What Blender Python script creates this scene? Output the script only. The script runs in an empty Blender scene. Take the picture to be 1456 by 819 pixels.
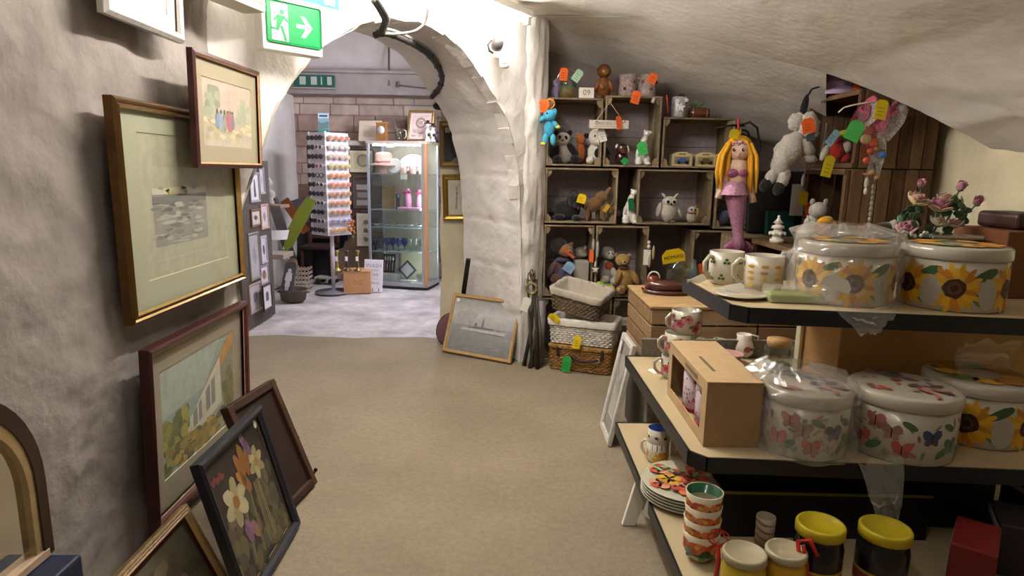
import bpy, bmesh, math, random
from mathutils import Vector, Matrix, noise
random.seed(7)
S = bpy.context.scene
COL = S.collection

# ---------------------------------------------------------------- camera
CAM_H, FPX = 1.35, 900.0
CAM_YAW, CAM_PITCH, CAM_ROLL = math.radians(0.8704), math.radians(10.468), math.radians(1.0)
_f = Vector((math.sin(CAM_YAW)*math.cos(CAM_PITCH), math.cos(CAM_YAW)*math.cos(CAM_PITCH), -math.sin(CAM_PITCH)))
_r0 = Vector((math.cos(CAM_YAW), -math.sin(CAM_YAW), 0)); _u0 = _r0.cross(_f)
_r = _r0*math.cos(CAM_ROLL)+_u0*math.sin(CAM_ROLL); _u = _u0*math.cos(CAM_ROLL)-_r0*math.sin(CAM_ROLL)
cam = bpy.data.objects.new('camera', bpy.data.cameras.new('camera')); COL.objects.link(cam)
cam.matrix_world = Matrix(((_r.x,_u.x,-_f.x,0),(_r.y,_u.y,-_f.y,0),(_r.z,_u.z,-_f.z,CAM_H),(0,0,0,1)))
cam.data.sensor_width = 36; cam.data.lens = 36*FPX/1456; cam.data.clip_start = .02
S.camera = cam
def ray(x, y): return _f+_r*((x-728)/FPX)-_u*((y-409.5)/FPX)
C0 = Vector((0,0,CAM_H))
def at(x, y, Y): d = ray(x,y); return C0+d*(Y/d.y)              # photo pixel -> point on the upright plane y = Y
def onz(x, y, z): d = ray(x,y); return C0+d*((z-CAM_H)/d.z)     # -> point on the level plane z
def onx(x, y, X): d = ray(x,y); return C0+d*(X/d.x)             # -> point on the wall plane x = X

# ---------------------------------------------------------------- world, exposure
w = bpy.data.worlds.new('world'); S.world = w; w.use_nodes = True
w.node_tree.nodes['Background'].inputs[0].default_value = (1,.93,.86,1)
w.node_tree.nodes['Background'].inputs[1].default_value = .0
S.cycles.diffuse_bounces = 6; S.cycles.transparent_max_bounces = 16
S.view_settings.view_transform = 'Standard'; S.view_settings.look = 'None'
S.view_settings.gamma = 1; S.view_settings.exposure = 0.45; S.view_settings.use_curve_mapping = False
TUBE_ARCH, TUBE_ROOM, TUBE_FILL, TUBE_PASSAGE = 140, 222, 130, 330            # emission of the fluorescent tubes and of the added front fill
E_ARCH, E_ROOM, E_PASSAGE = (1,.955,.90), (1,.95,.88), (.81,.81,1.0)

# ---------------------------------------------------------------- helpers
def c(h, a=1):
    h = h.lstrip('#'); v = [int(h[i:i+2],16)/255 for i in (0,2,4)]
    return tuple([(x/12.92 if x <= .04045 else ((x+.055)/1.055)**2.4) for x in v]+[a])
MATS = {}
def mat(name, col=None, rough=.7, metal=0, noise_scale=0, noise_amt=.25, bump=0, bump_scale=60, spec=.4, trans=0, ior=1.45, emit=0, alpha=1, sheen=0, stretch=(1,1,1), coat=0, fine=None):
    """principled material; col=None reads the colour attribute painted on the faces"""
    if name in MATS: return MATS[name]
    m = bpy.data.materials.new(name); m.use_nodes = True; nt = m.node_tree; p = nt.nodes['Principled BSDF']
    L = nt.links.new
    if col is None:
        a = nt.nodes.new('ShaderNodeAttribute'); a.attribute_name = 'Col'; src = a.outputs['Color']
    else:
        r = nt.nodes.new('ShaderNodeRGB'); r.outputs[0].default_value = c(col) if isinstance(col,str) else col; src = r.outputs[0]
    tc = nt.nodes.new('ShaderNodeTexCoord'); mp = nt.nodes.new('ShaderNodeMapping'); mp.inputs['Scale'].default_value = stretch
    L(tc.outputs['Object'], mp.inputs['Vector'])
    if noise_scale:
        n = nt.nodes.new('ShaderNodeTexNoise'); n.inputs['Scale'].default_value = noise_scale; n.inputs['Detail'].default_value = 5
        L(mp.outputs[0], n.inputs['Vector'])
        mr = nt.nodes.new('ShaderNodeMapRange'); mr.inputs['From Min'].default_value = .25; mr.inputs['From Max'].default_value = .75
        mr.inputs['To Min'].default_value = 1-noise_amt; mr.inputs['To Max'].default_value = 1+noise_amt*.6
        L(n.outputs['Fac'], mr.inputs['Value'])
        mx = nt.nodes.new('ShaderNodeVectorMath'); mx.operation = 'SCALE'; L(src, mx.inputs[0]); L(mr.outputs[0], mx.inputs['Scale']); src = mx.outputs[0]
    if fine:
        n3 = nt.nodes.new('ShaderNodeTexNoise'); n3.inputs['Scale'].default_value = fine[0]; n3.inputs['Detail'].default_value = 8; n3.inputs['Roughness'].default_value = .75
        L(mp.outputs[0], n3.inputs['Vector'])
        m3 = nt.nodes.new('ShaderNodeMapRange'); m3.inputs['From Min'].default_value = .3; m3.inputs['From Max'].default_value = .7
        m3.inputs['To Min'].default_value = 1-fine[1]; m3.inputs['To Max'].default_value = 1+fine[1]
        L(n3.outputs['Fac'], m3.inputs['Value'])
        x3 = nt.nodes.new('ShaderNodeVectorMath'); x3.operation = 'SCALE'; L(src, x3.inputs[0]); L(m3.outputs[0], x3.inputs['Scale']); src = x3.outputs[0]
    L(src, p.inputs['Base Color'])
    p.inputs['Roughness'].default_value = rough; p.inputs['Metallic'].default_value = metal
    p.inputs['Specular IOR Level'].default_value = spec; p.inputs['IOR'].default_value = ior
    p.inputs['Transmission Weight'].default_value = trans; p.inputs['Alpha'].default_value = alpha
    p.inputs['Sheen Weight'].default_value = sheen; p.inputs['Coat Weight'].default_value = coat
    if emit: p.inputs['Emission Strength'].default_value = emit; L(src, p.inputs['Emission Color'])
    if bump:
        n2 = nt.nodes.new('ShaderNodeTexNoise'); n2.inputs['Scale'].default_value = bump_scale; n2.inputs['Detail'].default_value = 6
        L(mp.outputs[0], n2.inputs['Vector'])
        b = nt.nodes.new('ShaderNodeBump'); b.inputs['Strength'].default_value = bump; b.inputs['Distance'].default_value = .01
        L(n2.outputs['Fac'], b.inputs['Height']); L(b.outputs[0], p.inputs['Normal'])
    MATS[name] = m; return m

class B:
    """mesh builder; every face carries a colour"""
    def __init__(s, col='#ffffff'): s.v=[]; s.f=[]; s.c=[]; s.sm=[]; s.col=col; s.M=Matrix()
    def color(s, col): s.col=col; return s
    def at(s, loc=(0,0,0), rot=(0,0,0), sc=(1,1,1)):
        from mathutils import Euler
        s.M = Matrix.LocRotScale(Vector(loc), Euler(rot), Vector(sc)); return s
    def mtx(s, M): s.M = M; return s
    def add(s, vs, fs, smooth=False, cols=None):
        o=len(s.v); s.v += [tuple(s.M@Vector(v)) for v in vs]
        for i,f in enumerate(fs): s.f.append([o+k for k in f]); s.c.append(cols[i] if cols else s.col); s.sm.append(smooth)
        return s
    def box(s, a, b):
        (x0,y0,z0),(x1,y1,z1) = a,b
        return s.add([(x0,y0,z0),(x1,y0,z0),(x1,y1,z0),(x0,y1,z0),(x0,y0,z1),(x1,y0,z1),(x1,y1,z1),(x0,y1,z1)],
            [(3,2,1,0),(4,5,6,7),(0,1,5,4),(1,2,6,5),(2,3,7,6),(3,0,4,7)])
    def cbox(s, ctr, size): return s.box([ctr[i]-size[i]/2 for i in range(3)], [ctr[i]+size[i]/2 for i in range(3)])
    def bbox(s, a, b, r=.004, seg=2):
        bm=bmesh.new(); bmesh.ops.create_cube(bm,size=1)
        for v in bm.verts: v.co=Vector([a[i]+(b[i]-a[i])*(v.co[i]+.5) for i in range(3)])
        bmesh.ops.bevel(bm,geom=bm.edges[:],offset=r,segments=seg,profile=.5,affect='EDGES')
        bm.verts.index_update(); s.add([v.co[:] for v in bm.verts],[[v.index for v in f.verts] for f in bm.faces]); bm.free(); return s
    def prism(s, pts, d0, d1, axis='y'):
        """outline in 2-D extruded from d0 to d1; axis y: pts are (x,z), z: (x,y), x: (y,z)"""
        k=len(pts); q=(lambda p,d:(p[0],d,p[1])) if axis=='y' else ((lambda p,d:(p[0],p[1],d)) if axis=='z' else (lambda p,d:(d,p[0],p[1])))
        vs=[q(p,d0) for p in pts]+[q(p,d1) for p in pts]
        fs=[list(range(k)),list(range(2*k-1,k-1,-1))]+[(i,i+k,(i+1)%k+k,(i+1)%k) for i in range(k)]
        return s.add(vs,fs)
    def lathe(s, prof, n=20, cols=None, smooth=True, cap=True):
        """prof: (radius, z) from bottom to top"""
        vs=[];fs=[];cc=[]
        for r,z in prof:
            for i in range(n): t=2*math.pi*i/n; vs.append((r*math.cos(t),r*math.sin(t),z))
        for j in range(len(prof)-1):
            for i in range(n): fs.append((j*n+i,j*n+(i+1)%n,(j+1)*n+(i+1)%n,(j+1)*n+i)); cc.append(cols[j] if cols else s.col)
        if cap:
            if prof[0][0]>1e-5: fs.append(list(range(n-1,-1,-1))); cc.append(cc[0])
            if prof[-1][0]>1e-5: k=(len(prof)-1)*n; fs.append([k+i for i in range(n)]); cc.append(cc[-1])
        return s.add(vs,fs,smooth,cc)
    def ell(s, ctr, r, rot=(0,0,0), n=14, m=9, jit=0):
        from mathutils import Euler
        R=Euler(rot).to_matrix(); vs=[];fs=[]
        if not hasattr(r,'__len__'): r=(r,r,r)
        for j in range(m+1):
            th=math.pi*j/m
            for i in range(n):
                ph=2*math.pi*i/n; v=Vector((math.sin(th)*math.cos(ph),math.sin(th)*math.sin(ph),math.cos(th)))
                k=1+jit*noise.noise(v*2.7+Vector(ctr)*40)
                vs.append(R@Vector((v.x*r[0]*k,v.y*r[1]*k,v.z*r[2]*k))+Vector(ctr))
        for j in range(m):
            for i in range(n): fs.append((j*n+i,(j+1)*n+i,(j+1)*n+(i+1)%n,j*n+(i+1)%n))
        return s.add(vs,fs,True)
    def tube(s, path, r, n=8, cap=True):
        """round tube along points; r a number or one per point"""
        P=[Vector(p) for p in path]; k=len(P)
        if not hasattr(r,'__len__'): r=[r]*k
        vs=[];fs=[]; up=None
        for i in range(k):
            t=(P[min(i+1,k-1)]-P[max(i-1,0)]).normalized()
            if up is None:
                up=Vector((0,0,1)) if abs(t.z)<.9 else Vector((1,0,0))
            a=(up-t*up.dot(t)).normalized(); b=t.cross(a); up=a
            for j in range(n): q=2*math.pi*j/n; vs.append(P[i]+a*r[i]*math.cos(q)+b*r[i]*math.sin(q))
        for i in range(k-1):
            for j in range(n): fs.append((i*n+j,i*n+(j+1)%n,(i+1)*n+(j+1)%n,(i+1)*n+j))
        if cap: fs.append(list(range(n-1,-1,-1))); fs.append([(k-1)*n+j for j in range(n)])
        return s.add(vs,fs,True)
    def grid(s, fn, nu, nv, cf=None, smooth=True, flip=False):
        vs=[fn(i/nu,j/nv) for j in range(nv+1) for i in range(nu+1)]; fs=[];cc=[]
        for j in range(nv):
            for i in range(nu):
                a=j*(nu+1)+i; f=(a,a+1,a+nu+2,a+nu+1); fs.append(f[::-1] if flip else f); cc.append(cf((i+.5)/nu,(j+.5)/nv) if cf else s.col)
        return s.add(vs,fs,smooth,cc)
    def poly(s, pts, y=0): return s.add([(p[0],y,p[1]) for p in pts],[list(range(len(pts)))])
    def build(s, name, m, parent=None, loc=None, rot=None):
        me=bpy.data.meshes.new(name); me.from_pydata([tuple(v) for v in s.v],[],s.f); me.materials.append(m)
        at_=me.color_attributes.new('Col','FLOAT_COLOR','CORNER'); buf=[]; cache={}
        for f,col in zip(s.f,s.c):
            if col not in cache: cache[col]=c(col) if isinstance(col,str) else tuple(col)
            buf += list(cache[col])*len(f)
        at_.data.foreach_set('color',buf); me.polygons.foreach_set('use_smooth',s.sm); me.update()
        o=bpy.data.objects.new(name,me); COL.objects.link(o)
        if parent: o.parent=parent
        if loc is not None: o.location=loc
        if rot is not None: o.rotation_euler=rot
        return o
def tag(o, label=None, cat=None, group=None, kind=None):
    for k,v in (('label',label),('category',cat),('group',group),('kind',kind)):
        if v: o[k]=v
    return o
def thing(name, label, cat, loc=(0,0,0), rz=0, group=None, rot=None, sc=1):
    o=bpy.data.objects.new(name,None); COL.objects.link(o); o.location=loc; o.rotation_euler=rot or (0,0,rz); o.empty_display_size=.05
    o.scale=(sc,sc,sc) if not hasattr(sc,'__len__') else sc
    return tag(o,label,cat,group)
def struct(o): o['kind']='structure'; return o
def dup(root, loc=None, rz=None, label=None):
    r=root.copy(); COL.objects.link(r)
    if loc is not None: r.location=loc
    if rz is not None: r.rotation_euler=(0,0,rz)
    if label: r['label']=label
    for ch in list(root.children):
        k=ch.copy(); COL.objects.link(k); k.parent=r
        for g in ch.children: q=g.copy(); COL.objects.link(q); q.parent=k
    return r
def text(name, body, size, m, parent, loc, rot=(math.pi/2,0,0), ext=.0006, align='CENTER'):
    cu=bpy.data.curves.new(name,'FONT'); cu.body=body; cu.size=size; cu.align_x=align; cu.align_y='CENTER'; cu.extrude=ext; cu.resolution_u=2
    t=bpy.data.objects.new(name,cu); COL.objects.link(t)
    me=bpy.data.meshes.new_from_object(t.evaluated_get(bpy.context.evaluated_depsgraph_get()))
    bpy.data.objects.remove(t); me.materials.clear(); me.materials.append(m)
    o=bpy.data.objects.new(name,me); COL.objects.link(o); o.parent=parent; o.location=loc; o.rotation_euler=rot
    return o
def fbm(p, sc, oct=4): return noise.fractal(Vector(p)*sc,1.0,2.0,oct)
def lerp(a,b,t): return a+(b-a)*t
def interp(tab, x):
    if x<=tab[0][0]: return tab[0][1]
    for (x0,y0),(x1,y1) in zip(tab,tab[1:]):
        if x<=x1:
            t=(x-x0)/(x1-x0); return y0+(y1-y0)*t
    return tab[-1][1]
# shared surfaces
PRINT=mat('print',None,.6); CLOTH=mat('plush_cloth',None,.95,noise_scale=60,noise_amt=.18,bump=.35,bump_scale=220,sheen=.3,spec=.1)
PAPER=mat('paper',None,.75,spec=.2); GLOSS=mat('glazed',None,.18,spec=.5,coat=.3); SATIN=mat('satin_paint',None,.45)
WOODC=mat('painted_wood',None,.7,noise_scale=14,noise_amt=.3,stretch=(1,1,6),bump=.1,bump_scale=30)
METAL=mat('bright_metal',None,.25,metal=1); STONE=mat('stone_color',None,.9,noise_scale=9,noise_amt=.3,bump=.5,bump_scale=40)
GLASS=mat('clear_glass','#f4f8f6',.02,trans=1,ior=1.25,spec=.5)
# ================================================================ the setting
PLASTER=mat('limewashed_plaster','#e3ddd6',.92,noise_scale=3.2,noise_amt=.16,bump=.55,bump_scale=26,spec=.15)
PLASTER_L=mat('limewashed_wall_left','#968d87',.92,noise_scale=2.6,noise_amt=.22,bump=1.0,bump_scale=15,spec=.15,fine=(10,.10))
PLASTER_Y=mat('cream_wall','#ddd2b2',.92,noise_scale=4,noise_amt=.15,bump=.5,bump_scale=24,spec=.15)
VAULT=mat('vault_plaster','#d8d1c8',.92,noise_scale=2.2,noise_amt=.2,bump=.45,bump_scale=20,spec=.12)
CONC=mat('worn_concrete','#8b7e69',.85,noise_scale=1.7,noise_amt=.2,bump=.4,bump_scale=90,spec=.25,fine=(38,.16))
FLAG=mat('pale_stone_floor','#bdb6b4',.7,noise_scale=2.8,noise_amt=.42,bump=.5,bump_scale=14,spec=.35,fine=(7,.25))
BLOCK=mat('painted_block',None,.9,noise_scale=7,noise_amt=.35,bump=.5,bump_scale=26,spec=.15)
# floor: level concrete, worn stone beyond the arch
def floor_z(x,y): return -.004+.004*fbm((x,y,0),1.3,3)
f=B().grid(lambda u,v:(lerp(-2.6,2.7,u),lerp(-2.1,5.02,v)+.05*fbm((lerp(-2.6,2.7,u),3,0),2,3)*(v>.99),floor_z(lerp(-2.6,2.7,u),lerp(-2.1,5.02,v))),60,90)
struct(f.build('floor',CONC))
f=B().grid(lambda u,v:(lerp(-4.2,0.6,u),lerp(4.4,8.1,v),-.012+.011*fbm((lerp(-4.2,.6,u),lerp(4.4,8.1,v),0),2.2,4)),80,70)
struct(f.build('floor',FLAG))
# left wall
LX=-1.235
def lw(y,z):
    d=.05*(fbm((0,y,z),1.1,5)-.35)*min(1,(2.95-y)*2+.1)+.014*fbm((3,y,z),5,4)
    bay=.05*math.exp(-((y-1.5)/.3)**2)*max(0,1-z/1.6)
    top=.16*max(0,(z-1.9)/.6)**2
    return LX-.02+min(d,.018)-bay*.4+top
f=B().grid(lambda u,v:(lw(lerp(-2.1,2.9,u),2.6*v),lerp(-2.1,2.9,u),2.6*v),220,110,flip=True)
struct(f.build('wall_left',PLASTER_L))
# arch wall: a skew wall from the end of the left wall to the pillar
AL=Vector((-1.22,2.9,0)); AR=Vector((.136,4.376,0)); AD=(AR-AL).normalized(); AN=Vector((AD.y,-AD.x,0))
ARCH=[(0,0),(0,.3),(0,.6),(.005,.9),(.03,1.12),(.08,1.28),(.15,1.43),(.25,1.635),(.37,1.82),(.53,1.96),(.70,2.07),(.86,2.125),(1.06,2.15),(1.22,2.13),(1.38,2.08),(1.56,1.955),(1.68,1.84),(1.82,1.68),(1.93,1.41),(1.965,1.15),(1.985,.9),(1.995,.6),(2.0,.3),(2.005,0)]
def resample(pts,n):
    L=[0]
    for a,b in zip(pts,pts[1:]): L.append(L[-1]+math.hypot(b[0]-a[0],b[1]-a[1]))
    out=[]
    for i in range(n+1):
        d=L[-1]*i/n; k=0
        while k<len(L)-2 and L[k+1]<d: k+=1
        t=(d-L[k])/(L[k+1]-L[k]); out.append((lerp(pts[k][0],pts[k+1][0],t),lerp(pts[k][1],pts[k+1][1],t)))
    return out
AC=resample(ARCH,110)
def apt(s,z,off): return AL+AD*s+Vector((0,0,z))-AN*off       # off>0 goes into the wall
OUT=[]
for s,z in AC:                                                # outer rim of the front face
    t=(s-1.0)
    if z<1.2: OUT.append((-.25 if t<0 else 2.22, z))
    else:
        a=math.atan2(z-1.2,s-1.0); k=1.45/max(abs(math.cos(a))*1.16,abs(math.sin(a))*1.0); OUT.append((max(-.25,min(2.22,1+k*math.cos(a))),min(2.75,1.2+k*math.sin(a))))
def front(u,v):
    i=u*110; k=min(109,int(i)); t=i-k
    a=(lerp(AC[k][0],AC[k+1][0],t),lerp(AC[k][1],AC[k+1][1],t)); b=(lerp(OUT[k][0],OUT[k+1][0],t),lerp(OUT[k][1],OUT[k+1][1],t))
    s,z=lerp(a[0],b[0],v),lerp(a[1],b[1],v)
    off=.014*fbm((s,z,5),3,4)*(.3+.7*min(1,v*4))+.006*fbm((s,z,1),11,3)+.02*(1-v)**6
    return apt(s,z,off)
aw=struct(B().grid(front,220,24).build('wall_arch',PLASTER))
def soff(u,v):
    i=u*110; k=min(109,int(i)); t=i-k
    s,z=lerp(AC[k][0],AC[k+1][0],t),lerp(AC[k][1],AC[k+1][1],t)
    r=1.0
    cx,cz=1.0,min(z,1.15); dx,dz=s-cx,z-cz; L=math.hypot(dx,dz) or 1
    g=0
    if s>1.5 and z<1.75:
        for q in (.34,.66,.98,1.30,1.58):
            g=max(g,math.exp(-((z-q-.02*fbm((v*3,q,0),2,2))/.012)**2))
    n_=.014*fbm((s*1.0,z,v),4,5)-.014*g*(.4+.6*abs(fbm((v,z,0),5)))
    return apt(s-dx/L*n_+.08*v*(s>1),z-dz/L*n_+.03*v,.66*v)
struct(B().grid(soff,260,26,flip=True).build('wall_arch',PLASTER))
# narrow return beside the shelves
f=B().grid(lambda u,v:(lerp(.13,.29,u)+.012*fbm((u,v,0),6,3),lerp(4.37,4.52,u**2)+.03*fbm((u,v*8,0),1.2,4),2.6*v),14,90)
struct(f.build('wall_pillar',PLASTER))
f=B().box((.15,4.6,0),(.26,5.0,2.6)); struct(f.build('wall_pillar',PLASTER))
# worn stones of the arch edge
k=0
for i in range(50,98):
    if i%2: continue
    s,z=AC[i]; s2,z2=AC[min(110,i+2)]
    dx,dz=s-1.0,z-1.15; L=math.hypot(dx,dz); nx,nz=dx/L,dz/L; tx,tz=s2-s,z2-z
    if z<1.2: continue
    hw=math.hypot(tx,tz)/2*random.uniform(.9,1.12); dep=random.uniform(.02,.085); pr=random.uniform(-.002,.007)
    T=Vector((tx,0,tz)).normalized()
    st=B(); vs=[]
    for (a,b_,q) in ((-1,-pr,-pr),(1,-pr,-pr),(1,dep,-pr),(-1,dep,-pr),(-1,-pr,.09),(1,-pr,.09),(1,dep,.09),(-1,dep,.09)):
        j=random.uniform(-.010,.010); ss=s+tx/2+T.x*hw*a+nx*(b_+j); zz=z+tz/2+T.z*hw*a+nz*(b_+j); off=q+random.uniform(-.004,.006)+(.03 if b_>0 and q<0 else 0)
        vs.append(apt(ss,zz,off))
    st.add(vs,[(0,1,2,3),(7,6,5,4),(0,4,5,1),(1,5,6,2),(2,6,7,3),(3,7,4,0)])
    st.build('stone',PLASTER,aw)
# main vault
ARRIS=[(735,28,4.4),(790,16,4.3),(850,17,4.2),(905,28,4.1),(960,45,4.0),(1030,64,3.9),(1100,84,3.8),(1175,104,3.7),(1225,122,3.6),(1270,141,3.5),(1315,161,3.4),(1350,180,3.3)]
AP=[at(*q) for q in ARRIS]
prof=[(-1.30,2.12),(-1.1,2.26),(-.8,2.38),(-.4,2.45),(-.1,2.43)]+[(p.x,p.z) for p in AP]+[(2.36,1.565),(2.43,1.52),(2.52,1.47)]
yend=[(-1.3,2.95),(-1.1,3.12),(-.1,4.2),(.05,4.38)]+[(p.x,p.y) for p in AP]+[(2.5,3.24)]
PR=resample(prof,70)
def vault(u,v):
    i=u*70; k=min(69,int(i)); t=i-k; x,z=lerp(PR[k][0],PR[k+1][0],t),lerp(PR[k][1],PR[k+1][1],t)
    y=lerp(-2.1,interp(yend,x),v)
    n_=.022*fbm((x,y,z),1.3,4)+(.05*max(0,(x-1.9)/.5)*fbm((x,y,z),4.5,4))
    n_*=min(1,(1-v)*8)
    return (x-n_*.4,y,z+n_)
struct(B().grid(vault,140,120,flip=True).build('ceiling',VAULT))
# lower vault of the recess over the shelves
BL=[(755,66),(800,79),(850,96),(905,118),(965,148),(1035,178),(1105,212),(1172,252)]
BP=[at(x,y,4.92) for x,y in BL]
def rec(u,v):
    n=7.0; i=u*n; k=min(6,int(i)); t=i-k
    a=AP[k].lerp(AP[k+1],t); b=BP[k].lerp(BP[k+1],t); q=a.lerp(b,v); q.z+=.06*math.sin(math.pi*v)*(1-.3*u)+.018*fbm(q,2.2,4)*math.sin(math.pi*v)
    return q
struct(B().grid(rec,90,40,flip=True).build('ceiling',VAULT))
# walls of the recess, right wall, back of the room
BACKW=mat('back_wall_paint','#8d7f7d',.9,noise_scale=3,noise_amt=.15,bump=.3,bump_scale=30,spec=.12)
struct(B().grid(lambda u,v:(lerp(.2,2.6,u),4.93+.01*fbm((u*4,v*4,0),2,3),2.7*v),40,40).build('wall_back',BACKW))
def rw(u,v):
    y,z=lerp(4.95,-2.1,u),2.65*v
    return (2.50-.03*fbm((y,z,2),2.2,5)-.05*max(0,fbm((y,z,7),5,4))*max(0,(z-1.1)/.5),y,z)
struct(B().grid(rw,150,66).build('wall_right',PLASTER_Y))
struct(B().box((1.6,3.2,2.62),(2.6,4.98,2.66)).build('ceiling',VAULT))
struct(B().grid(lambda u,v:(lerp(-1.4,2.6,u),-2.08,2.7*v),8,6).build('wall_rear',PLASTER))
# ---- beyond the arch
def pw(u,v):
    x,z=lerp(-.52,.2,u),2.6*v; return (x+.012*fbm((z,0,3),3,3)*(u<.02),5.25+.014*fbm((x,z,0),4,4),z)
struct(B().grid(pw,24,60).build('wall_passage',PLASTER_Y))
struct(B().grid(lambda u,v:(-.52+.012*fbm((2.6*v,0,3),3,3)*(u<.02),lerp(5.25,8.2,u),2.6*v),10,60,flip=True).build('wall_passage',PLASTER_Y))
struct(B().box((-.52,4.98,0),(.1,5.22,2.6)).build('wall_passage',PLASTER_Y)) if 0 else None
struct(B().grid(lambda u,v:(-2.55+.02*fbm((u*5,v*4,9),2,3),lerp(3.0,8.2,u),3.3*v),30,20,flip=False).build('wall_side',PLASTER))
# far wall built of painted blocks; a ledge and a plaster lunette above
fw=struct(B('#8a7d74').box((-3.4,7.97,0),(.2,8.1,2.2)).build('wall_far',BLOCK))
z=.0; row=0
while z<2.17:
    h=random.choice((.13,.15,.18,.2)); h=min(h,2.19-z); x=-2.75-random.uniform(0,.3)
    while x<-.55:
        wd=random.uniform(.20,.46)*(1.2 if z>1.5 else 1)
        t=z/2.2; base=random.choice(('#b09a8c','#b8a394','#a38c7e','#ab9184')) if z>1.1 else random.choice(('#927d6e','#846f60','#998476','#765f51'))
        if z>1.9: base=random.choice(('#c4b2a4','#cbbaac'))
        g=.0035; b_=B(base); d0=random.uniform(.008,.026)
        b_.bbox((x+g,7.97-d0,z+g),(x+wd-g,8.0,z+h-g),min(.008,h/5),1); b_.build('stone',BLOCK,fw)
        x+=wd
    z+=h; row+=1
LEDGE=mat('painted_beam','#a39a94',.8,noise_scale=5,noise_amt=.2,bump=.3,spec=.2)
struct(B().bbox((-3.4,7.72,2.2),(.2,8.1,2.44),.012).build('trim_1',LEDGE))
struct(B().bbox((-3.4,7.7,2.44),(.2,8.1,2.475),.006).build('trim_1',LEDGE))
struct(B().grid(lambda u,v:(lerp(-3.4,.3,u),8.05+.01*fbm((u*4,v*4,1),3,3),lerp(2.46,3.6,v)),20,14).build('wall_far',PLASTER))
# passage roof
def pv(u,v):
    a=lerp(0.02,math.pi-.02,u); return (-1.5-1.95*math.cos(a)*-1*-1,lerp(3.7,8.2,v),2.55+.95*math.sin(a))
struct(B().grid(pv,24,16).build('ceiling',PLASTER))
# pipes on the lunette
PIPE=mat('grey_pipe','#6c665f',.6)
o=B().tube([at(553,60,7.98),at(553,121,7.70)],.012,8).build('conduit',PIPE); tag(o,'thin upright conduit on plaster above the ledge beyond the arch','conduit')
o=B().tube([at(566,121,7.67),at(610,126,7.67)],.009,8).tube([at(566,116,7.67),at(566,124,7.67)],.014,8).build('conduit',PIPE); tag(o,'short level conduit along the top of the ledge beyond the arch','conduit')

# ---------------------------------------------------------------- fluorescent battens
WHITE_EN=mat('white_enamel','#e9e6df',.4)
def batten(label, a, b, strength, col, name):
    a,b=Vector(a),Vector(b); d=b-a; L=d.length
    t=thing('ceiling_light',label,'light'); q=d.to_track_quat('X','Z'); t.rotation_mode='QUATERNION'; t.rotation_quaternion=q; t.location=(a+b)/2
    B().bbox((-L/2,-.03,.0),(L/2,.03,.045),.006).build('housing',WHITE_EN,t)
    e=mat('tube_'+name,(col[0],col[1],col[2],1),.4,emit=strength)
    B().at((0,0,-.022),(0,math.pi/2,0)).lathe([(.013,-L/2+.03),(.013,L/2-.03)],10).build('tube',e,t)
    for s in (-1,1): B('#e9e6df').at((s*(L/2-.02),0,-.02)).cbox((0,0,0),(.03,.036,.045)).build('end_cap',WHITE_EN,t)
    return t
batten('white fluorescent batten on the ceiling above the arch',(.14,4.06,2.26),(-.66,3.19,2.335),TUBE_ARCH,E_ARCH,'arch')
batten('white fluorescent batten on the vault overhead',(-.25,1.9,2.385),(-.25,3.1,2.385),TUBE_ROOM,E_ROOM,'room')
batten('added unseen fill batten on the vault above the viewer',(.05,-.1,2.375),(.05,1.1,2.375),TUBE_FILL,E_ROOM,'front')  # out-of-view fill lamp, added to brighten the faces turned towards the camera
batten('white fluorescent batten high on the passage wall beyond the arch',(-.568,6.75,2.2),(-.568,5.5,2.2),TUBE_PASSAGE,E_PASSAGE,'passage')
# ================================================================ helpers for glass, pictures, tags
def pane_mat(name, tint='#ffffff', clear=.9, rough=.03, extra=0):
    m=bpy.data.materials.new(name); m.use_nodes=True; nt=m.node_tree; nt.nodes.clear(); L=nt.links.new
    o=nt.nodes.new('ShaderNodeOutputMaterial'); t=nt.nodes.new('ShaderNodeBsdfTransparent'); t.inputs[0].default_value=c(tint)
    g=nt.nodes.new('ShaderNodeBsdfGlossy'); g.inputs['Roughness'].default_value=rough
    fr=nt.nodes.new('ShaderNodeLayerWeight'); fr.inputs['Blend'].default_value=.5
    pw_=nt.nodes.new('ShaderNodeMath'); pw_.operation='POWER'; pw_.inputs[1].default_value=4; L(fr.outputs['Facing'],pw_.inputs[0])
    ad=nt.nodes.new('ShaderNodeMath'); ad.operation='MULTIPLY_ADD'; ad.use_clamp=True; ad.inputs[1].default_value=.55; ad.inputs[2].default_value=1-clear; L(pw_.outputs[0],ad.inputs[0])
    mx=nt.nodes.new('ShaderNodeMixShader'); L(ad.outputs[0],mx.inputs[0]); L(t.outputs[0],mx.inputs[1]); L(g.outputs[0],mx.inputs[2])
    if extra:   # milky film
        d=nt.nodes.new('ShaderNodeBsdfDiffuse'); d.inputs[0].default_value=c('#e8e4dc'); m2=nt.nodes.new('ShaderNodeMixShader'); m2.inputs[0].default_value=extra
        L(mx.outputs[0],m2.inputs[1]); L(d.outputs[0],m2.inputs[2]); L(m2.outputs[0],o.inputs[0])
    else: L(mx.outputs[0],o.inputs[0])
    return m
PANE=pane_mat('picture_glass',clear=.985,rough=.08); CABGLASS=pane_mat('cabinet_glass','#eef3f2',.95); VESSEL=pane_mat('vessel_glass','#e3ece6',.9)
BLUEGLASS=pane_mat('blue_glass','#5f86d8',.9); FILM=pane_mat('clear_film',clear=.90,rough=.16,extra=.14)
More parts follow.
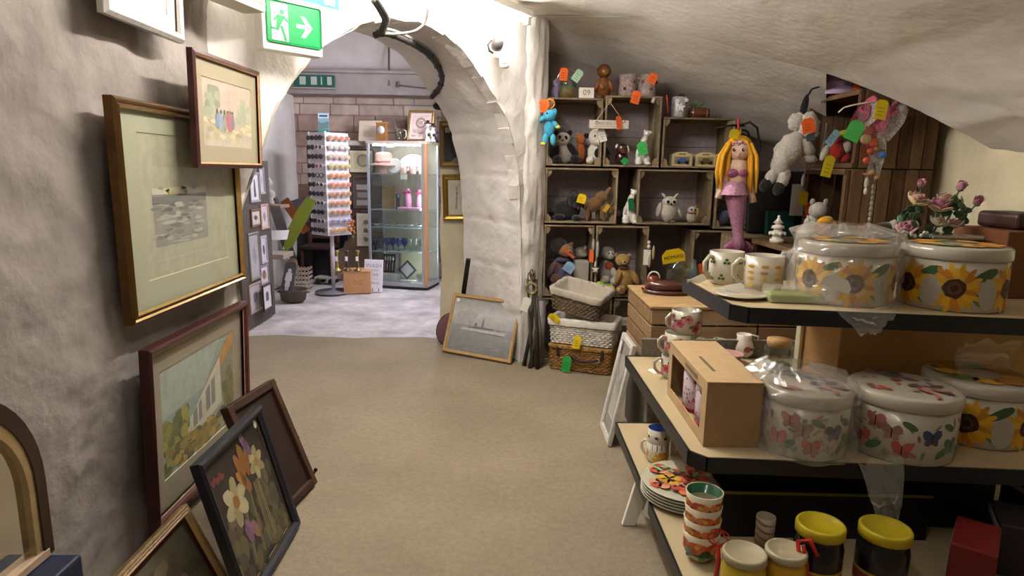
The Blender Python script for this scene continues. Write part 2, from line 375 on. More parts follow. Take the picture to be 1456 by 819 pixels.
def place(o, origin, xd, zd):
    x=Vector(xd).normalized(); z=Vector(zd); z=(z-x*z.dot(x)).normalized(); y=z.cross(x)
    o.matrix_world=Matrix(((x.x,y.x,z.x,origin[0]),(x.y,y.y,z.y,origin[1]),(x.z,y.z,z.z,origin[2]),(0,0,0,1)))
def ring(b, W, H, prof, cols):
    """moulding swept round a W x H rectangle; prof (inset, outwards depth); front is -y, base z=0"""
    vs=[]
    for a,d in prof: vs+=[(-W/2+a,-d,a),(W/2-a,-d,a),(W/2-a,-d,H-a),(-W/2+a,-d,H-a)]
    fs=[];cc=[]
    for k in range(len(prof)-1):
        for i in range(4): fs.append((k*4+i,k*4+(i+1)%4,(k+1)*4+(i+1)%4,(k+1)*4+i)); cc.append(cols[k])
    return b.add(vs,fs,False,cc)
def blob(b, x, z, rx, rz, col, y, n=9, j=.25, rot=0):
    pts=[]
    for i in range(n):
        t=2*math.pi*i/n; k=1+random.uniform(-j,j); u,v=rx*k*math.cos(t),rz*k*math.sin(t)
        pts.append((x+u*math.cos(rot)-v*math.sin(rot),z+u*math.sin(rot)+v*math.cos(rot)))
    b.color(col).poly(pts,y); return b
PRINTN=mat('painted_print',None,.6,noise_scale=25,noise_amt=.16); FRAMEM=mat('frame_moulding',None,.35,noise_scale=30,noise_amt=.2,stretch=(1,1,1)); GOLDF=mat('gold_moulding',None,.32,metal=.75,noise_scale=25,noise_amt=.18)
def picture(name, label, cat, W, H, prof, cols, art=None, mount=None, open_=None, fm=None, group=None, glass=True, bg='#d8d2c2', depth=.02, fname='frame'):
    """art(b) draws on the print; open_=(x0,z0,x1,z1) window of the mount"""
    t=thing(name,label,cat,group=group); ins=prof[-1][0]; yb=-prof[-1][1]
    ring(B(),W,H,[(0,0)]+prof,[cols[0]]+cols).build(fname,fm or FRAMEM,t)
    B('#7a5f42').box((-W/2+.004,-.004,.004),(W/2-.004,0,H-.004)).build('backing',WOODC,t)
    x0,z0,x1,z1=open_ or (-W/2+ins,ins,W/2-ins,H-ins)
    if mount:
        b=B(mount); X0,Z0,X1,Z1=-W/2+ins*.8,ins*.8,W/2-ins*.8,H-ins*.8; y=-.009
        b.add([(X0,y,Z0),(X1,y,Z0),(X1,y,Z1),(X0,y,Z1),(x0,y,z0),(x1,y,z0),(x1,y,z1),(x0,y,z1),(x0,y+.003,z0),(x1,y+.003,z0),(x1,y+.003,z1),(x0,y+.003,z1)],
          [(0,1,5,4),(1,2,6,5),(2,3,7,6),(3,0,4,7),(4,5,9,8),(5,6,10,9),(6,7,11,10),(7,4,8,11)],False,[mount]*4+['#e8e2d2']*4)
        b.build('mount',PAPER,t)
    b=B(bg).poly([(x0-.004,z0-.004),(x1+.004,z0-.004),(x1+.004,z1+.004),(x0-.004,z1+.004)],-.0055)
    if art: art(b,x0,z0,x1,z1)
    b.build('print',PRINTN,t)
    if glass: B().add([(-W/2+ins*.9,-.0125,ins*.9),(W/2-ins*.9,-.0125,ins*.9),(W/2-ins*.9,-.0125,H-ins*.9),(-W/2+ins*.9,-.0125,H-ins*.9)],[(0,1,2,3)]).build('glass_pane',PANE,t)
    return t
def price_tag(label, p, w, h, col, rot=(0,0,0), string=None, marks=True, group=None, cut=False):
    """a card tag hanging from its string; p is its top centre"""
    t=thing('price_tag',label,'tag',p,rot=rot,group=group)
    ch=w*.22
    B(col).prism([(-w/2,-h),(w/2,-h),(w/2,-ch),(w/2-ch,0),(-w/2+ch,0),(-w/2,-ch)],-.0008,.0008).build('card',PAPER,t)
    if marks:
        b=B('#4a3a30')
        for k in range(3): b.box((-w*.3,-.0014,-h*(.42+.18*k)-.0012),(w*random.uniform(.1,.32),-.0008,-h*(.42+.18*k)+.0012))
        b.build('handwriting',PAPER,t)
    if string: B('#cfc4b0').tube([(0,0,-ch*.5)]+[tuple(Vector(q)) for q in string],.0012,5).build('string',PAPER,t)
    return t
ORANGE,LIME,YEL,MINT,CREAMT='#e8662a','#3fb45a','#e8c81c','#a9cbb4','#e9e6de'

# ================================================================ pictures on and against the left wall
def art_engraving(b,x0,z0,x1,z1):
    b.color('#a09e86').poly([(x0,z0),(x1,z0),(x1,z1),(x0,z1)],-.006)
    cx=.035; w_=.2
    px0,px1,pz0,pz1=-.235,.16,.225,.43
    b.color('#86847a').poly([(px0,pz0),(px1,pz0),(px1,pz1),(px0,pz1)],-.0064)
    for k in range(70):
        z=random.uniform(pz0+.005,pz1-.005); x=random.uniform(px0+.02,px1-.06); blob(b,x,z,random.uniform(.02,.05),random.uniform(.004,.009),random.choice(('#6d6b64','#9a988a','#75736a','#a5a394','#5f5d58')),-.0068-random.random()*.0004,8)
    b.color('#6f6e69').poly([(px0,pz0+.155),(px1,pz0+.15),(px1,pz0+.175),(px0,pz0+.175)],-.0074)
    b.color('#b9b7a4').poly([(px0,pz0+.182),(px1,pz0+.18),(px1,pz1),(px0,pz1)],-.0074)
    for k in range(12): blob(b,random.uniform(px0+.02,px1-.03),pz0+.186+random.uniform(0,.02),.02,.006,random.choice(('#8b8a83','#c9b97c')),-.0077,7)
    b.color('#aaa890').poly([(px0,.175),(px1,.175),(px1,.18),(px0,.18)],-.0066)
def line_round(b,x0,z0,x1,z1,col,y=-.0094,w=.0016):
    b.color(col)
    for a in (((x0,z0),(x1,z0+w)),((x0,z1-w),(x1,z1)),((x0,z0),(x0+w,z1)),((x1-w,z0),(x1,z1))): b.poly([(a[0][0],a[0][1]),(a[1][0],a[0][1]),(a[1][0],a[1][1]),(a[0][0],a[1][1])],y)
t=picture('framed_engraving','large gold framed engraving in a pale green mount hung on the left wall','picture',.90,.715,
  [(0,.028),(.008,.034),(.014,.028),(.020,.028),(.026,.034),(.032,.022)],['#5c4224','#b08d50','#4a361d','#6b4d28','#c2a05e'],
  art_engraving,'#9e9e86',(-.30,.12,.33,.615),GOLDF,bg='#a09e86')
place(t,(-1.212,2.44,.84),(0,1,0),(0,0,1))
def art_water(b,x0,z0,x1,z1):
    b.color('#b5ad9a').poly([(x0,z0),(x1,z0),(x1,z1),(x0,z1)],-.006)
    H=z1-z0
    b.color('#bda897').poly([(x0,z0+.6*H),(x1,z0+.55*H),(x1,z1),(x0,z1)],-.0062)
    for k in range(26): blob(b,random.uniform(x0+.03,x0+.13),z0+random.uniform(.45,.85)*H,.026,.022,random.choice(('#8d9078','#9ba087','#a8a88e')),-.0064-.00002*k,8)
    for k in range(20): blob(b,random.uniform(x1-.12,x1-.03),z0+random.uniform(.45,.75)*H,.024,.02,random.choice(('#a3a58c','#b5b39a')),-.0064-.00002*k,8)
    for k in range(40): blob(b,random.uniform(x0+.02,x1-.02),z0+random.uniform(.06,.42)*H,.026,.01,random.choice(('#c3b48c','#b7a981','#a9a07e','#cdbf9c')),-.0066-.00002*k,8)
    for k,(x,col) in enumerate(((-.09,'#7f8fa0'),(-.06,'#8b9aa8'),(-.03,'#9a8d84'),(0,'#a0656a'),(.02,'#a96f70'),(.04,'#8a7b86'))): blob(b,x,z0+.38*H,.018,.035,col,-.0076-.0001*k,9); blob(b,x,z0+.38*H+.038,.008,.01,'#6a5a52',-.0078,7)
t=picture('framed_watercolour','small dark-red framed watercolour of figures hung over the gold frame','picture',.575,.42,
  [(0,.022),(.012,.026),(.016,.026),(.022,.020)],['#3e1f1c','#4a2622','#b98f62','#c6a278'],art_water,'#a3987f',(-.205,.085,.215,.335),FRAMEM)
place(t,(-1.13,2.655,1.342),(0.035,1,0),(.02,0,1))
def art_house(b,x0,z0,x1,z1):
    W,H=x1-x0,z1-z0; P=lambda u,v:(x0+u*W,z0+v*H)
    b.color('#93a39a').poly([P(0,0),P(1,0),P(1,1),P(0,1)],-.006)
    b.color('#a9b3a4').poly([P(.0,.55),P(.55,.6),P(.8,1),P(0,1)],-.0061)
    b.color('#8b8a74').poly([P(.35,.4),P(.95,1.0),P(1,1),P(1,.3)],-.0062)
    b.color('#b98b52').poly([P(.62,.66),P(.97,1.0),P(1,1),P(1,.86),P(.8,.70)],-.0063)
    b.color('#c9c4b0').poly([P(.30,.35),P(.78,.80),P(.80,.30),P(.32,.16)],-.0064)
    b.color('#8c8b80').poly([P(.38,.42),P(.50,.50),P(.50,.30),P(.38,.26)],-.0065)
    b.color('#8c8b80').poly([P(.56,.54),P(.70,.64),P(.70,.36),P(.56,.32)],-.0065)
    b.color('#d6d2c2').poly([P(.44,.46),P(.455,.47),P(.455,.27),P(.44,.27)],-.0066).poly([P(.625,.59),P(.64,.6),P(.64,.33),P(.625,.33)],-.0066)
    for k in range(60): blob(b,*P(random.uniform(.02,.32),random.uniform(.05,.5)),.03,.025,random.choice(('#6f7548','#8a8a4c','#59603f','#a29a4e')),-.0067-.00001*k,8)
    for k in range(70): blob(b,*P(random.uniform(.1,.97),random.uniform(.02,.22)),.035,.018,random.choice(('#8c7d45','#a08b48','#6a6440','#b39a52')),-.0070-.00001*k,8)
    for k in range(20): blob(b,*P(random.uniform(.82,.97),random.uniform(.2,.6)),.025,.03,random.choice(('#6a6a46','#7d7a50')),-.0070-.00001*k,8)
t=picture('framed_landscape','mahogany framed painting of a house with orange roof hung on the lower left wall','picture',.82,.655,
  [(0,.034),(.010,.040),(.020,.036),(.028,.026),(.032,.024)],['#3c1d18','#5a3129','#4b2721','#a58763','#6f4a36'],art_house,'#9a8f7a',(-.305,.135,.30,.545),FRAMEM)
place(t,(-1.222,2.44,.092),(0,1,0),(.035,0,1))
t=picture('framed_print','pale silver framed print partly out of view at the top of the left wall','picture',.47,.36,[(0,.02),(.012,.03),(.028,.026),(.034,.016)],['#b7b1aa','#cfcac4','#bdb7b0','#8c857e'],None,'#cdc8c0',(-.15,.08,.15,.3),FRAMEM,bg='#c7c0b4')
place(t,(-1.20,2.22,1.787),(0,1,0),(.03,0,1))
def art_flower(b,x0,z0,x1,z1):
    b.color('#2e2823').poly([(x0,z0),(x1,z0),(x1,z1),(x0,z1)],-.006)
    for k in range(80): blob(b,random.uniform(x0+.02,x1-.02),random.uniform(z0+.01,z0+.25),.02,.03,random.choice(('#4a4334','#574f3c','#3f3a2e','#665a40','#4f4a3a')),-.0061-.000005*k,7)
    for k in range(16): x=random.uniform(-.12,.13); b.color(random.choice(('#7a7048','#6a6340','#877a50'))).poly([(x-.003,z0+.03),(x+.003,z0+.03),(x*.7+.03,z0+.25),(x*.7+.025,z0+.25)],-.0067)
    def fl(x,z,r,cols,cen,n=6,y=-.007):
        for k in range(n): a=2*math.pi*k/n+.3; blob(b,x+r*.55*math.cos(a),z+r*.55*math.sin(a),r*.55,r*.34,cols[k%len(cols)],y-.0001*k,10,.12,a)
        blob(b,x,z,r*.3,r*.3,cen,y-.001,9,.1)
    fl(-.085,z0+.255,.075,('#aca27c','#9c9168','#b5ab86'),'#96683a')
    fl(.115,z0+.30,.055,('#a89e76','#978c62'),'#9a783c')
    for (x,z,rz,a) in ((.0,.33,.07,.25),(.03,.35,.07,0),(.055,.33,.06,-.35),(.01,.27,.05,.5),(-.01,.30,.05,.8)): blob(b,x,z0+z,.02,rz*.8,random.choice(('#9c6c38','#8d5c2e','#a8763c')),-.0082,10,.1,a)
    for (x,z,col) in ((.085,.37,'#6c526c'),(.07,.40,'#7d5d80'),(-.06,.15,'#8a6484'),(-.075,.13,'#7b5876'),(-.03,.12,'#93655a')): blob(b,x,z0+z,.018,.035,col,-.0085,9,.2,.3)
    for k in range(6): blob(b,x0+.04+.012*k,z0+.365+.006*math.sin(k*2),.012,.010,'#7d3f38',-.0072,8)
    blob(b,x1-.02,z1-.02,.012,.016,'#e2ded4',-.0087,10,.02)
t=picture('framed_painting','black framed still life of daffodils and tulips leaning on the floor','picture',.486,.495,
  [(0,.028),(.010,.034),(.018,.030),(.028,.020),(.032,.02)],['#1b1c22','#33343c','#202127','#3a3b42','#5e5648'],art_flower,None,None,FRAMEM)
place(t,(-.785,1.983,.003),(0,1,0),(-.125,0,.476))
t=picture('framed_painting','gold and burgundy framed picture at the foot of the left wall','picture',.44,.30,
  [(0,.02),(.006,.026),(.010,.022),(.014,.026),(.018,.022),(.023,.026),(.030,.014),(.04,.012)],['#6d5430','#c9ad76','#8d6d40','#cdb27c','#8d6d40','#c7a86e','#4a1f20','#7b5b40'],
  lambda b,x0,z0,x1,z1:[blob(b,random.uniform(x0+.03,x1-.03),random.uniform(z0+.02,z1-.02),.04,.02,random.choice(('#6f6650','#847a60','#5d5644')),-.006-.0001*k,8) for k in range(24)],None,None,FRAMEM,bg='#6b6350')
place(t,(-.90,1.66,.004),(0,1,0),(-.093,0,.212))
# back of a dark wooden frame
t=thing('wooden_tray','dark brown wooden frame with small pegs leaning beside the flower painting','frame')
b=B('#2a1a11'); b.box((-.17,-.012,0),(.17,0,.49)); b.build('panel',WOODC,t)
for x in (-.155,.155): B('#41281a').bbox((x-.016,-.03,0),(x+.016,.006,.49),.004).build('rail',WOODC,t)
for z in (.016,.474): B('#382114').bbox((-.15,-.028,z-.016),(.15,.006,z+.016),.004).build('rail',WOODC,t)
for z,l in ((.46,.02),(.20,.02),(.03,.05)): B('#241812').tube([(.165,-.014,z),(.165+l,-.012,z+.01)],.006,8).ell((.165+l,-.012,z+.01),.009,n=8,m=6).build('peg',METAL if l>.03 else SATIN,t)
place(t,(-.84,2.385,.003),(.16,1,0),(-.18,0,.46))
# arched mirror on a dark blue base
t=thing('arched_mirror','arched mirror with a dark rim at the left edge standing on a navy box','mirror',(-1.12,1.21,.415),rz=math.pi/2)
def arch_pts(r,h,n=20): return [(-r,0)]+[(r*math.cos(math.pi-math.pi*i/n),h+r*1.25*math.sin(math.pi*i/n)) for i in range(n+1)]+[(r,0)]
def arch_ring(b,r0,h0,r1,h1,y0,y1):
    p,q=arch_pts(r0,h0),arch_pts(r1,h1); n=len(p)
    vs=[(a[0],y0,a[1]) for a in p]+[(a[0],y0,a[1]) for a in q]+[(a[0],y1,a[1]) for a in p]+[(a[0],y1,a[1]) for a in q]; fs=[]
    for i in range(n-1): fs+=[(i,i+1,n+i+1,n+i),(2*n+i,3*n+i,3*n+i+1,2*n+i+1),(i,2*n+i,2*n+i+1,i+1),(n+i,n+i+1,3*n+i+1,3*n+i)]
    return b.add(vs,fs)
arch_ring(B('#33231c'),.215,.19,.185,.185,-.03,.0).build('rim',FRAMEM,t)
arch_ring(B('#c9b488'),.187,.185,.165,.18,-.026,-.004).build('inner_rim',GOLDF,t)
b=B('#cfcfd0'); p=arch_pts(.168,.18); b.add([(x,-.01,z) for x,z in p],[list(range(len(p)))]); b.build('mirror_glass',mat('mirror','#c9c6be',.06,metal=1),t)
B('#b79d84').bbox((-.2,-.032,-.004),(.2,0,.018),.003).build('bottom_rail',FRAMEM,t)
o=B('#20263a').bbox((-1.17,.72,.05),(-1.02,1.42,.41),.008).build('storage_box',SATIN); tag(o,'navy blue box under the arched mirror at the left edge','box')

# ================================================================ signs and fittings on the arch wall
GREEN=mat('sign_green','#1f8a4e',.35,emit=.04); SIGNW=mat('sign_white','#d4d8d0',.35); TEAL=mat('sign_teal','#3fb9ac',.4)
t=thing('exit_sign','green emergency exit sign with running figure and right arrow above the arch','sign')
place(t,apt(.245,1.965,-.15)+Vector((0,0,0)),AD,(0,0,1))
B().bbox((-.145,0,-.115),(.145,.075,.115),.008).build('housing',WHITE_EN,t)
B().bbox((-.128,-.004,-.083),(.136,.001,.092),.01,3).build('panel',GREEN,t)
b=B().prism([(-.105,-.072),(-.027,-.072),(-.027,.082),(-.105,.082)],-.0055,-.0042); b.build('doorway',SIGNW,t)
g=B()
g.at((-.055,0,.047)); g.prism([(.011*math.cos(a*math.pi/6),.011*math.sin(a*math.pi/6)) for a in range(12)],-.007,-.0056); g.at()
for pts in ([(-.078,.033),(-.055,.034),(-.046,.02),(-.066,-.012),(-.082,-.004)],[(-.078,.033),(-.098,.010),(-.092,.006),(-.074,.022)],[(-.052,.03),(-.038,.012),(-.022,.005),(-.024,.012),(-.034,.02),(-.046,.036)],[(-.066,-.012),(-.054,-.008),(-.04,-.052),(-.036,-.07),(-.048,-.07),(-.052,-.05)],[(-.082,-.002),(-.066,-.012),(-.074,-.032),(-.106,-.028),(-.106,-.02),(-.084,-.022)]): g.prism(pts,-.007,-.0056)
g.build('running_figure',GREEN,t)
B().prism([(.012,-.006),(.058,-.006),(.034,-.044),(.054,-.044),(.092,.002),(.054,.046),(.034,.046),(.058,.010),(.012,.010)],-.0056,-.0042).build('arrow',SIGNW,t)
t=thing('exit_notice','pale teal safety notice above the exit sign cut by the top edge','sign'); place(t,apt(.40,2.145,-.11),AD,(0,0,1))
B().box((-.16,0,-.06),(.11,.004,.08)).build('panel',TEAL,t); B().box((.03,-.003,-.05),(.085,-.0005,.07)).build('symbol',SIGNW,t); B().box((-.12,-.003,-.03),(-.01,-.0005,.02)).build('symbol',SIGNW,t)
t=thing('junction_box','white plastic trunking box on the wall left of the exit sign','box'); place(t,Vector((-1.085,2.74,2.02)),Vector((.25,1,0)),(0,0,1))
B().bbox((-.24,-.06,-.04),(.10,.05,.14),.01).build('cover',mat('yellowed_plastic','#cfc8b4',.45),t); B().bbox((-.235,-.062,-.012),(.095,-.059,-.004),.001).build('seam',mat('grey_seam','#8f877a',.6),t)
b=B('#4b3a30').bbox((-.26,.0,-.045),(-.23,.05,.14),.004); b.build('edge_strip',SATIN,t)
# far exit sign on the ledge
t=thing('exit_sign','dark green exit sign with running figure on the ledge beyond the arch','sign'); p=at(447,116,7.68); t.location=p
B().bbox((-.24,0,-.06),(.23,.04,.075),.004).build('panel',mat('dark_green','#1f5a4c',.5),t)
for x0,x1 in ((-.17,-.10),(-.04,.03),(.075,.09),(.15,.20)): B().box((x0,-.004,-.035),(x1,-.0005,.055)).build('symbol',mat('dim_white','#b9c0b0',.5),t)
B().box((-.27,-.06,-.085),(.24,.05,-.07)).build('ledge_strip',LEDGE,t)
# cables over the arch
CABLE=mat('black_cable','#2a2927',.55); GREYC=mat('grey_cable','#77726c',.5)
def cable(name,label,pix,r,m,cat='cable',wob=0):
    P=[]
    for x,y,Y in pix: P.append(at(x,y,Y))
    Q=[]
    for i in range(len(P)-1):
        a=P[max(0,i-1)];b_=P[i];c_=P[i+1];d=P[min(len(P)-1,i+2)]
        for k in range(6):
            u=k/6; Q.append(.5*((2*b_)+(c_-a)*u+(2*a-5*b_+4*c_-d)*u*u+(3*b_-a-3*c_+d)*u**3))
    Q.append(P[-1]); return Q
Q=cable('','',[(531,0,3.36),(540,14,3.42),(547,30,3.5),(541,47,3.56)],0,0)
tag(B().tube(Q,.016,8).build('cable',CABLE),'thick dark cable dropping from the ceiling over the arch crown','cable')
Q2=[q+Vector((.022,-.012,.004)) for q in Q]; tag(B().tube(Q2,.007,8).build('cable',GREYC),'thin grey cable beside the thick one over the arch crown','cable')
Q=cable('','',[(533,50,3.6),(548,47,3.58),(572,55,3.72),(597,68,3.95),(612,80,4.1),(624,97,4.28),(629,112,4.4),(624,126,4.5),(614,138,4.6)],0,0)
t=thing('cable_bundle','bundle of black cables clipped along the underside of the arch','cable')
B().tube(Q,.019,8).build('cable',CABLE,t); B().tube([q+Vector((.012,-.006,.018)) for q in Q],.009,8).build('cable',GREYC,t)
for k in range(4,len(Q)-2,5): B().ell(Q[k],(.026,.026,.02),n=8,m=6).build('clip',CABLE,t)
Q=cable('','',[(547,48,3.55),(567,48,3.6),(590,44,3.62),(604,32,3.62),(609,10,3.58)],0,0)
tag(B().tube(Q,.008,8).build('cable',GREYC),'loose grey cable looping across the arch to the light','cable')
o=B().ell((0,0,0),(.05,.03,.03),n=12,m=8).build('cable_gland',CABLE,loc=at(624,151,5.2)); tag(o,'small dark bracket on the wall corner beyond the arch','bracket')
# camera and sensor
t=thing('security_camera','round grey bullet camera on the pillar beside the light','camera',at(707,63,4.05),rot=(0,0,.1))
DG=mat('grey_plastic','#6f6a64',.4)
B().at((0,0,.0),(math.pi/2,0,0)).lathe([(.0,.05),(.03,.05),(.036,.035),(.038,-.03),(.034,-.04),(.03,-.042),(.028,-.036),(.0,-.036)][::-1],18).build('body',mat('camera_grey','#3f3c39',.45),t)
B().at((0,-.042,0),(math.pi/2,0,0)).lathe([(.0,-.004),(.014,-.004),(.018,.004),(.0,.004)],14).build('lens',mat('black_lens','#141414',.1),t)
for k in range(8): a=k*math.pi/4; B().ell((.022*math.cos(a),-.0375,.022*math.sin(a)),.003,n=6,m=4).build('led',DG,t)
B().tube([(0,.03,.03),(0.005,.05,.07),(.01,.07,.12)],.009,8).build('bracket',WHITE_EN,t); B().tube([(-.03,.03,.03),(-.055,.03,0),(-.045,.03,-.035),(-.02,.04,-.045)],.006,8).build('lead',CABLE,t)
t=thing('motion_sensor','white motion sensor on the pillar below the security camera','sensor',at(717,82,4.12))
B().bbox((-.03,-.03,-.065),(.03,.03,.06),.022,4).build('housing',WHITE_EN,t); B().bbox((-.02,-.036,-.04),(.02,-.028,.0),.008,2).build('lens_window',mat('milk_lens','#d9dbd8',.3),t); B().box((-.008,-.033,.018),(.012,-.029,.025)).build('indicator',mat('blue_led','#6fb7e8',.4,emit=.6),t)
# wall tie cable on the recess vault
Q=cable('','',[(757,17,4.33),(800,16,4.27),(850,17,4.19),(897,18,4.02)],0,0); tag(B().tube([q-Vector((0,.02,.03)) for q in Q],.004,6).build('cable',mat('green_wire','#7d8568',.6)),'thin greenish wire along the edge of the right vault','cable')
# ================================================================ beyond the arch
def lathe_thing(name,label,cat,prof,m,loc,n=18,col='#ffffff',cols=None,group=None,part='body',rot=None,cap=True):
    t=thing(name,label,cat,loc,group=group,rot=rot); B(col).lathe(prof,n,cols,cap=cap).build(part,m,t); return t
def one(name,label,cat,b,m,loc=(0,0,0),rot=(0,0,0),group=None): return tag(b.build(name,m,loc=loc,rot=rot),label,cat,group)
ALU=mat('aluminium','#b9bac2',.35,metal=.6); BEECH=mat('beech','#c08e63',.5,noise_scale=12,noise_amt=.15,stretch=(1,1,.2))
# glass cabinet
CAB=Vector((-1.547,7.285,0)); CX=Vector((.69,-.167,0)).normalized(); CA=math.atan2(CX.y,CX.x); CY=Vector((-CX.y,CX.x,0)); CW,CD,CH=.71,.40,1.655
cab=thing('display_cabinet','tall glass display cabinet with aluminium posts beyond the arch','cabinet',CAB,CA)
B().bbox((0,0,.02),(CW,CD,.065),.004).build('base',ALU,cab); B().bbox((-.01,-.01,CH-.03),(CW+.01,CD,CH),.004).build('top',mat('cabinet_top','#c9bfb2',.5),cab)
B().box((0,0,0),(CW,CD,.02)).build('plinth',mat('dark_plinth','#2c2a2c',.7),cab)
for x,m_ in ((.012,ALU),(CW-.05,ALU)): B().bbox((x-.014,-.004,.065),(x+.014,.02,CH-.03),.003).build('post',m_,cab)
B().bbox((CW-.034,-.012,.03),(CW+.004,.03,CH-.03),.004).build('post',BEECH,cab)
for x in (.012,CW-.012): B().bbox((x-.012,CD-.02,.065),(x+.012,CD,CH-.03),.003).build('post',ALU,cab)
B().box((.02,.004,.065),(CW-.05,.007,CH-.03)).build('door_pane',CABGLASS,cab)
B().box((.004,.02,.065),(.007,CD-.02,CH-.03)).build('side_pane',CABGLASS,cab)
B().box((CW-.007,.03,.065),(CW-.004,CD-.02,CH-.03)).build('side_pane',CABGLASS,cab)
B().box((.02,CD-.008,.065),(CW-.02,CD-.004,CH-.03)).build('back_panel',mat('cabinet_back','#b8ab98',.6,noise_scale=4,noise_amt=.3),cab)
B().box((.06,.03,CH-.05),(CW-.08,.05,CH-.035)).build('light_strip',mat('cabinet_led',(.82,.88,1,1),.4,emit=42),cab)
B().box((CW-.075,.03,.09),(CW-.062,.045,CH-.06)).build('light_strip',MATS['cabinet_led'],cab)
def cz(y): return at(566,y,7.3).z
SH=[cz(247),cz(298),cz(323),cz(357)]
for z in SH: B().box((.015,.02,z-.008),(CW-.015,CD-.02,z)).build('shelf',mat('shelf_glass_edge','#c3d2cc',.15,alpha=.55),cab)
def cabp(px,d,z):     # point inside the cabinet at photo column px, depth d behind the door
    o=CAB+CY*d; dd=ray(px,300); n=CY; tt=((o-C0).dot(n))/dd.dot(n); q=C0+dd*tt; return Vector((q.x,q.y,z))
BZ=.066
# top compartment
p=cabp(547,.2,SH[0]); t=thing('straw_hat','pink straw hat with a bow on the cabinet top shelf','hat',p,CA)
B('#c58f80').lathe([(.10,.0),(.092,.06),(.09,.10)],18).lathe([(.17,.085),(.165,.1),(.10,.12),(.10,.2),(.085,.235),(.03,.245),(0,.245)],20).build('crown',CLOTH,t)
B('#9c5a55').lathe([(.104,.12),(.104,.14)],18,cap=False).build('band',CLOTH,t); B('#a65f62').ell((-.02,-.11,.13),(.03,.012,.018)).build('bow',CLOTH,t)
lathe_thing('glass_plate','pale round glass plate propped beside the pink hat','plate',[(0,0),(.075,.0),(.09,.012),(.086,.016),(.07,.006),(0,.006)],mat('pale_glass','#b9b5ac',.15,alpha=.75),cabp(562,.16,SH[0]+.085),rot=(math.pi/2-.2,0,CA))
for k,(x,lab) in enumerate(((575,'pink lustre mug nearest the glass plate in the cabinet'),(588,'second pink lustre mug to the right in the cabinet'),(600,'clear pink mug by the right post of the cabinet'))):
    t=thing('mug',lab,'mug',cabp(x,.13,SH[0]),CA,'lustre mugs on the cabinet top shelf'); B('#c08a80' if k<2 else '#b3a59c').lathe([(.035,0),(.042,.01),(.045,.09),(.041,.09),(.038,.012),(0,.012)],16).build('bowl',GLOSS,t); B('#5a4a45').tube([(.044,0,.075),(.068,0,.07),(.07,0,.035),(.044,0,.02)],.006,7).build('handle',GLOSS,t)
one('price_card','white card taped inside the cabinet door top','card',B('#f2efe8').box((-.045,-.002,-.035),(.045,.0,.035)),PAPER,cabp(556,-.004,cz(206)),(0,0,CA))
t=thing('serving_dish','large white oval dish standing at the back of the cabinet','dish',cabp(588,.31,SH[0]+.115),rot=(math.pi/2-.2,0,CA)); B('#e9e6d8').at(sc=(1.45,1,1)).lathe([(0,0),(.075,.0),(.11,.014),(.106,.018),(.07,.006),(0,.006)],24).build('plate',GLOSS,t)
# second
one('wooden_board','tan wooden board standing on the cabinet second shelf','board',B('#a8865c').bbox((-.07,0,0),(.09,.012,.26),.003),WOODC,cabp(551,.25,SH[1]),(-.08,0,CA))
one('price_card','small cream card on the cabinet second shelf','card',B('#f0ead8').box((-.04,-.002,-.03),(.04,0,.03)),PAPER,cabp(575,.1,cz(251)),(0,0,CA))
for x,lab,s in ((580,'left pink bottle with a bow in the cabinet',1),(597,'right pink bottle with a bow in the cabinet',.95)):
    t=thing('gift_bottle',lab,'bottle',cabp(x,.15,SH[1]),CA,'pink wrapped bottles',sc=s); B('#c98aa6').lathe([(.045,0),(.047,.10),(.04,.15),(.026,.2),(.03,.22),(.02,.24),(0,.24)],14).build('wrapping',mat('pink_film',None,.25,noise_scale=50,noise_amt=.35),t); B('#a63f63').ell((-.025,-.03,.2),(.028,.012,.018)).ell((.025,-.03,.2),(.028,.012,.018)).ell((0,-.034,.2),.01).build('bow',CLOTH,t)
lathe_thing('vase','slim pewter vase beside the pink bottles','vase',[(.03,0),(.024,.03),(.022,.12),(.034,.17),(.03,.175),(.02,.16),(0,.16)],mat('pewter','#6b6870',.35,metal=.7),cabp(566,.16,SH[1]))
one('gift_parcel','flat pink cellophane parcel in front of the bottles','parcel',B('#d7a0b2').bbox((-.15,-.06,0),(.13,.06,.03),.008),mat('pink_film2',None,.25,noise_scale=40,noise_amt=.4),cabp(585,.08,SH[1]),(0,0,CA))
# third: silver dishes
for k,x in enumerate((535,551,567,583,597)):
    t=thing('silver_dish','%s silver dish on the cabinet third shelf, counted from the left'%('first second third fourth fifth'.split()[k]),'dish',cabp(x,.14,SH[2]),CA,'silver dishes'); B('#d9d9dc').lathe([(.02,0),(.022,.008),(.045,.02),(.062,.03),(.06,.034),(.04,.024),(0,.02)],14).build('bowl',METAL,t); B('#d9d9dc').tube([(.06,0,.03),(.08,.0,.04),(.07,.02,.03)],.004,6).build('handle',METAL,t)
# fourth: glasses
for k in range(9):
    x=533+8.3*k; blue=k<6; t=thing('wine_glass','%s %s glass in the row on the cabinet fourth shelf, counted from the left'%('first second third fourth fifth sixth seventh eighth ninth'.split()[k],'blue' if blue else 'clear'),'glass',cabp(x,.12+.05*(k%2),SH[3]),CA,'glasses in the cabinet')
    B().lathe([(.028,0),(.006,.006),(.006,.045),(.03,.07),(.034,.11),(.031,.145)],12,cap=False).build('bowl',BLUEGLASS if blue else VESSEL,t); B().lathe([(.028,0),(.028,.003),(0,.004)],12).build('foot',VESSEL,t)
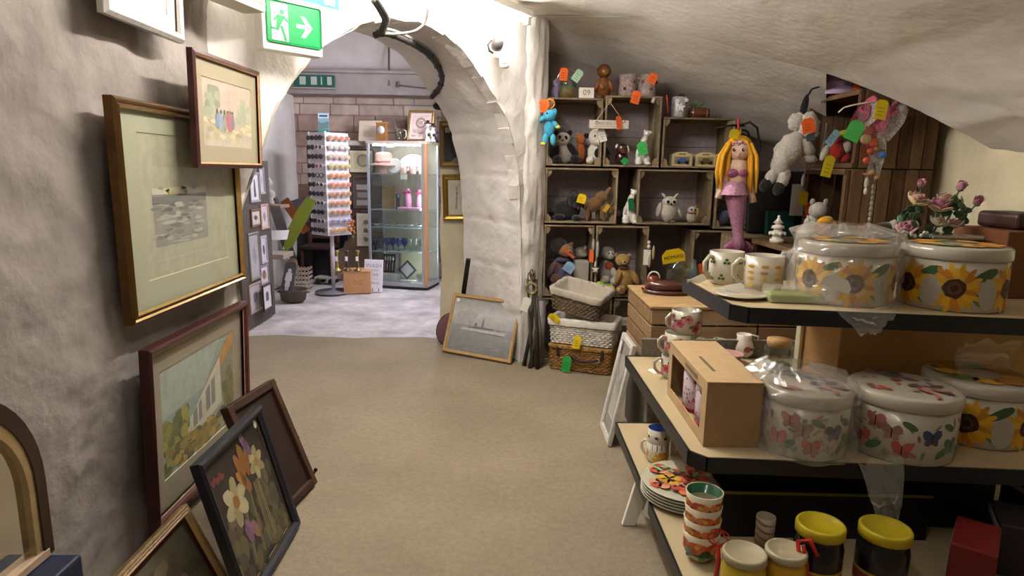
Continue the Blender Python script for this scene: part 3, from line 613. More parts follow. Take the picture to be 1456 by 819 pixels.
# bottom
t=thing('cutlery_case','open case of silver cutlery in the cabinet base','cutlery',cabp(551,.2,BZ+.075),rot=(-.18,0,CA)); B('#33312e').bbox((-.075,0,0),(.075,.02,.22),.003).build('case',SATIN,t)
for k in range(4): x=-.05+.033*k; B('#d9d9dc').tube([(x,-.006,.02),(x,-.006,.13)],.005,6).ell((x,-.006,.165),(.012,.005,.03)).build('spoon',METAL,t)
for k in range(3): one('flat_box','%s pale flat box in the stack under the cutlery case'%('lowest','middle','topmost')[k],'box',B('#b9b6b4').bbox((-.10,-.06,0),(.10,.08,.023),.002),PAPER,cabp(553,.16,BZ+.0245*k),(0,0,CA),'flat boxes in the cabinet base')
one('card_sheet','cream card sheet standing at the back of the cabinet base','panel',B('#c9c3a2').box((-.17,0,0),(.17,.008,.30)),PAPER,cabp(588,.34,BZ),(-.05,0,CA))
t=thing('diamond_frame','small black square frame stood on its corner in the cabinet','frame',cabp(578,.1,BZ+.02),rot=(-.1,0,CA))
r=.115; ro=[(0,0),(r,r),(0,2*r),(-r,r)]; ri=[(0,.03),(r-.03,r),(0,2*r-.03),(-r+.03,r)]
b=B('#3a3634'); b.add([(x,-.012,z) for x,z in ro]+[(x,-.012,z) for x,z in ri]+[(x,0,z) for x,z in ro],[(0,1,5,4),(1,2,6,5),(2,3,7,6),(3,0,4,7),(0,8,9,1),(1,9,10,2),(2,10,11,3),(3,11,8,0)]); b.build('frame',SATIN,t); B('#b3b1ae').poly(ri,-.006).build('mirror_glass',PRINT,t); B('#cfc8b8').bbox((-.09,-.03,-.02),(.09,.06,0),.004).build('stand',SATIN,t)
lathe_thing('glass_bowl','clear cut glass bowl at the right of the cabinet base','bowl',[(.04,0),(.045,.01),(.07,.05),(.075,.09),(.07,.09),(.064,.05),(0,.014)],VESSEL,cabp(600,.12,BZ))
# cabinet top
TZ=CH
def cabtop(px,d): return cabp(px,d,TZ)
t=picture('framed_print','pale landscape framed print standing on the cabinet behind the clock','picture',.31,.255,[(0,.012),(.008,.012)],['#6b4a30','#6b4a30'],None,'#e8dcc4',(-.09,.06,.09,.19),bg='#d8ccb2'); place(t,cabp(529,.33,TZ),CX,CY*.12+Vector((0,0,1)))
t=thing('mantel_clock','wooden mantel clock with a white dial on the cabinet','clock',cabp(544,.12,TZ),CA)
B('#9c6c3c').bbox((-.062,0,0),(.062,.06,.205),.005).build('case',WOODC,t); B('#b98a58').bbox((-.066,-.004,.198),(.066,.062,.212),.004).build('case_top',WOODC,t)
B('#f4f1ea').at((0,-.002,.125),(math.pi/2,0,0)).lathe([(.0,-.002),(.042,-.002),(.046,.004),(.0,.006)],20).build('dial',GLOSS,t); B('#3a342c').box((-.0015,-.011,.125),(.0015,-.009,.155)).box((0,-.011,.1235),(.02,-.009,.1265)).build('hands',SATIN,t)
t=thing('glass_jug','clear glass jug holding a stirring stick on the cabinet','jug',cabp(570,.14,TZ),CA)
B().lathe([(.036,0),(.052,.03),(.05,.09),(.04,.12),(.046,.15)],16,cap=False).build('body',VESSEL,t); B('#efece6').tube([(.045,0,.13),(.075,0,.12),(.078,0,.06),(.05,0,.03)],.006,7).build('handle',GLOSS,t); B('#8b7a60').tube([(0,0,.03),(-.08,.02,.23)],.006,6).build('stick',SATIN,t)
def art_crest(b,x0,z0,x1,z1):
    for k in range(16): a=k*math.pi/8; blob(b,.0+.05*math.cos(a),.22+.05*math.sin(a),.014,.014,'#a58f86',-.0062,7)
    blob(b,0,.22,.03,.03,'#b8a597',-.0064); 
    for k in range(10): blob(b,random.uniform(-.08,.08),random.uniform(.06,.15),.03,.012,random.choice(('#c4a99c','#d1bcae')),-.0062,7)
t=picture('framed_print','gold framed pink print leaning on top of the cabinet','picture',.31,.36,[(0,.015),(.012,.02),(.03,.014)],['#8d7440','#a98d54','#8d7440'],art_crest,'#f0ddd2',(-.11,.05,.11,.31),GOLDF,bg='#ecd5ca'); place(t,cabp(597,.22,TZ),CX+Vector((0,0,-.02)),CY*.25+CX*.12+Vector((0,0,1)))
for k,(x,h,lab) in enumerate(((609,.2,'black and white figurine nearest the gold print on the cabinet'),(616,.17,'black and white figurine at the right end of the cabinet top'))):
    t=thing('figurine',lab,'figurine',cabp(x,.09+.06*k,TZ),CA,'figurines on the cabinet'); B('#e8e4de').lathe([(.035,0),(.03,.02),(.018,.04),(.03,.07),(.034,.1),(.02,.13),(.012,.145)],14).build('body',GLOSS,t); B('#f0ece4').ell((0,0,h-.02),(.022,.022,.028)).build('head',GLOSS,t); B('#2c2826').lathe([(.04,h-.008),(.038,h),(.02,h+.004),(.018,h+.03),(0,h+.032)],14).ell((.02,-.02,.075),(.02,.014,.02)).build('hat',GLOSS,t)
lathe_thing('vase','dark purple pot at the back right of the cabinet top','vase',[(.05,0),(.07,.04),(.065,.1),(.05,.12),(0,.12)],mat('dark_purple','#3b3040',.4),cabp(621,.33,TZ))
# sunglasses spinner
SP=Vector((-1.865,6.9,0)); SA=math.radians(-39.6)
t=thing('spinner_rack','white spinner rack holding rows of sunglasses beyond the arch','rack',SP)
hs=.144; WP=mat('white_panel','#cfcad0',.5); 
B('#d8d4da').at(rot=(0,0,SA)).bbox((-hs,-hs,.65),(hs,hs,1.71),.004).build('column',WP,t)
B().at(rot=(0,0,SA)).bbox((-hs-.006,-hs-.006,.64),(hs+.006,hs+.006,.652),.003).build('base_tray',WP,t); B().lathe([(.022,.03),(.022,.65)],12).build('pole',WP,t); B().lathe([(.2,0),(.2,.012),(.03,.03),(.03,.05)],24).build('foot',mat('grey_foot','#77747a',.5),t)
for dx,dy in ((-hs,-hs),(hs,-hs),(-hs,hs)): B().at(rot=(0,0,SA)).bbox((dx-.008,dy-.008,.65),(dx+.008,dy+.008,1.72),.002).build('corner_post',WHITE_EN,t)
t=thing('poster_card','blue seaside picture card on top of the sunglasses rack','card',SP+Vector((-.05,0,1.712)),rot=(-.06,0,-.1)); 
b=B('#8fb6cc').box((-.06,-.002,0),(.06,.002,.21)); b.build('card',PAPER,t)
b=B('#e6ecec').poly([(-.058,.15),(.058,.15),(.058,.2),(-.058,.2)],-.003); b.color('#6d8f86').poly([(-.058,.02),(.058,.05),(.058,.12),(-.02,.10),(-.058,.12)],-.0032); b.color('#4a9a90').poly([(-.058,.005),(.058,.005),(.058,.04),(-.058,.03)],-.0034); b.color('#39607c').poly([(-.045,.165),(.045,.165),(.045,.185),(-.045,.185)],-.0034); b.build('print',PRINT,t)
def glasses(name_lab,loc,rz,fcol,lcol):
    t=thing('sunglasses',name_lab,'sunglasses',loc,rz,'sunglasses on the spinner rack')
    f=B(fcol); l=B(lcol)
    for s in (-1,1):
        f.at((s*.034,-.03,0),(math.pi/2,0,0),(1,.8,1)).lathe([(.024,-.002),(.033,-.003),(.033,.003),(.024,.002)],10,cap=False); l.at((s*.034,-.03,0),(math.pi/2,0,0),(1,.8,1)).lathe([(.027,-.001),(.027,.001)],10)
        f.at().tube([(s*.064,-.03,.008),(s*.066,.0,.008),(s*.062,.028,0)],.004,5)
    f.tube([(-.01,-.031,.006),(.01,-.031,.006)],.004,5); f.build('frame',GLOSS,t); l.build('lenses',GLOSS,t)
ORD='top second third fourth fifth sixth seventh eighth ninth tenth bottom'.split()
LC=['#4a3040','#7a3f48','#4c2a38','#b03d50','#cfc4c8','#2b2f4e','#2f3458','#3a2c48','#2c3050','#40304a','#4a3040']
RC=['#b5765a','#a9c0c4','#b9b0a4','#aab05a','#d77636','#c96a4a','#b8755a','#c47c56','#b06a52','#5e86c4','#c08a4a']
for k in range(11):
    z=1.655-.0955*k
    for j in range(2):
        R=Matrix.Rotation(SA,3,'Z'); s='inner' if j else 'outer'
        p=SP+R@Vector((-.068+.136*j if False else (-.07+.14*j),-hs-.005,0)); p.z=z
        col=LC[k] if (j or k%3) else '#2a2630'
        # left face looks down-left, right face looks down-right
        for face in (0,1):
            A=SA if face==0 else SA+math.pi/2
            R=Matrix.Rotation(A,3,'Z'); q=SP+R@Vector((-.07+.14*j,-hs-.005,0)); q.z=z
            near=(j==1) if face==0 else (j==0)
            colr=(LC[k] if near else '#2c2834') if face==0 else RC[k]
            cn={'#2c2834':'black'}.get(colr,('dark' if face==0 else 'tinted'))
            glasses('%s sunglasses in the %s row of the rack %s face, %s column'%(cn,ORD[k],('left','right')[face],'corner' if near else 'outer'),q,A,'#d9d4d8' if (face==0 and near and k%2) else ('#2a2730' if face==0 else '#c9a48a'),colr)
t=thing('bead_bunch','bunch of orange beads hanging at the right of the sunglasses rack','beads',at(500,322,6.85))
for k in range(16): B(random.choice(('#b5672c','#9c5424','#c47a3c'))).ell((random.uniform(-.035,.035),random.uniform(-.02,.02),random.uniform(-.11,.06)),.014,n=8,m=6).build('bead',SATIN,t)
B('#b09a80').tube([(0,0,.05),(0,0,.12)],.003,5).build('cord',PAPER,t)
# framed pieces right of the spinner
one('wall_shelf','narrow pale wall shelf between rack and cabinet','shelf',B('#c1b6ac').bbox((-.30,-.12,-.03),(.02,.14,.03),.006),SATIN,at(512,204,7.8))
def art_coin(b,x0,z0,x1,z1): blob(b,.02,.15,.075,.075,'#8a7c66',-.0062,16,.02); blob(b,.02,.15,.055,.055,'#a89a80',-.0064,14,.06)
t=picture('framed_medallion','black framed round engraving left of the cabinet','picture',.30,.28,[(0,.012),(.01,.014),(.016,.01)],['#1d1a1a','#2a2624','#1d1a1a'],art_coin,'#d6c9a6',(-.09,.05,.12,.24),bg='#cfc09a'); place(t,at(514,247,7.55),(1,0,0),(0,.05,1))
t=picture('framed_collage','dark wood frame of small photographs left of the cabinet','picture',.24,.37,[(0,.012),(.014,.016),(.022,.01)],['#3a2a26','#4a352f','#3a2a26'],lambda b,x0,z0,x1,z1:[b.color(q[4]).poly([(q[0],q[1]),(q[2],q[1]),(q[2],q[3]),(q[0],q[3])],-.0063) for q in ((-.07,.05,.06,.11,'#a39a90'),(-.06,.14,.07,.2,'#8d847c'),(-.07,.23,.06,.29,'#b3aaa0'))],None,None,bg='#5a4a44'); place(t,at(516,298,7.5),(1,0,0),(0,.05,1))
t=picture('framed_print','dark wood framed floral print low beside the cabinet','picture',.20,.42,[(0,.012),(.012,.016),(.02,.01)],['#4a2f28','#5e3d33','#4a2f28'],lambda b,x0,z0,x1,z1:[blob(b,.02,.1+.1*k,.03,.03,random.choice(('#8a7a60','#6f6a58')),-.0064,8) for k in range(3)],'#cfc6b2',(-.07,.05,.07,.38),bg='#c2b8a0'); place(t,at(518,352,7.45),(1,0,0),(0,.05,1))
# pictures on the passage return wall
def art_dark(b,x0,z0,x1,z1): b.color('#3c3a3c').poly([(x0,z0),(x1,z0),(x1,z1),(x0,z1)],-.006); b.color('#8a8078').poly([(x0+.05,z0),(x1,z0),(x1,z0+.15),(x0+.12,z0+.06)],-.0062); b.color('#b9b3a8').poly([(x0+.01,z1-.05),(x0+.05,z1-.05),(x0+.05,z1-.01),(x0+.01,z1-.01)],-.0064)
t=picture('framed_picture','gold framed dark picture high on the cream wall past the arch','picture',.30,.355,[(0,.015),(.012,.02),(.03,.014),(.036,.012)],['#8a7440','#a48b52','#8a7440','#5a4a2c'],art_dark,None,None,GOLDF); place(t,at(652,237,5.215),(1,0,.02),(0,.03,1))
t=picture('framed_sketch','gold framed sketch hung lower on the cream wall past the arch','picture',.225,.37,[(0,.015),(.012,.02),(.03,.014),(.036,.016),(.045,.01)],['#8a6f30','#a5883f','#7d642c','#a5883f','#7d642c'],lambda b,x0,z0,x1,z1:[b.color('#8f8a80').poly([(-.012+.006*k,.09+.04*k),(.0+.004*k,.09+.04*k),(.004,.15+.04*k),(-.006,.15+.04*k)],-.0063) for k in range(4)],'#cfc6ae',(-.05,.08,.05,.29),GOLDF,bg='#c9c2b0'); place(t,at(650,313,5.215),(1,0,.025),(0,.03,1))
# column of small frames on the left
one('display_board','dark board carrying the column of small frames left of the passage','board',B('#4d4640').bbox((-2.15,5.08,.0),(-2.115,5.80,1.40),.006),WOODC)
SF=[(354,368,245,288,'#9b9490','#e9e4ea','upright small frame with a dark figure, top of the left column'),(368,375,238,276,'#a8a2a8','#cfcad0','narrow silver frame at the top right of the left column'),
(356,370,297,322,'#7c5a40','#d9cfc4','little brown frame with a dark photograph in the left column'),(370,381,290,326,'#b58f86','#d8c8cc','pink wooden frame beside the little brown one'),
(354,369,330,398,'#8f8578','#b4b1b4','large grey print in the middle of the left column'),(370,379,335,375,'#b9aeb8','#dcd6e0','slim pale frame beside the large grey print'),
(369,381,376,405,'#9a8a94','#e2dce4','pale frame with an oval portrait in the left column'),(354,371,402,444,'#b09a90','#cfc4cc','pale wooden frame lowest in the left column'),(373,386,403,441,'#3c2c28','#e6e0e6','dark framed white print at the right foot of the left column')]
for k,(x0,x1,y0,y1,fc,pc,lab) in enumerate(SF):
    X=-2.113+(.06 if k==8 else 0); a=onx(x0,(y0+y1)/2,X); b_=onx(x1,(y0+y1)/2,X); zt=onx((x0+x1)/2,y0,X).z; zb=onx((x0+x1)/2,y1,X).z
    zb=max(zb,.005); W_=b_.y-a.y; H_=zt-zb
    def art(b,X0,Z0,X1,Z1,k=k):
        cx,cz_=(X0+X1)/2,(Z0+Z1)/2
        if k==6: blob(b,cx,cz_,(X1-X0)*.3,(Z1-Z0)*.3,'#8d6d5c',-.0062,14,.02)
        elif k in (0,): b.color('#5a5462').poly([(cx-.02,cz_-.08),(cx+.03,cz_-.08),(cx+.02,cz_+.03),(cx+.012,cz_+.07),(cx-.004,cz_+.07),(cx-.01,cz_+.03)],-.0062)
        else: blob(b,cx,cz_,(X1-X0)*.22,(Z1-Z0)*.22,('#8c8790','#a19aa4','#5c5660')[k%3],-.0062,8,.2)
    t=picture('framed_print',lab,'picture',W_,H_,[(0,.012),(.012,.014),(.02,.01)],[fc,fc,fc],art,None,None,bg=pc,group='small frames in the left column'); place(t,(X,(a.y+b_.y)/2,zb),(0,1,0),(-.02,0,1))
# things in the dark left corner
t=thing('plaster_bust','pale plaster bust beside the column of frames','figurine',at(383,291,6.1)); B('#a59d98').lathe([(.04,0),(.05,.02),(.035,.05),(.06,.09),(.055,.12),(.024,.14),(.022,.16)],14).build('shoulders',STONE,t); B('#aaa29c').ell((0,0,.20),(.04,.045,.055),jit=.1).ell((-.005,-.045,.195),(.01,.012,.014)).build('head',STONE,t)
one('wall_shelf','weathered plank shelf under the plaster bust','shelf',B('#7d6a58').bbox((-.16,-.1,-.03),(.14,.16,0),.005),WOODC,at(383,291,6.12))
one('wall_shelf','weathered plank shelf above the leaning figure plaque','shelf',B('#988a7c').bbox((-.12,-.1,-.05),(.12,.2,0),.006),WOODC,at(391,360,6.3))
def plank(label,p,q,w,th,col,m=WOODC,name='plank',cat='plank',pts=None):
    p,q=Vector(p),Vector(q); L=(q-p).length; t=B(col); 
    if pts: t.prism([(x*w,z*L) for x,z in pts],-th/2,th/2)
    else: t.bbox((-w/2,-th/2,0),(w/2,th/2,L),min(th,.006)*.45)
    o=t.build(name,m); tag(o,label,cat); d=(q-p).normalized(); x=Vector((1,0,0)); x=(x-d*x.dot(d)).normalized(); place(o,p,x,d); return o
plank('long grey plank leaning in the dark left corner of the passage',onz(424,398,.01),at(386,280,6.75),.11,.03,'#6e6a68')
plank('orange brown plank leaning behind the green blade',at(436,330,6.95),at(404,284,6.95),.10,.025,'#8a4a2a')
plank('grey slate panel leaning behind the green blade',at(432,318,7.2),at(420,284,7.3),.22,.02,'#6a6872')
o=plank('long green tapered blade leaning in the left corner','%s'%'' or at(405,352,6.55),at(442,282,6.6),.13,.02,'#6f7a24',SATIN,'paddle_blade','paddle',[(-.05,0),(.25,-.06),(.5,.1),(.5,.8),(.45,1),(-.3,1),(-.5,.75),(-.45,.2)])
plank('white pole standing below the green blade',onz(418,404,.02),at(405,352,6.55),.035,.035,'#d9d8de',SATIN,'pole','pole')
one('paper_card','white curled card stuck out beside the green blade','card',B('#ecebf0').grid(lambda u,v:(lerp(-.09,.09,u),-.03*math.sin(math.pi*u),lerp(-.05,.05,v)+.05*(.5-u)*-1),8,3),PAPER,at(396,334,6.46),(0,.25,.2))
t=thing('plaque','grey plaque with a white figure leaning on the iron pot','plaque'); W_=.15; B('#5f5a5c').prism([(-.075,0),(.075,0),(.075,.30)]+[(.075*math.cos(a*math.pi/10),.30+.05*math.sin(a*math.pi/10)) for a in range(1,10)]+[(-.075,.30)],-.012,0).build('board',WOODC,t)
b=B('#e8e6ea').at((0,-.014,.255)).prism([(.022*math.cos(a*.524),.022*math.sin(a*.524)) for a in range(12)],-.002,.002); b.at()
for pts in ([(-.035,.235),(.035,.235),(.045,.15),(.033,.15),(.026,.2),(.03,.09),(-.03,.09),(-.026,.2),(-.033,.15),(-.045,.15)],[(-.022,.09),(-.004,.09),(-.004,.05),(-.02,.05)],[(.004,.09),(.022,.09),(.02,.05),(.004,.05)]): b.prism(pts,-.016,-.012)
b.build('figure',PRINT,t); 
b=B('#e8e6ea')
for k in range(4): b.box((-.045+.024*k,-.016,.018),(-.027+.024*k,-.012,.034))
b.build('lettering',PRINT,t); place(t,onz(407,420,.06),(.8,-.35,0),(-.26,.35,.65))
t=thing('wooden_plank_sign','brown curved board leaning behind the figure plaque','board'); B('#8a705c').prism([(-.07,0),(.07,0),(.07,.33)]+[(.07*math.cos(a*math.pi/10),.33+.05*math.sin(a*math.pi/10)) for a in range(1,10)]+[(-.07,.33)],-.014,0).build('board',WOODC,t); place(t,onz(409,421,.05)+Vector((-.06,.12,0)),(.8,-.35,0),(-.20,.35,.65))
P=onz(412,432,0); P.y+=.12
t=thing('iron_pot','round rusty iron pot on the floor beneath the plaque','pot',P); B('#5c5046').lathe([(.09,0),(.12,.02),(.135,.11),(.145,.13),(.14,.132),(.125,.11),(.11,.03),(0,.03)],20).build('bowl',mat('rusty_iron',None,.7,metal=.3,noise_scale=14,noise_amt=.35,bump=.2),t)
for s in (-1,1): B('#5c5046').tube([(s*.135,-.03,.1),(s*.165,0,.1),(s*.135,.03,.1)],.007,6).build('handle',SATIN,t)
t=thing('wicker_basket','small pale lattice basket behind the iron pot','basket',onz(420,416,0)+Vector((.02,.25,0)))
for k in range(5): B('#cdbfb4').bbox((-.08,-.08,.02+.05*k),(.08,-.07,.05+.05*k),.003).bbox((.07,-.08,.02+.05*k),(.08,.07,.05+.05*k),.003).bbox((-.08,-.08,.02+.05*k),(-.07,.07,.05+.05*k),.003).build('slat',WOODC,t)
for k in range(5): B('#b9a898').bbox((-.08+.037*k,-.084,0),(-.066+.037*k,-.07,.26),.002).build('slat',WOODC,t)
B('#8f8074').box((-.078,-.07,.0),(.07,.07,.01)).build('bottom',WOODC,t)
one('price_tag','white paper tag on the floor beside the iron pot','tag',B('#f0eef0').prism([(-.02,0),(.025,0),(.015,.07),(-.005,.07)],-.001,.001),PAPER,onz(431,422,0)+Vector((0,.1,0)),(-.2,0,0))
t=thing('carved_chair','carved dark wooden chair behind the sunglasses rack','chair',onz(455,402,0)+Vector((-.02,.30,0)))
for x in (-.17,.17): B('#46291d').lathe([(.022,0),(.03,.1),(.02,.16),(.03,.24),(.022,.4),(.032,.5),(.02,.56),(.03,.66),(.02,.78),(.028,.84),(0,.87)],10).build('leg',WOODC,t).location=(x,0,0)
for x in (-.17,.17): B('#46291d').lathe([(.022,0),(.03,.1),(.02,.2),(.024,.4)],10).build('leg',WOODC,t).location=(x,-.33,0)
B('#3a241b').bbox((-.2,-.36,.40),(.2,.03,.44),.01).build('seat',WOODC,t)
for z in (.5,.62,.74): B('#4b2d20').bbox((-.16,-.012,z),(.16,.012,z+.05),.006).build('back_rail',WOODC,t)
one('slate_panel','black slate panel leaning on the far wall left of the rack','panel',B('#232127').bbox((-.42,-.02,0),(.42,.02,.95),.004),SATIN,Vector((-2.35,7.80,0)),(-.12,0,.05))
t=thing('toy_cart','small white wooden cart on dark wheels beside the box','cart',onz(462,405,0)+Vector((0,.1,0)),-.2)
B('#b5aca0').bbox((-.13,-.07,.06),(.13,.07,.085),.004).build('bed',WOODC,t); B('#8c8378').tube([(.13,0,.075),(.2,0,.14)],.006,6).build('handle',SATIN,t)
for x in (-.08,.08):
    for y in (-.06,.06): B('#2a2624').at((x,y,.035),(math.pi/2,0,0)).lathe([(.0,-.012),(.034,-.012),(.034,.012),(0,.012)],14).build('wheel',SATIN,t)
# wooden box with candlesticks
BXP=onz(489,418,0); t=thing('wooden_box','pale wooden box carrying three candlesticks beyond the arch','box',BXP,-.12+.32)
B('#b98e72').bbox((0,0,0),(.29,.26,.235),.004).build('body',BEECH,t); B('#c9a386').bbox((-.004,-.004,.235),(.294,.264,.25),.003).build('lid',BEECH,t); text('lettering','DG',.06,mat('burnt_brown','#9a6a50',.7),t,(.15,-.001,.12))
BR_=mat('brass','#b59a52',.3,metal=.9)
for k,(x,lab) in enumerate(((480,'brass candlestick with a white tag at the left of the box'),(494,'dark candlestick with a tag in the middle of the box'),(509,'candlestick with a tag at the right of the box lid'))):
    p=onz(x,385,.25); t=thing('candlestick',lab,'candlestick',(p.x,p.y+.0,.2505),group='candlesticks on the wooden box',sc=1.0)
    cc=('#c2a85e','#6f5c40','#857248')[k]; B(cc).lathe([(.045,0),(.045,.008),(.02,.025),(.01,.04),(.018,.055),(.009,.075),(.013,.1),(.009,.13),(.011,.19),(.02,.205),(.022,.225),(.016,.225),(.012,.21),(0,.21)],14).build('stem',GOLDF,t)
    B('#f4f2f0').prism([(-.014,.11),(.014,.11),(.014,.16),(-.014,.16)],-.03,-.028).build('price_label',PAPER,t)
t=thing('shaped_headboard','brown board with stepped curved top leaning behind the box','board',onz(497,404,0)+Vector((.02,.30,0)),rot=(-.12,0,.05)); B('#84705a').prism([(-.26,0),(.26,0),(.26,.40),(.16,.44),(.15,.56),(-.05,.57),(-.06,.50),(-.14,.47),(-.16,.40),(-.31,.33)],-.012,.012).build('board',WOODC,t); B('#6b5848').prism([(-.27,.04),(-.24,.04),(-.28,.34),(-.31,.33)],-.018,-.012).build('edge_moulding',WOODC,t)
# bathroom sign
SGP=onz(530,415,0); t=thing('bathroom_sign','white wooden sign with the words wash and soak leaning on the cabinet','sign',SGP,rot=(-.14,.02,-.06))
B('#e6e3ec').bbox((-.105,0,0),(.105,.012,.36),.002).build('board',SATIN,t); LT=mat('pale_lettering','#9a8f90',.7); LT2=mat('faint_lettering','#c2bac0',.7)
for body,z,sz,m_ in (('WASH',.29,.062,LT),('SOAK',.19,.05,LT),('WITH',.145,.04,LT2),('BUBBLES',.098,.036,LT)): text('lettering',body,sz,m_,t,(0,-.001,z))
for z in (.243,.232): B('#c2bac0').box((-.06,-.0012,z),(.06,.0,z+.006)).build('faint_line',SATIN,t)
for x in (-.07,0,.07): B('#4a4448').tube([(x,-.004,.04),(x,-.014,.02),(x,-.004,.012)],.004,6).build('hook',SATIN,t)
# ---------------------------------------------------------------- by the pillar
def art_ship(b,x0,z0,x1,z1):
    W,H=x1-x0,z1-z0; P=lambda u,v:(x0+u*W,z0+v*H)
    n=10
    for k in range(n):
        v0,v1=.5+.5*k/n,.5+.5*(k+1)/n; g=[0xb0,0xb4,0xb9,0xbe,0xc2,0xbc,0xb4,0xac,0xa6,0xa0][k]; b.color('#%02x%02x%02x'%(g,g-1,g-3)).poly([P(0,v0),P(1,v0),P(1,v1),P(0,v1)],-.006)
    for k in range(n):
        v0,v1=.5*k/n,.5*(k+1)/n; g=0x84+int(2.6*k); b.color('#%02x%02x%02x'%(g,g,g-1)).poly([P(0,v0),P(1,v0),P(1,v1),P(0,v1)],-.006)
    for k in range(40): blob(b,*P(random.uniform(.06,.94),random.uniform(.02,.44)),random.uniform(.015,.04),.0025,random.choice(('#959594','#828282','#a0a09e')),-.0062,7)
    blob(b,*P(.25,.68),.09,.05,'#b0afab',-.0061,12); 
    b.color('#c2c1bd').poly([P(.17,.42),P(.20,.385),P(.86,.385),P(.90,.445),P(.60,.455),P(.2,.45)],-.0066)
    b.color('#5f5f60').poly([P(.19,.39),P(.86,.375),P(.86,.39),P(.19,.40)],-.0067)
    b.color('#77777a').poly([P(.28,.45),P(.70,.45),P(.68,.49),P(.45,.5),P(.3,.47)],-.0067).poly([P(.38,.48),P(.42,.48),P(.42,.56),P(.38,.56)],-.0068).poly([P(.49,.48),P(.53,.48),P(.515,.66),P(.505,.66)],-.0068).poly([P(.30,.47),P(.304,.47),P(.304,.58),P(.30,.58)],-.0068).poly([P(.74,.45),P(.80,.45),P(.80,.475),P(.74,.475)],-.0068)
    blob(b,x0+.02,z1-.02,.014,.014,'#e9e7e2',-.0068,12,.02)
t=picture('framed_photograph','oak framed grey photograph of a warship leaning on the pillar','picture',.592,.452,[(0,.016),(.008,.022),(.022,.02),(.028,.012)],['#9a7a50','#b99868','#a98858','#8a6c46'],art_ship,None,None)
place(t,((-.442+.07)/2,(4.619+4.323)/2,.002),(.512,-.296,0),(.082,.135,.424))
plank('black iron bar leaning on the arch jamb behind the ship photograph',onz(650,480,.01),at(666,368,4.62),.035,.02,'#231f20',SATIN,'iron_bar','bar')
t=thing('padded_disc','maroon rounded cushion lying against the wall behind the ship photograph','cushion',onz(637,494,0)+Vector((0,.12,.115)),rot=(-.25,.35,.2)); B('#6b4a4e').ell((0,0,0),(.10,.04,.13)).build('pad',CLOTH,t); B('#3c2c2e').tube([(.098*math.cos(a*.262),0,.128*math.sin(a*.262)) for a in range(25)],.006,6).build('piping',CLOTH,t)
# fire irons hanging by the shelves
IRON=mat('old_iron',None,.6,metal=.4,noise_scale=20,noise_amt=.35)
t=thing('fire_irons','bundle of old iron fire tools with a ring standing by the pillar','tools',(.20,4.30,.0))
for k,(x0,x1) in enumerate(((-.04,.03),(.02,-.05),(.07,.04),(0,.06),(.05,.01))): B(('#4d4640','#5a5248','#6b655c','#57503f','#3f3a36')[k]).tube([(x0,-.02*k,.0),(lerp(x0,x1,.5)+.01,-.01*k-.01,.28),(x1*.6,.03-.01*k,.62)],[.016,.012,.007],7).build('rod',IRON,t)
B('#8a7d50').at((0,-.03,.56),(math.pi/2,0,0)).tube([(.035*math.cos(a*.4488),.035*math.sin(a*.4488),0) for a in range(15)],.010,7).build('ring',IRON,t)
for k in range(4): B('#6f6548').at((-.015+.012*k,-.02,.64+.02*(k%2)),(math.pi/2,0,.5*k)).tube([(.012*math.cos(a*.6283),.03*math.sin(a*.6283),0) for a in range(11)],.005,6).build('chain_link',IRON,t)
B('#7a7674').tube([(.075,0,.02),(.075,0,.47)],.028,10).build('sheath',IRON,t)
price_tag('white price tag tied to the fire irons by the pillar',Vector((.178,4.245,.50)),.055,.10,CREAMT,(0,.35,0),marks=False)
# ================================================================ crate shelves in the recess
CRATEW=mat('weathered_crate',None,.85,noise_scale=18,noise_amt=.35,stretch=(1,1,1),bump=.25,bump_scale=60,spec=.15)
SACK=mat('mesh_backing','#b0a5a7',.95,noise_scale=45,noise_amt=.2,bump=.3,bump_scale=160,spec=.1)
WC=['#85745c','#8c7a60','#7a6a53','#938168']
def crate(label,x0,x1,z0,z1,yf=4.5,d=.36,upright=False):
    t=thing('wooden_crate',label,'crate',((x0+x1)/2,yf,z0),group='weathered crates stacked as shelves'); W=x1-x0; H=z1-z0; th=.013; w2=W/2
    rc=lambda:random.choice(WC)
    for z in (0,H-th):
        for k in range(2): B(rc()).bbox((-w2,.004+k*d/2,z),(w2,d/2-.006+k*d/2,z+th),.002,1).build('board',CRATEW,t)
    for s in (-1,1):
        xa=(-w2 if s<0 else w2-th)
        for k in range(2): B(rc()).bbox((xa,.004+k*d/2,th),(xa+th,d/2-.006+k*d/2,H-th),.002,1).build('board',CRATEW,t)
    B().box((-w2+th,d-.012,th),(w2-th,d-.004,H-th)).build('back_panel',SACK,t)
    B('#4a4242').box((-w2+th,d-.0135,H*.45),(w2-th,d-.0115,H*.45+.004)).build('back_seam',CRATEW,t)
    for sx in (-1,1):
        for z in (th,H-th):
            a=sx*(w2-th); k=-sx; zz=1 if z<H/2 else -1
            B(rc()).prism([(a,z),(a+k*.030,z),(a+k*.030,z+zz*.022),(a+k*.012,z+zz*.05),(a,z+zz*.05)],.012,.06).build('corner_block',CRATEW,t)
    return t
crate('tall crate in the top row next to the pillar',.292,.676,1.392,1.852)
crate('tall crate in the top row right of the hanging sign',.692,1.082,1.392,1.872)
crate('wide low crate in the top row holding the cream car boxes',1.10,1.60,1.392,1.735)
crate('wide crate in the second row holding the black dog',.292,.802,.992,1.378)
crate('wide crate in the second row holding the white owl',.945,1.475,.992,1.378)
crate('crate in the second row behind the mermaid doll',1.50,2.00,.97,1.36)
crate('tall crate in the third row holding the dressed bear',.292,.650,.462,.978)
crate('tall crate in the third row holding the tan teddy',.664,1.040,.462,.978)
crate('crate in the third row behind the glass decanter',1.36,1.90,.45,.955)
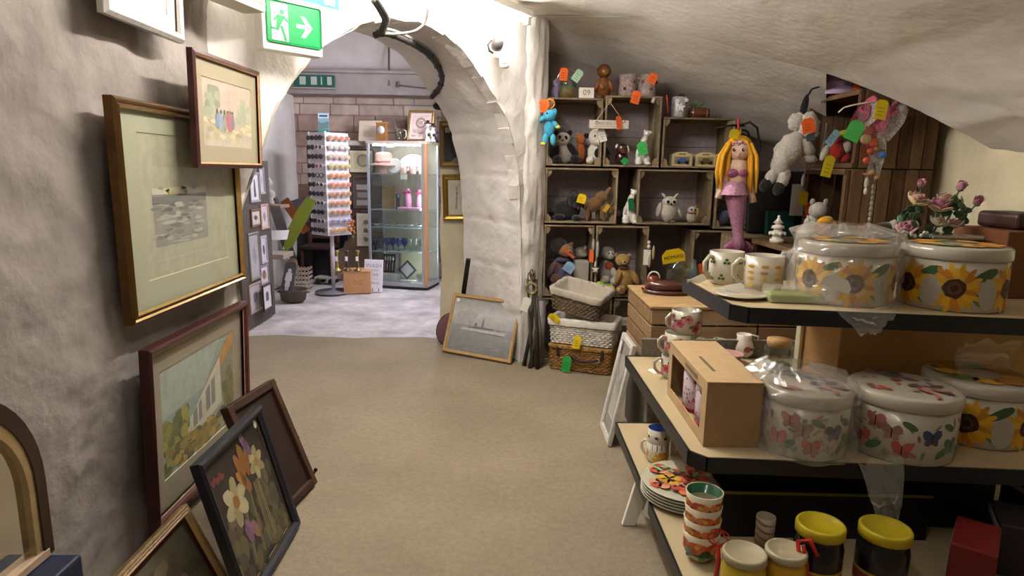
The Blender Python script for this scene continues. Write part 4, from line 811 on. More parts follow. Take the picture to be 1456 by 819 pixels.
crate('low crate at the floor behind the baskets',.292,.80,.0,.448)
crate('low crate at the floor in the dark behind the white framed picture',.815,1.32,.0,.448)
def top_z(n): return n
Z1,Z2,Z3,ZT=1.4055,1.0055,.4755,1.853
def toy(name,label,cat,loc,spec,rz=0,sc=1,m=None,group=None,rot=None):
    """spec: part, colour, centre, radii (cm), rotation"""
    t=thing(name,label,cat,loc,rz,group,rot=rot,sc=sc)
    hd=None
    for s in spec:
        pn,col,ctr,r=s[:4]; ro=s[4] if len(s)>4 else (0,0,0); mm=s[5] if len(s)>5 else (m or CLOTH)
        r=r if hasattr(r,'__len__') else (r,r,r)
        o=B(col).ell([v*.01 for v in ctr],[v*.01 for v in r],ro,14,10,.05 if mm is CLOTH else 0).build(pn,mm,hd if hd and pn in ('eye','nose','muzzle','snout','ear','beak','bill','face','eye_patch','eye_disc','pupil','horn','ear_tuft','tongue','trunk','crest') else t)
        if pn=='head' and not hd: hd=o
    return t
def atS(px,z,Y=4.60): q=at(px,300,Y); return Vector((q.x+(.0),Y,z))
BLK,WHT='#1c1a1b','#d8d2c8'
# -- top of the crates
p=atS(801,ZT,4.62); t=thing('sweet_jar','clear plastic jar of sweets with a wire handle on the top crate','jar',p)
B().lathe([(.06,0),(.066,.01),(.066,.14),(.06,.155)],18,cap=False).build('jar',VESSEL,t); B('#8a6a3a').lathe([(.058,.004),(.06,.06),(.05,.085),(0,.09)],14,['#8a6a3a','#6f7a3c','#a07a4c']).build('contents',SATIN,t)
B('#b5aeb5').tube([(.075*math.cos(a*math.pi/10),0,.11+.10*math.sin(a*math.pi/10)) for a in range(11)],.003,6).build('handle',METAL,t)
price_tag('orange tag on the handle of the sweet jar',p+Vector((-.03,-.08,.20)),.055,.085,ORANGE,(0,.1,.1))
price_tag('pale mint tag slanting beside the sweet jar',p+Vector((.085,-.08,.185)),.055,.085,MINT,(0,.6,0))
toy('cloth_doll','small lilac cloth figure beside the sweet jar','toy',atS(787,ZT,4.66),[('body','#8f7fa6',(0,0,5),(4,3,5)),('head','#a693b4',(0,0,11.5),(3,3,3)),('arm','#8f7fa6',(3.5,0,6),(1.5,1.5,3))])
t=thing('number_block','white block printed with the number 09 on the top crate','block',atS(828,ZT,4.56)); B('#e6e0d4').bbox((-.052,0,0),(.052,.05,.075),.003).build('block',SATIN,t); text('number','09',.055,mat('brown_ink','#7a6a5c',.7),t,(0,-.001,.04))
t=toy('ceramic_figure','glossy brown ceramic monkey figure on the top crate','figurine',atS(851,ZT+.0,4.62),[('body','#6b3d1c',(0,0,8),(5.4,4.8,8)),('head','#75451f',(0,-.5,19),(4.4,4.2,4.2)),('hood','#5f3518',(0,.8,19.6),(5,4.4,4.8)),('face','#8a5a2c',(0,-3.6,18.6),(2.6,1.6,2.6)),('arm','#75451f',(-4.6,-2,9.5),(2,2.2,4.4),(0,.4,0)),('arm','#75451f',(4.6,-2,9.5),(2,2.2,4.4),(0,-.4,0)),('paw','#7d4c22',(-1.5,-4.6,8),(2,1.4,1.8)),('foot','#6b3d1c',(-3,-3,1.6),(2.8,3,1.6)),('foot','#6b3d1c',(3,-3,1.6),(2.8,3,1.6))],m=GLOSS)
for k,(x,lab) in enumerate(((884,'clear patterned glass tankard, left of the two on the crate'),(911,'clear patterned glass tankard, right of the two on the crate'))):
    t=thing('tankard',lab,'tankard',atS(x,1.8735,4.60),group='glass tankards',rz=0 if k==0 else math.pi-.3); B('#b7a3a0').lathe([(.058,0),(.062,.012),(.062,.15),(.057,.15),(.055,.02),(0,.02)],18).build('body',mat('tankard_glass',None,.12,alpha=.72,noise_scale=60,noise_amt=.5),t); B('#c2b6b4').tube([(.06,0,.125),(.095,0,.13),(.11,0,.08),(.09,0,.035),(.06,0,.03)],.009,8).build('handle',GLOSS,t)
    b=B('#7d2f33')
    for q in range(6): a=q*1.05; b.ell((.0605*math.cos(a),.0605*math.sin(a),.05+.05*(q%2)),(.012,.012,.012),n=8,m=5)
    b.build('emblem',GLOSS,t)
price_tag('orange tag hanging below the left tankard',atS(898,1.90,4.47)+Vector((0,0,0)),.06,.085,ORANGE,(0,.25,0),string=[(0,0,.0),(.0,.01,.06)])
price_tag('orange tag on the rim of the right tankard',atS(921,2.02,4.5),.06,.07,ORANGE,(0,.5,0))
price_tag('little silver tag dangling right of the tankards',atS(921,1.86,4.48),.02,.035,'#b9b4b0',(0,.3,0),marks=False)
one('paper_straw','red paper straw standing in the gap right of the tankards','straw',B('#b5442c').tube([(0,0,0),(-.02,0,.13)],.006,7),PAPER,atS(942,1.76,4.56))
t=thing('star_vase','silver white vase with star shapes on the low top crate','vase',atS(956,1.7355,4.6)); B('#c9c6c8').lathe([(.045,0),(.052,.02),(.052,.12),(.048,.145),(.042,.145),(.04,.03),(0,.03)],16).build('body',mat('silver_white',None,.3,metal=.4,noise_scale=60,noise_amt=.4),t)
def star(r,n=5): return [((r if i%2==0 else r*.42)*math.sin(math.pi*i/n),(r if i%2==0 else r*.42)*math.cos(math.pi*i/n)) for i in range(2*n)]
for (x,z,r) in ((.0,.07,.034),(-.03,.11,.022),(.034,.12,.02)): B('#ece8ea').at((x,-.056,z)).prism(star(r),-.003,.003).build('star',SATIN,t)
for k in range(5): B('#3a3638').ell((random.uniform(-.03,.03),0,.15),(.018,.018,.02)).build('tuft',CLOTH,t)
t=thing('wooden_barrel','small brown barrel pot with a green sprig on the low top crate','pot',atS(984,1.7355,4.62)); B('#5d3322').at((0,0,.04),(0,math.pi/2,0)).lathe([(.034,-.07),(.04,-.03),(.041,.03),(.035,.07)],16).build('barrel',GLOSS,t)
for x in (-.048,.048): B('#8a6a52').at((x,0,.04),(0,math.pi/2,0)).lathe([(.041,-.004),(.041,.004)],16,cap=False).build('hoop',SATIN,t)
for k in range(6): B('#6a7a52').ell((-.05+.014*k,0,.09+.01*(k%3)),(.016,.006,.012),(0,.4*k,0),8,6).build('leaf',CLOTH,t)
# -- top row
p=at(781,175,4.44); t=toy('plush_elephant','blue plush elephant hanging at the pillar end of the top row','toy',p,[('body','#3f9fc0',(0,0,-4),(3.6,3.2,6)),('head','#47a9ca',(0,-1,5),(4.6,4,4)),('trunk','#47a9ca',(-5,-2,2.6),(3.6,1.5,1.6),(0,-.6,0)),('ear','#3f9fc0',(3.4,0,7),(1.8,1.2,3)),('ear','#b5575a',(-5.4,.6,6.6),(1.6,1.0,3.2)),('arm','#47a9ca',(4,-1,-1),(1.7,1.7,3.4),(0,-.7,0)),('paw','#d8c84a',(6,-1.6,-2.6),(1.8,1.6,1.2)),('leg','#47a9ca',(-2.6,-1,-11),(2,2,3.8)),('leg','#47a9ca',(2.8,-1,-11),(2,2,3.8)),('foot','#d8c84a',(-4,-2.2,-14),(2,1.6,1.2)),('eye','#1c1a1b',(-2,-4.4,6),(.6,.4,.7))])
B('#d98a2c').at((.0,-.01,.125),(math.pi/2,0,0)).tube([(.03*math.cos(a*.524),.03*math.sin(a*.524),0) for a in range(13)],.006,7).build('hanging_ring',SATIN,t)
price_tag('orange tag above the blue plush elephant',at(776,142,4.41),.07,.085,ORANGE,(0,.35,0))
def panda(px,z,lab):
    toy('plush_panda',lab,'toy',atS(px,z,4.66),[('body','#b7b0a6',(1,0,7.5),(6.5,5.5,7.5)),('head','#cfc8bc',(-1,-2,17.5),(5.6,5,4.8)),('ear',BLK,(-6,-1,21.5),(2,1.4,2)),('ear',BLK,(3.8,-1,22),(2,1.4,2)),('muzzle','#b5ada2',(-2,-6,15.8),(2.2,1.6,1.7)),('nose',BLK,(-2,-7.6,16.4),(.9,.6,.6)),('eye_patch',BLK,(-3.6,-6,18.4),(1.1,.9,1.5),(0,.4,0)),('eye_patch',BLK,(.8,-6.2,18.4),(1.1,.9,1.5),(0,-.4,0)),('arm',BLK,(-6.5,-3,7),(3,3,6),(0,.25,0)),('arm',BLK,(6,-3.6,10),(3,3,6),(0,-.7,0)),('leg',BLK,(-5,-6,3),(3.2,5,3.2)),('leg',BLK,(8,-4,3.4),(4,4.6,3.4))])
panda(799,Z1,'black and white plush panda in the top left crate')
toy('plush_cow','white plush bull with black patches in the top left crate','toy',atS(845,Z1,4.64),[('body','#cfc9bf',(0,0,8),(6.5,5,8)),('head','#d6d0c6',(-1,-3,19),(5.6,5,6)),('muzzle','#c9bfb4',(1,-7,15.8),(4,2.4,2.8)),('ear',BLK,(-7.4,-2,20),(2.8,1.2,1.8),(0,.3,0)),('ear','#cfc9bf',(5,-2,20),(2.4,1.2,1.6),(0,-.3,0)),('horn','#c2b8a4',(-3.4,-2,26),(1,1,2.6),(0,-.2,0)),('horn','#c2b8a4',(2.4,-2,26),(1,1,2.4),(0,.2,0)),('patch',BLK,(2,-4.6,8),(4.4,1.4,4)),('leg','#d0cabf',(-5,-5,3),(3,4.4,3)),('leg','#d0cabf',(5,-6,3.6),(3.4,4.6,3.6)),('hoof',BLK,(5.4,-9.4,4.4),(3,1.6,3)),('arm',BLK,(6.4,-2,9),(2.4,2.4,5),(0,-.5,0)),('eye','#1c1a1b',(-2.6,-7.6,19.6),(.7,.4,.9)),('eye','#1c1a1b',(1.4,-7.6,19.6),(.7,.4,.9))])
price_tag('white card tag on the plush bull ear',at(854,184,4.5),.05,.085,CREAMT,(0,-.3,0))
toy('plush_ball','orange plush toy half hidden behind the panda','toy',atS(822,Z1,4.76),[('body','#b5652c',(0,0,8),(4,4,8)),('head','#c47030',(0,-1,18),(3.6,3.4,3.6)),('ear','#c47030',(-2.4,-1,21.4),(1.2,1,1.4))])
t=thing('hanging_sign','white wooden garden sign hung by string across two crates','sign',at(866,177,4.46)); B('#cfc6b8').bbox((-.135,-.006,-.028),(.135,.006,.028),.002).build('board',SATIN,t); text('lettering','GARDEN S',.03,mat('grey_lettering','#8c8478',.7),t,(-.03,-.0075,.006)); B('#8c8478').box((-.10,-.0066,-.017),(.10,-.006,-.014)).build('fine_print',SATIN,t)
B('#b9a98c').tube([(-.09,-.003,.02),(0,.02,.15),(.10,-.003,.02)],.003,6).build('string',PAPER,t)
for x in (-.09,.10): B('#c9b89c').ell((x,-.008,.022),(.008,.008,.008)).build('knot',PAPER,t)
price_tag('slim red-orange tag over the garden sign',at(879,165,4.44),.035,.09,'#c4532a',(0,-.15,0))
toy('bull_mug','dark brown bull shaped mug in the top row crate','mug',atS(880,Z1,4.58),[('body','#33211d',(0,0,5),(4.6,4.4,5.4)),('head','#3a2420',(0,-2.4,11),(4.4,3.8,3.8)),('muzzle','#4a2c26',(0,-6,9.6),(2.6,1.6,1.8)),('horn','#d8cdb8',(3.6,-4,11),(.9,.9,2.6),(0,-.3,0)),('horn','#d8cdb8',(-4.2,-3,13),(.9,.9,1.6),(0,.3,0)),('eye','#d8d2c8',(-1.6,-6,12),(.7,.4,.7)),('tongue','#8a2c2c',(0,-7.2,8.4),(1.2,.6,.6)),('base','#241814',(0,0,1),(4.8,4.6,1.2))],m=GLOSS)
def bear_fig(px,z,lab,s=1,rz=0):
    toy('bear_figurine',lab,'figurine',atS(px,z,4.57),[('body','#d9d5ce',(1.5,0,7.5),(4.2,3.6,7.5)),('chest','#dcd8d0',(1,-1.6,12),(3.4,3,5)),('neck','#dcd8d0',(1.6,-.6,17.5),(2.4,2.4,4),(0,.3,0)),('head','#e0dcd4',(3.2,-1.4,22),(2.4,2.6,2.2)),('snout','#e0dcd4',(5,-2,22.6),(2,1.5,1.3)),('nose','#3a3636',(6.8,-2.2,23),(.5,.6,.5)),('ear','#d0ccc4',(1.8,-.4,23.8),(.8,.6,.9)),('leg','#d9d5ce',(-2,-2.6,3),(2.6,2.8,3.4)),('leg','#dcd8d0',(4,-2.4,3.6),(2.2,2.4,4)),('paw','#dcd8d0',(-2.4,-4.4,1.2),(2.4,2.6,1.2)),('paw','#dcd8d0',(4.4,-4.2,1.2),(2.2,2.4,1.2)),('arm','#d9d5ce',(-2.6,-2,9),(1.4,1.6,4.4),(0,.2,0))],m=GLOSS,sc=s,rz=rz)
bear_fig(907,Z1,'white glazed bear figurine looking up in the top row crate')
price_tag('green tag on the white bear in the top row',at(911,202,4.49),.065,.09,LIME,(0,-.3,0))
price_tag('small green tag lying at the feet of the top row bear',at(892,226,4.49),.045,.045,'#2f8f4c',(0,.8,0),marks=False)
for k,(x,lab) in enumerate(((965,'cream boxed model of a blue car, left of three'),(998,'cream boxed model of a brown car, middle of three'),(1025,'cream boxed model half hidden by the mermaid hair'))):
    t=thing('model_car_box',lab,'box',atS(x,Z1,4.56+.03*k),group='boxed model cars',rz=(.05,-.05,-.1)[k]); pts=[(-.072,0),(.072,0),(.072,.082),(.05,.088),(.03,.098),(-.03,.098),(-.05,.088),(-.072,.082)]
    B('#cfc193').prism(pts,0,.07).build('box',PAPER,t); B('#8d8660').prism([(-.055,.014),(.055,.014),(.055,.066),(-.055,.066)],-.0015,0).build('window',SATIN,t)
    cc=('#4a64a8','#6b5434','#8a7a5c')[k]; b=B(cc).bbox((-.045,-.012,.026),(.045,-.001,.042),.004).bbox((-.024,-.012,.04),(.022,-.001,.056),.005); b.build('model_car',GLOSS,t)
    for x_ in (-.028,.028): B('#1e1c1c').at((x_,-.012,.026),(math.pi/2,0,0)).lathe([(.0,-.003),(.010,-.003),(.010,.003),(0,.003)],10).build('wheel',SATIN,t)
    B('#8a6a3c').box((-.025,-.0015,.078),(.025,0,.088)).build('lettering',PRINT,t)
# -- second row
toy('plush_dog','black plush dog lying in the second row crate','toy',atS(810,Z2,4.62),[('body',BLK,(-2,2,7),(10,6,7)),('head','#211e1f',(4,-3,14),(6,5,5.4)),('muzzle','#1a1818',(5,-7.6,11.5),(3,2.6,2.6)),('ear',BLK,(9,-2,13),(2,1.6,4.6),(0,-.3,0)),('ear',BLK,(-1.6,-2,13),(2,1.6,4.6),(0,.3,0)),('leg',BLK,(-8,-4,2.4),(4.4,4,2.4)),('leg',BLK,(4,-6,2.2),(3,5,2.2)),('tail',BLK,(-12,4,4),(4,2,2)),('tongue','#6f2a2a',(5,-9.6,9.4),(.8,.6,1.6))])
B_=B('#3a2c28').tube([(.02,0,.19),(.03,0,.215),(.06,0,.215),(.07,0,.18)],.004,6).build('collar_loop',CLOTH); tag(B_,'dark cord loop above the black plush dog','cord'); B_.location=atS(806,Z2,4.62)
toy('plush_donkey','brown plush donkey with head down in the second row crate','toy',atS(845,Z2,4.58),[('body','#6f5233',(0,0,12),(8,4.6,5),(0,-.5,0)),('rump','#75583a',(5,0,17),(4.6,4.4,4.6)),('tail','#7d5f3e',(9,0,21),(1.6,1.4,4),(0,.5,0)),('leg','#6f5233',(-5,-2,5),(1.7,1.7,5.4)),('leg','#6f5233',(-3,3,5),(1.7,1.7,5.4)),('leg','#75583a',(6,-2,6),(1.8,1.8,6.4),(0,-.2,0)),('leg','#75583a',(3,3,6),(1.8,1.8,6.4)),('head','#5f4529',(13,-3,8),(3.4,3,3)),('muzzle','#4a3622',(16,-4,6),(2.4,2.2,2)),('ear','#75583a',(12,-3,12),(1,.8,2.8),(0,.3,0))])
price_tag('yellow tag on the plush donkey back',at(829,276,4.5),.06,.065,YEL,(0,.25,0))
price_tag('small yellow and red tag at the plush donkey nose',at(866,291,4.53),.03,.06,'#c9a02a',(0,.6,0),marks=False)
bear_fig(893,.9935,'white glazed bear figurine standing in the gap of the second row',1.0)
price_tag('dark green tag on the second row bear',at(897,282,4.5),.04,.085,'#1f6b3c',(0,-.1,0),marks=False)
t=toy('owl_figure','white feathered owl figure in the second row crate','figurine',atS(951,Z2,4.58),[('body','#c2b8aa',(0,0,8),(6.4,5,8)),('head','#cdc4b6',(0,-1,15),(5.4,4.4,3.6)),('eye_disc','#ddd5c8',(-2.2,-4.6,14.8),(1.9,.8,1.9)),('eye_disc','#ddd5c8',(2.2,-4.6,14.8),(1.9,.8,1.9)),('eye','#171313',(-2.2,-5.2,14.8),(1.15,.6,1.15)),('eye','#171313',(2.2,-5.2,14.8),(1.15,.6,1.15)),('beak','#2c2622',(0,-5.6,13.2),(.6,.7,1)),('ear_tuft','#cfc6b8',(-4.4,-1,19),(.9,.8,2.4),(0,-.8,0)),('ear_tuft','#cfc6b8',(4.4,-1,19),(.9,.8,2.4),(0,.8,0)),('wing','#b3a898',(-7,0,9),(2,3,5.4),(0,.2,0)),('wing','#b3a898',(7.4,0,7),(2,3,5),(0,-.5,0)),('foot','#8a7c6a',(-2.4,-4.4,.8),(1.6,1.4,.8)),('foot','#8a7c6a',(2.4,-4.4,.8),(1.6,1.4,.8))])
toy('owl_figure','small grey owl figure with a red scarf right of the white owl','figurine',atS(984,Z2,4.55),[('body','#a59c90',(0,0,4.2),(3.8,3.4,4.4)),('head','#b3aa9e',(0,-.4,9),(3.4,3,2.8)),('scarf','#8a2f2c',(0,-.6,7),(3.2,3,.8)),('eye','#171313',(-1.2,-3.2,9.6),(.7,.4,.7)),('eye','#171313',(1.2,-3.2,9.6),(.7,.4,.7)),('ear_tuft','#8f867a',(2.4,0,11.6),(.7,.6,1.4),(0,.5,0))])
price_tag('yellow tag behind the small grey owl',at(992,296,4.53),.02,.06,'#b99a2c',(0,.15,0),marks=False)
toy('plush_bundle','grey blue plush toy beside the mermaid tail','toy',atS(1024,.984,4.6),[('body','#4f5a68',(0,0,5),(7,5,5)),('head','#566270',(4,-2,8),(4,3.6,3.6)),('arm','#4f5a68',(-5,-4,3),(3.4,3,3)),('cap','#6a3f4c',(-3,1,11),(3.4,3,2.6)),('ear','#4a5460',(7,-1,10),(1.4,1,2.4))])
# -- third row
t=toy('plush_bear','dressed plush bear in a dark dress in the third row crate','toy',atS(800,Z3,4.62),[('body','#4a3436',(0,0,16),(7,5.5,10)),('skirt','#5a3d3a',(0,-1,10),(8,6.5,6)),('head','#8a6448',(3,-2,31),(5.6,5,5)),('muzzle','#a17c5c',(5,-6.4,30),(2.6,2,2)),('nose','#231a18',(5.6,-8.2,30.6),(.9,.6,.6)),('bonnet','#2c2626',(-2,0,34),(6.4,5,6)),('ear','#8a6448',(7,-1,35.4),(1.8,1.2,1.8)),('arm','#5f4640',(-7,-3,17),(2.4,2.4,6),(0,.4,0)),('arm','#5f4640',(7,-3,17),(2.4,2.4,6),(0,-.4,0)),('leg','#6b4c3c',(-5,-6,4),(3,4.6,3.2)),('leg','#6b4c3c',(6,-7,3.6),(3,4.6,3.2)),('collar','#3a3c52',(1,-4,24),(5,2.4,1.6)),('apron','#4a4668',(0,-6.4,13),(2.4,.8,6)),('foot_pad','#99705a',(-5,-10.4,4),(2,.6,2.2)),('foot_pad','#99705a',(6,-11.4,3.8),(2,.6,2.2))])
price_tag('light blue round tag on the dressed bear',at(814,374,4.46),.075,.075,'#7fa3c4',(0,.6,0))
price_tag('slim orange strap across the dressed bear',at(801,354,4.48),.02,.10,'#b5562c',(0,-.9,0),marks=False)
toy('plush_bear','pale grey bear half hidden behind the dressed bear','toy',atS(824,Z3,4.72),[('body','#8f8474',(0,0,12),(6,5,12)),('head','#988c7c',(2,-1,28),(5,4.6,4.4)),('muzzle','#a89c8a',(4,-5,27),(2.2,1.8,1.7)),('ear','#8f8474',(5.4,0,32),(1.6,1.2,1.6))])
one('card_box','grey cardboard box at the right of the bear crate','box',B('#a39b90').bbox((-.05,-.06,0),(.05,.06,.24),.003),PAPER,atS(829,Z3,4.58))
toy('plush_monkey','grey and white plush monkey in the third row crate','toy',atS(866,Z3,4.66),[('body','#a8a29a',(0,0,14),(6,5,10)),('head','#8f8a84',(0,-1,29),(5.4,4.8,5)),('face','#c2bab0',(1.5,-5,28),(3.4,1.6,3.2)),('eye','#171313',(.2,-6.4,29.4),(.6,.4,.7)),('eye','#171313',(2.8,-6.4,29.4),(.6,.4,.7)),('bib','#b5542c',(1,-5,20),(3,1,3)),('arm','#c9c3ba',(5,-5,14),(2.4,2.6,5),(0,-.3,0)),('leg','#b9b3ac',(5,-8,9),(3.6,3.6,3.4)),('leg','#b9b3ac',(-2,-8,10),(3.4,3.4,3.2)),('ear','#8f8a84',(-5.4,0,29),(1.6,1,1.8))])
toy('plush_teddy','tan teddy bear sitting at the right of the third row crate','toy',atS(891,Z3,4.60),[('body','#a5824c',(1,0,11),(7,6,10)),('head','#ad8a54',(-1.5,-2,24.6),(5.4,5,4.6)),('muzzle','#b5935e',(-1,-6.6,23.6),(2.4,1.8,1.8)),('nose','#2c221c',(-1,-8.2,24.4),(.9,.5,.6)),('ear','#9a7844',(-6,-1,28),(1.7,1.2,1.7)),('ear','#9a7844',(3.4,-1,28),(1.7,1.2,1.7)),('arm','#a5824c',(8,-3,12),(2.4,2.4,6.4),(0,-.5,0)),('arm','#a5824c',(-5,-5,12),(2.4,2.4,6),(.3,.3,0)),('leg','#a5824c',(-3,-8,3.6),(3.4,5,3.4)),('leg','#a5824c',(7,-8,3.6),(3.6,5,3.4)),('foot_pad','#8a5f3c',(-3,-12.8,4),(2.4,.6,2.6)),('collar','#6b3a2c',(-.6,-3,19.4),(4,3.4,.9))])
toy('plush_duck','green and yellow plush duck at the front of the third row crate','toy',atS(865,Z3,4.50),[('body','#7a9c3c',(2,0,4.4),(5.4,4,4.2)),('head','#8fb53f',(-4,-1.6,6.4),(4,3.8,4)),('bill','#d08434',(-7.2,-3.6,4.2),(2.6,2.2,1.2)),('eye','#e6e2c8',(-4.6,-5,7.8),(1.1,.5,1.2)),('pupil','#171313',(-4.8,-5.5,7.8),(.6,.3,.7)),('wing','#d0b43a',(4,-3.6,5),(2.6,1.2,2.8)),('foot','#b5563c',(4,-4,1),(2,1.6,1)),('crest','#d08434',(-3,-1,10.6),(.7,.6,1.2))])
def charm(label,px,py,Y,items,string=.06):
    t=thing('hanging_charm',label,'ornament',at(px,py,Y)); B('#b9ad98').tube([(0,0,string),(0,0,0)],.0016,5).build('cord',PAPER,t)
    for s in items:
        kind,col,x,z,w_,h_=s
        if kind=='star': B(col).at((x,-.003,z)).prism(star(w_),-.003,.003).build('star',SATIN,t)
        elif kind=='card': B(col).prism([(x-w_/2,z-h_),(x+w_/2,z-h_),(x+w_/2,z),(x-w_/2,z)],-.002,0).build('card',PAPER,t)
        else: B(col).ell((x,0,z),(w_,w_,h_),n=10,m=8).build('bead',SATIN,t)
    return t
charm('metal charm with orange card and star hanging on the third row crate post',848,345,4.46,[('bead','#9a9690',-.02,-.02,.012,.05),('bead','#a8a49c',.01,-.05,.012,.06),('card',ORANGE,-.03,-.05,.03,.09),('bead','#b9b4ac',0,-.16,.01,.03),('star','#d8d4cc',0,-.19,.03,0)],.12)
charm('shell charm with a white card hanging on the post beside the teddy',921,345,4.46,[('bead','#cfc4b0',.01,.0,.012,.014),('bead','#d6ccb8',.01,-.03,.014,.016),('card',CREAMT,0,-.05,.05,.11),('bead','#b59a78',.045,-.07,.012,.05),('bead','#bfae90',.02,-.13,.012,.05)],.10)
one('tub_lid','white plastic tub behind the baskets in the third row','tub',B('#cfc8bd').lathe([(.07,0),(.078,.06),(.083,.062),(.083,.075),(.07,.08),(0,.08)],20,['#cfc8bd','#cfc8bd','#d9d2c6','#d9d2c6','#b5605a']),SATIN,atS(816,Z3,4.55))
t=thing('small_sign','small white sign with black letters on the low crate front','sign',at(882,457,4.42)); B('#d8d2c6').bbox((-.055,-.004,-.03),(.055,.004,.03),.002).build('board',SATIN,t); text('lettering','GATSON',.024,mat('black_ink','#3a3632',.7),t,(0,-.0055,.0)); B('#d8d2c6').prism([(-.006,-.07),(.012,-.07),(.008,-.03),(-.008,-.03)],-.003,.003).build('hook',SATIN,t)
# -- mermaid doll and bracket
MP=Vector((1.40,3.92,0)); zt=lambda y:at(1045,y,3.92).z
t=thing('mermaid_doll','large mermaid doll with yellow hair and pink tail hanging before the crates','doll',(1.405,3.92,.93))
SKIN='#e0bca8'; PK=mat('sequin_pink',None,.3,metal=.35,noise_scale=90,noise_amt=.35,bump=.5,bump_scale=130)
def zz(y): return zt(y)-.93
TW=[(1052,352,.052),(1050,340,.03),(1049,326,.034),(1048,305,.048),(1047,285,.062),(1047,272,.068)]
B('#bd86a4').tube([at(x,y,3.92)-t.location for x,y,_ in TW],[r for _,_,r in TW],16).build('tail',PK,t)
b=B('#ab6485'); o_=at(1051,344,3.92)-t.location
for s in (-1,1): b.ell(o_+Vector((s*.045,0,-.03)),(.06,.012,.035),(0,s*.5,0),14,8)
b.build('tail_fin',PK,t)
B('#c494ae').lathe([(.098,zz(277)),(.085,zz(268)),(.072,zz(258)),(.07,zz(258)),(.08,zz(268)),(.09,zz(277))],22,cap=False).build('skirt_frill',PK,t)
P=lambda x,y,dy=0:at(x,y,3.92+dy)-t.location
B(SKIN).tube([P(1047,268),P(1047,250),P(1048,238),P(1049,228)],[.062,.058,.064,.05],14).tube([P(1049,228),P(1049,220)],.022,10).build('torso',CLOTH,t)
B('#a85f85').ell(P(1042,246,-.045),(.036,.024,.026)).ell(P(1055,246,-.045),(.036,.024,.026)).tube([P(1036,246,-.02),P(1048,248,-.05),P(1062,246,-.02)],.012,8).build('bikini_top',PK,t)
mh=B(SKIN).ell(P(1051,214,-.01),(.062,.056,.066),n=18,m=12).build('head',CLOTH,t)
for x in (1044,1057): B('#2c2a3c').ell(P(x,213,-.065),(.010,.004,.011)).build('eye',GLOSS,mh)
for x in (1044,1057): B('#e6e2dc').ell(P(x+1,212.2,-.069),(.0035,.002,.0035)).build('eye_shine',GLOSS,mh)
B('#a5584c').ell(P(1051,223,-.062),(.012,.003,.0035)).build('mouth',CLOTH,mh); B(SKIN).ell(P(1051,218,-.067),(.006,.005,.006)).build('nose',CLOTH,mh)
B(SKIN).tube([P(1037,241),P(1027,262,-.02),P(1021,282,-.03)],[.024,.021,.022],10).build('arm',CLOTH,t); B(SKIN).tube([P(1060,241),P(1067,265,-.02),P(1071,288,-.03)],[.024,.021,.022],10).build('arm',CLOTH,t)
HAIR=mat('wool_hair',None,.8,noise_scale=25,noise_amt=.2,stretch=(1,1,.25))
b=B('#d99a1c'); b.ell(P(1051,208,.02),(.080,.062,.068),n=18,m=10)
b.build('hair_cap',HAIR,t)
for k in range(26):
    s=-1 if k<13 else 1; u=(k%13)/12
    x0=1051+s*(4+u*12); x1=(1036-u*17) if s<0 else (1060+u*16); dy=lerp(-.055,.035,random.random())
    y1=random.uniform(258,272) if s<0 else random.uniform(262,276)
    B(random.choice(('#d99a1c','#cf9018','#e0a426'))).tube([P(x0,198+u*6,dy*.6),P((x0+x1)/2+s*4,222,dy),P(x1,245,dy),P(x1-s*1,y1,dy*.9)],[.012,.013,.012,.006],7).build('hair_strand',HAIR,t)
b=B('#c08a92')
for k in range(5): b.ell(P(1043+4*k,205-2.5*(k%2),-.055),(.010,.006,.010))
b.build('tiara',PK,t); B('#b59a18').tube([P(1049,196),P(1048,184),P(1053,184),P(1052,196)],.006,7).build('hanging_loop',CLOTH,t); B('#a8322c').tube([P(1050,186),P(1050,168)],.007,7).build('hook',SATIN,t)
price_tag('yellow tag above the mermaid doll head',at(1046,184,3.88),.06,.055,'#c9ae1c',(0,.2,0),marks=False)
t=thing('iron_bracket','black wrought iron scroll bracket above the mermaid doll','bracket',(1.66,4.50,1.735)); IRB=mat('black_iron','#1d1a1a',.5,metal=.3)
def spiral(cx,cz_,r,turns,n=24,sgn=1): return [(cx+sgn*r*(1-i/n*.8)*math.cos(turns*2*math.pi*i/n),0,cz_+r*(1-i/n*.8)*math.sin(turns*2*math.pi*i/n)) for i in range(n+1)]
B().tube([(-.2,0,-.07),(-.08,0,-.045),(0,0,-.05)],.007,7).build('arm',IRB,t); B().tube([(.03,0,-.02),(.09,0,-.06),(.12,0,-.18),(.11,0,-.30),(.07,0,-.36)],.008,7).build('stem',IRB,t)
B().tube(spiral(-.01,-.12,.05,1.4),.007,7).build('scroll',IRB,t); B().tube(spiral(.06,-.22,.045,1.3,sgn=-1),.007,7).build('scroll',IRB,t); B().tube([(0,.3,-.05),(.02,0,-.03)],.008,7).build('wall_pin',IRB,t)
# -- dark tray and pagoda
one('black_tray','large black tray standing upright behind the mermaid doll','tray',B('#1a1718').bbox((-.21,-.015,0),(.21,.015,.42),.02,3),mat('black_lacquer',None,.35),Vector((1.86,4.28,.96)),(-.06,0,-.1))
one('green_book','dark green book leaning behind the white pagoda','book',B('#123c34').bbox((-.09,-.02,0),(.09,.02,.16),.004),SATIN,Vector((1.83,4.18,.96)),(-.1,0,0))
crate('crate standing behind the black tray as a plinth',1.52,2.06,.50,.955,4.10,.30)
crate('low crate under the plinth crate beside the right wall',1.52,2.06,.0,.495,4.10,.30)
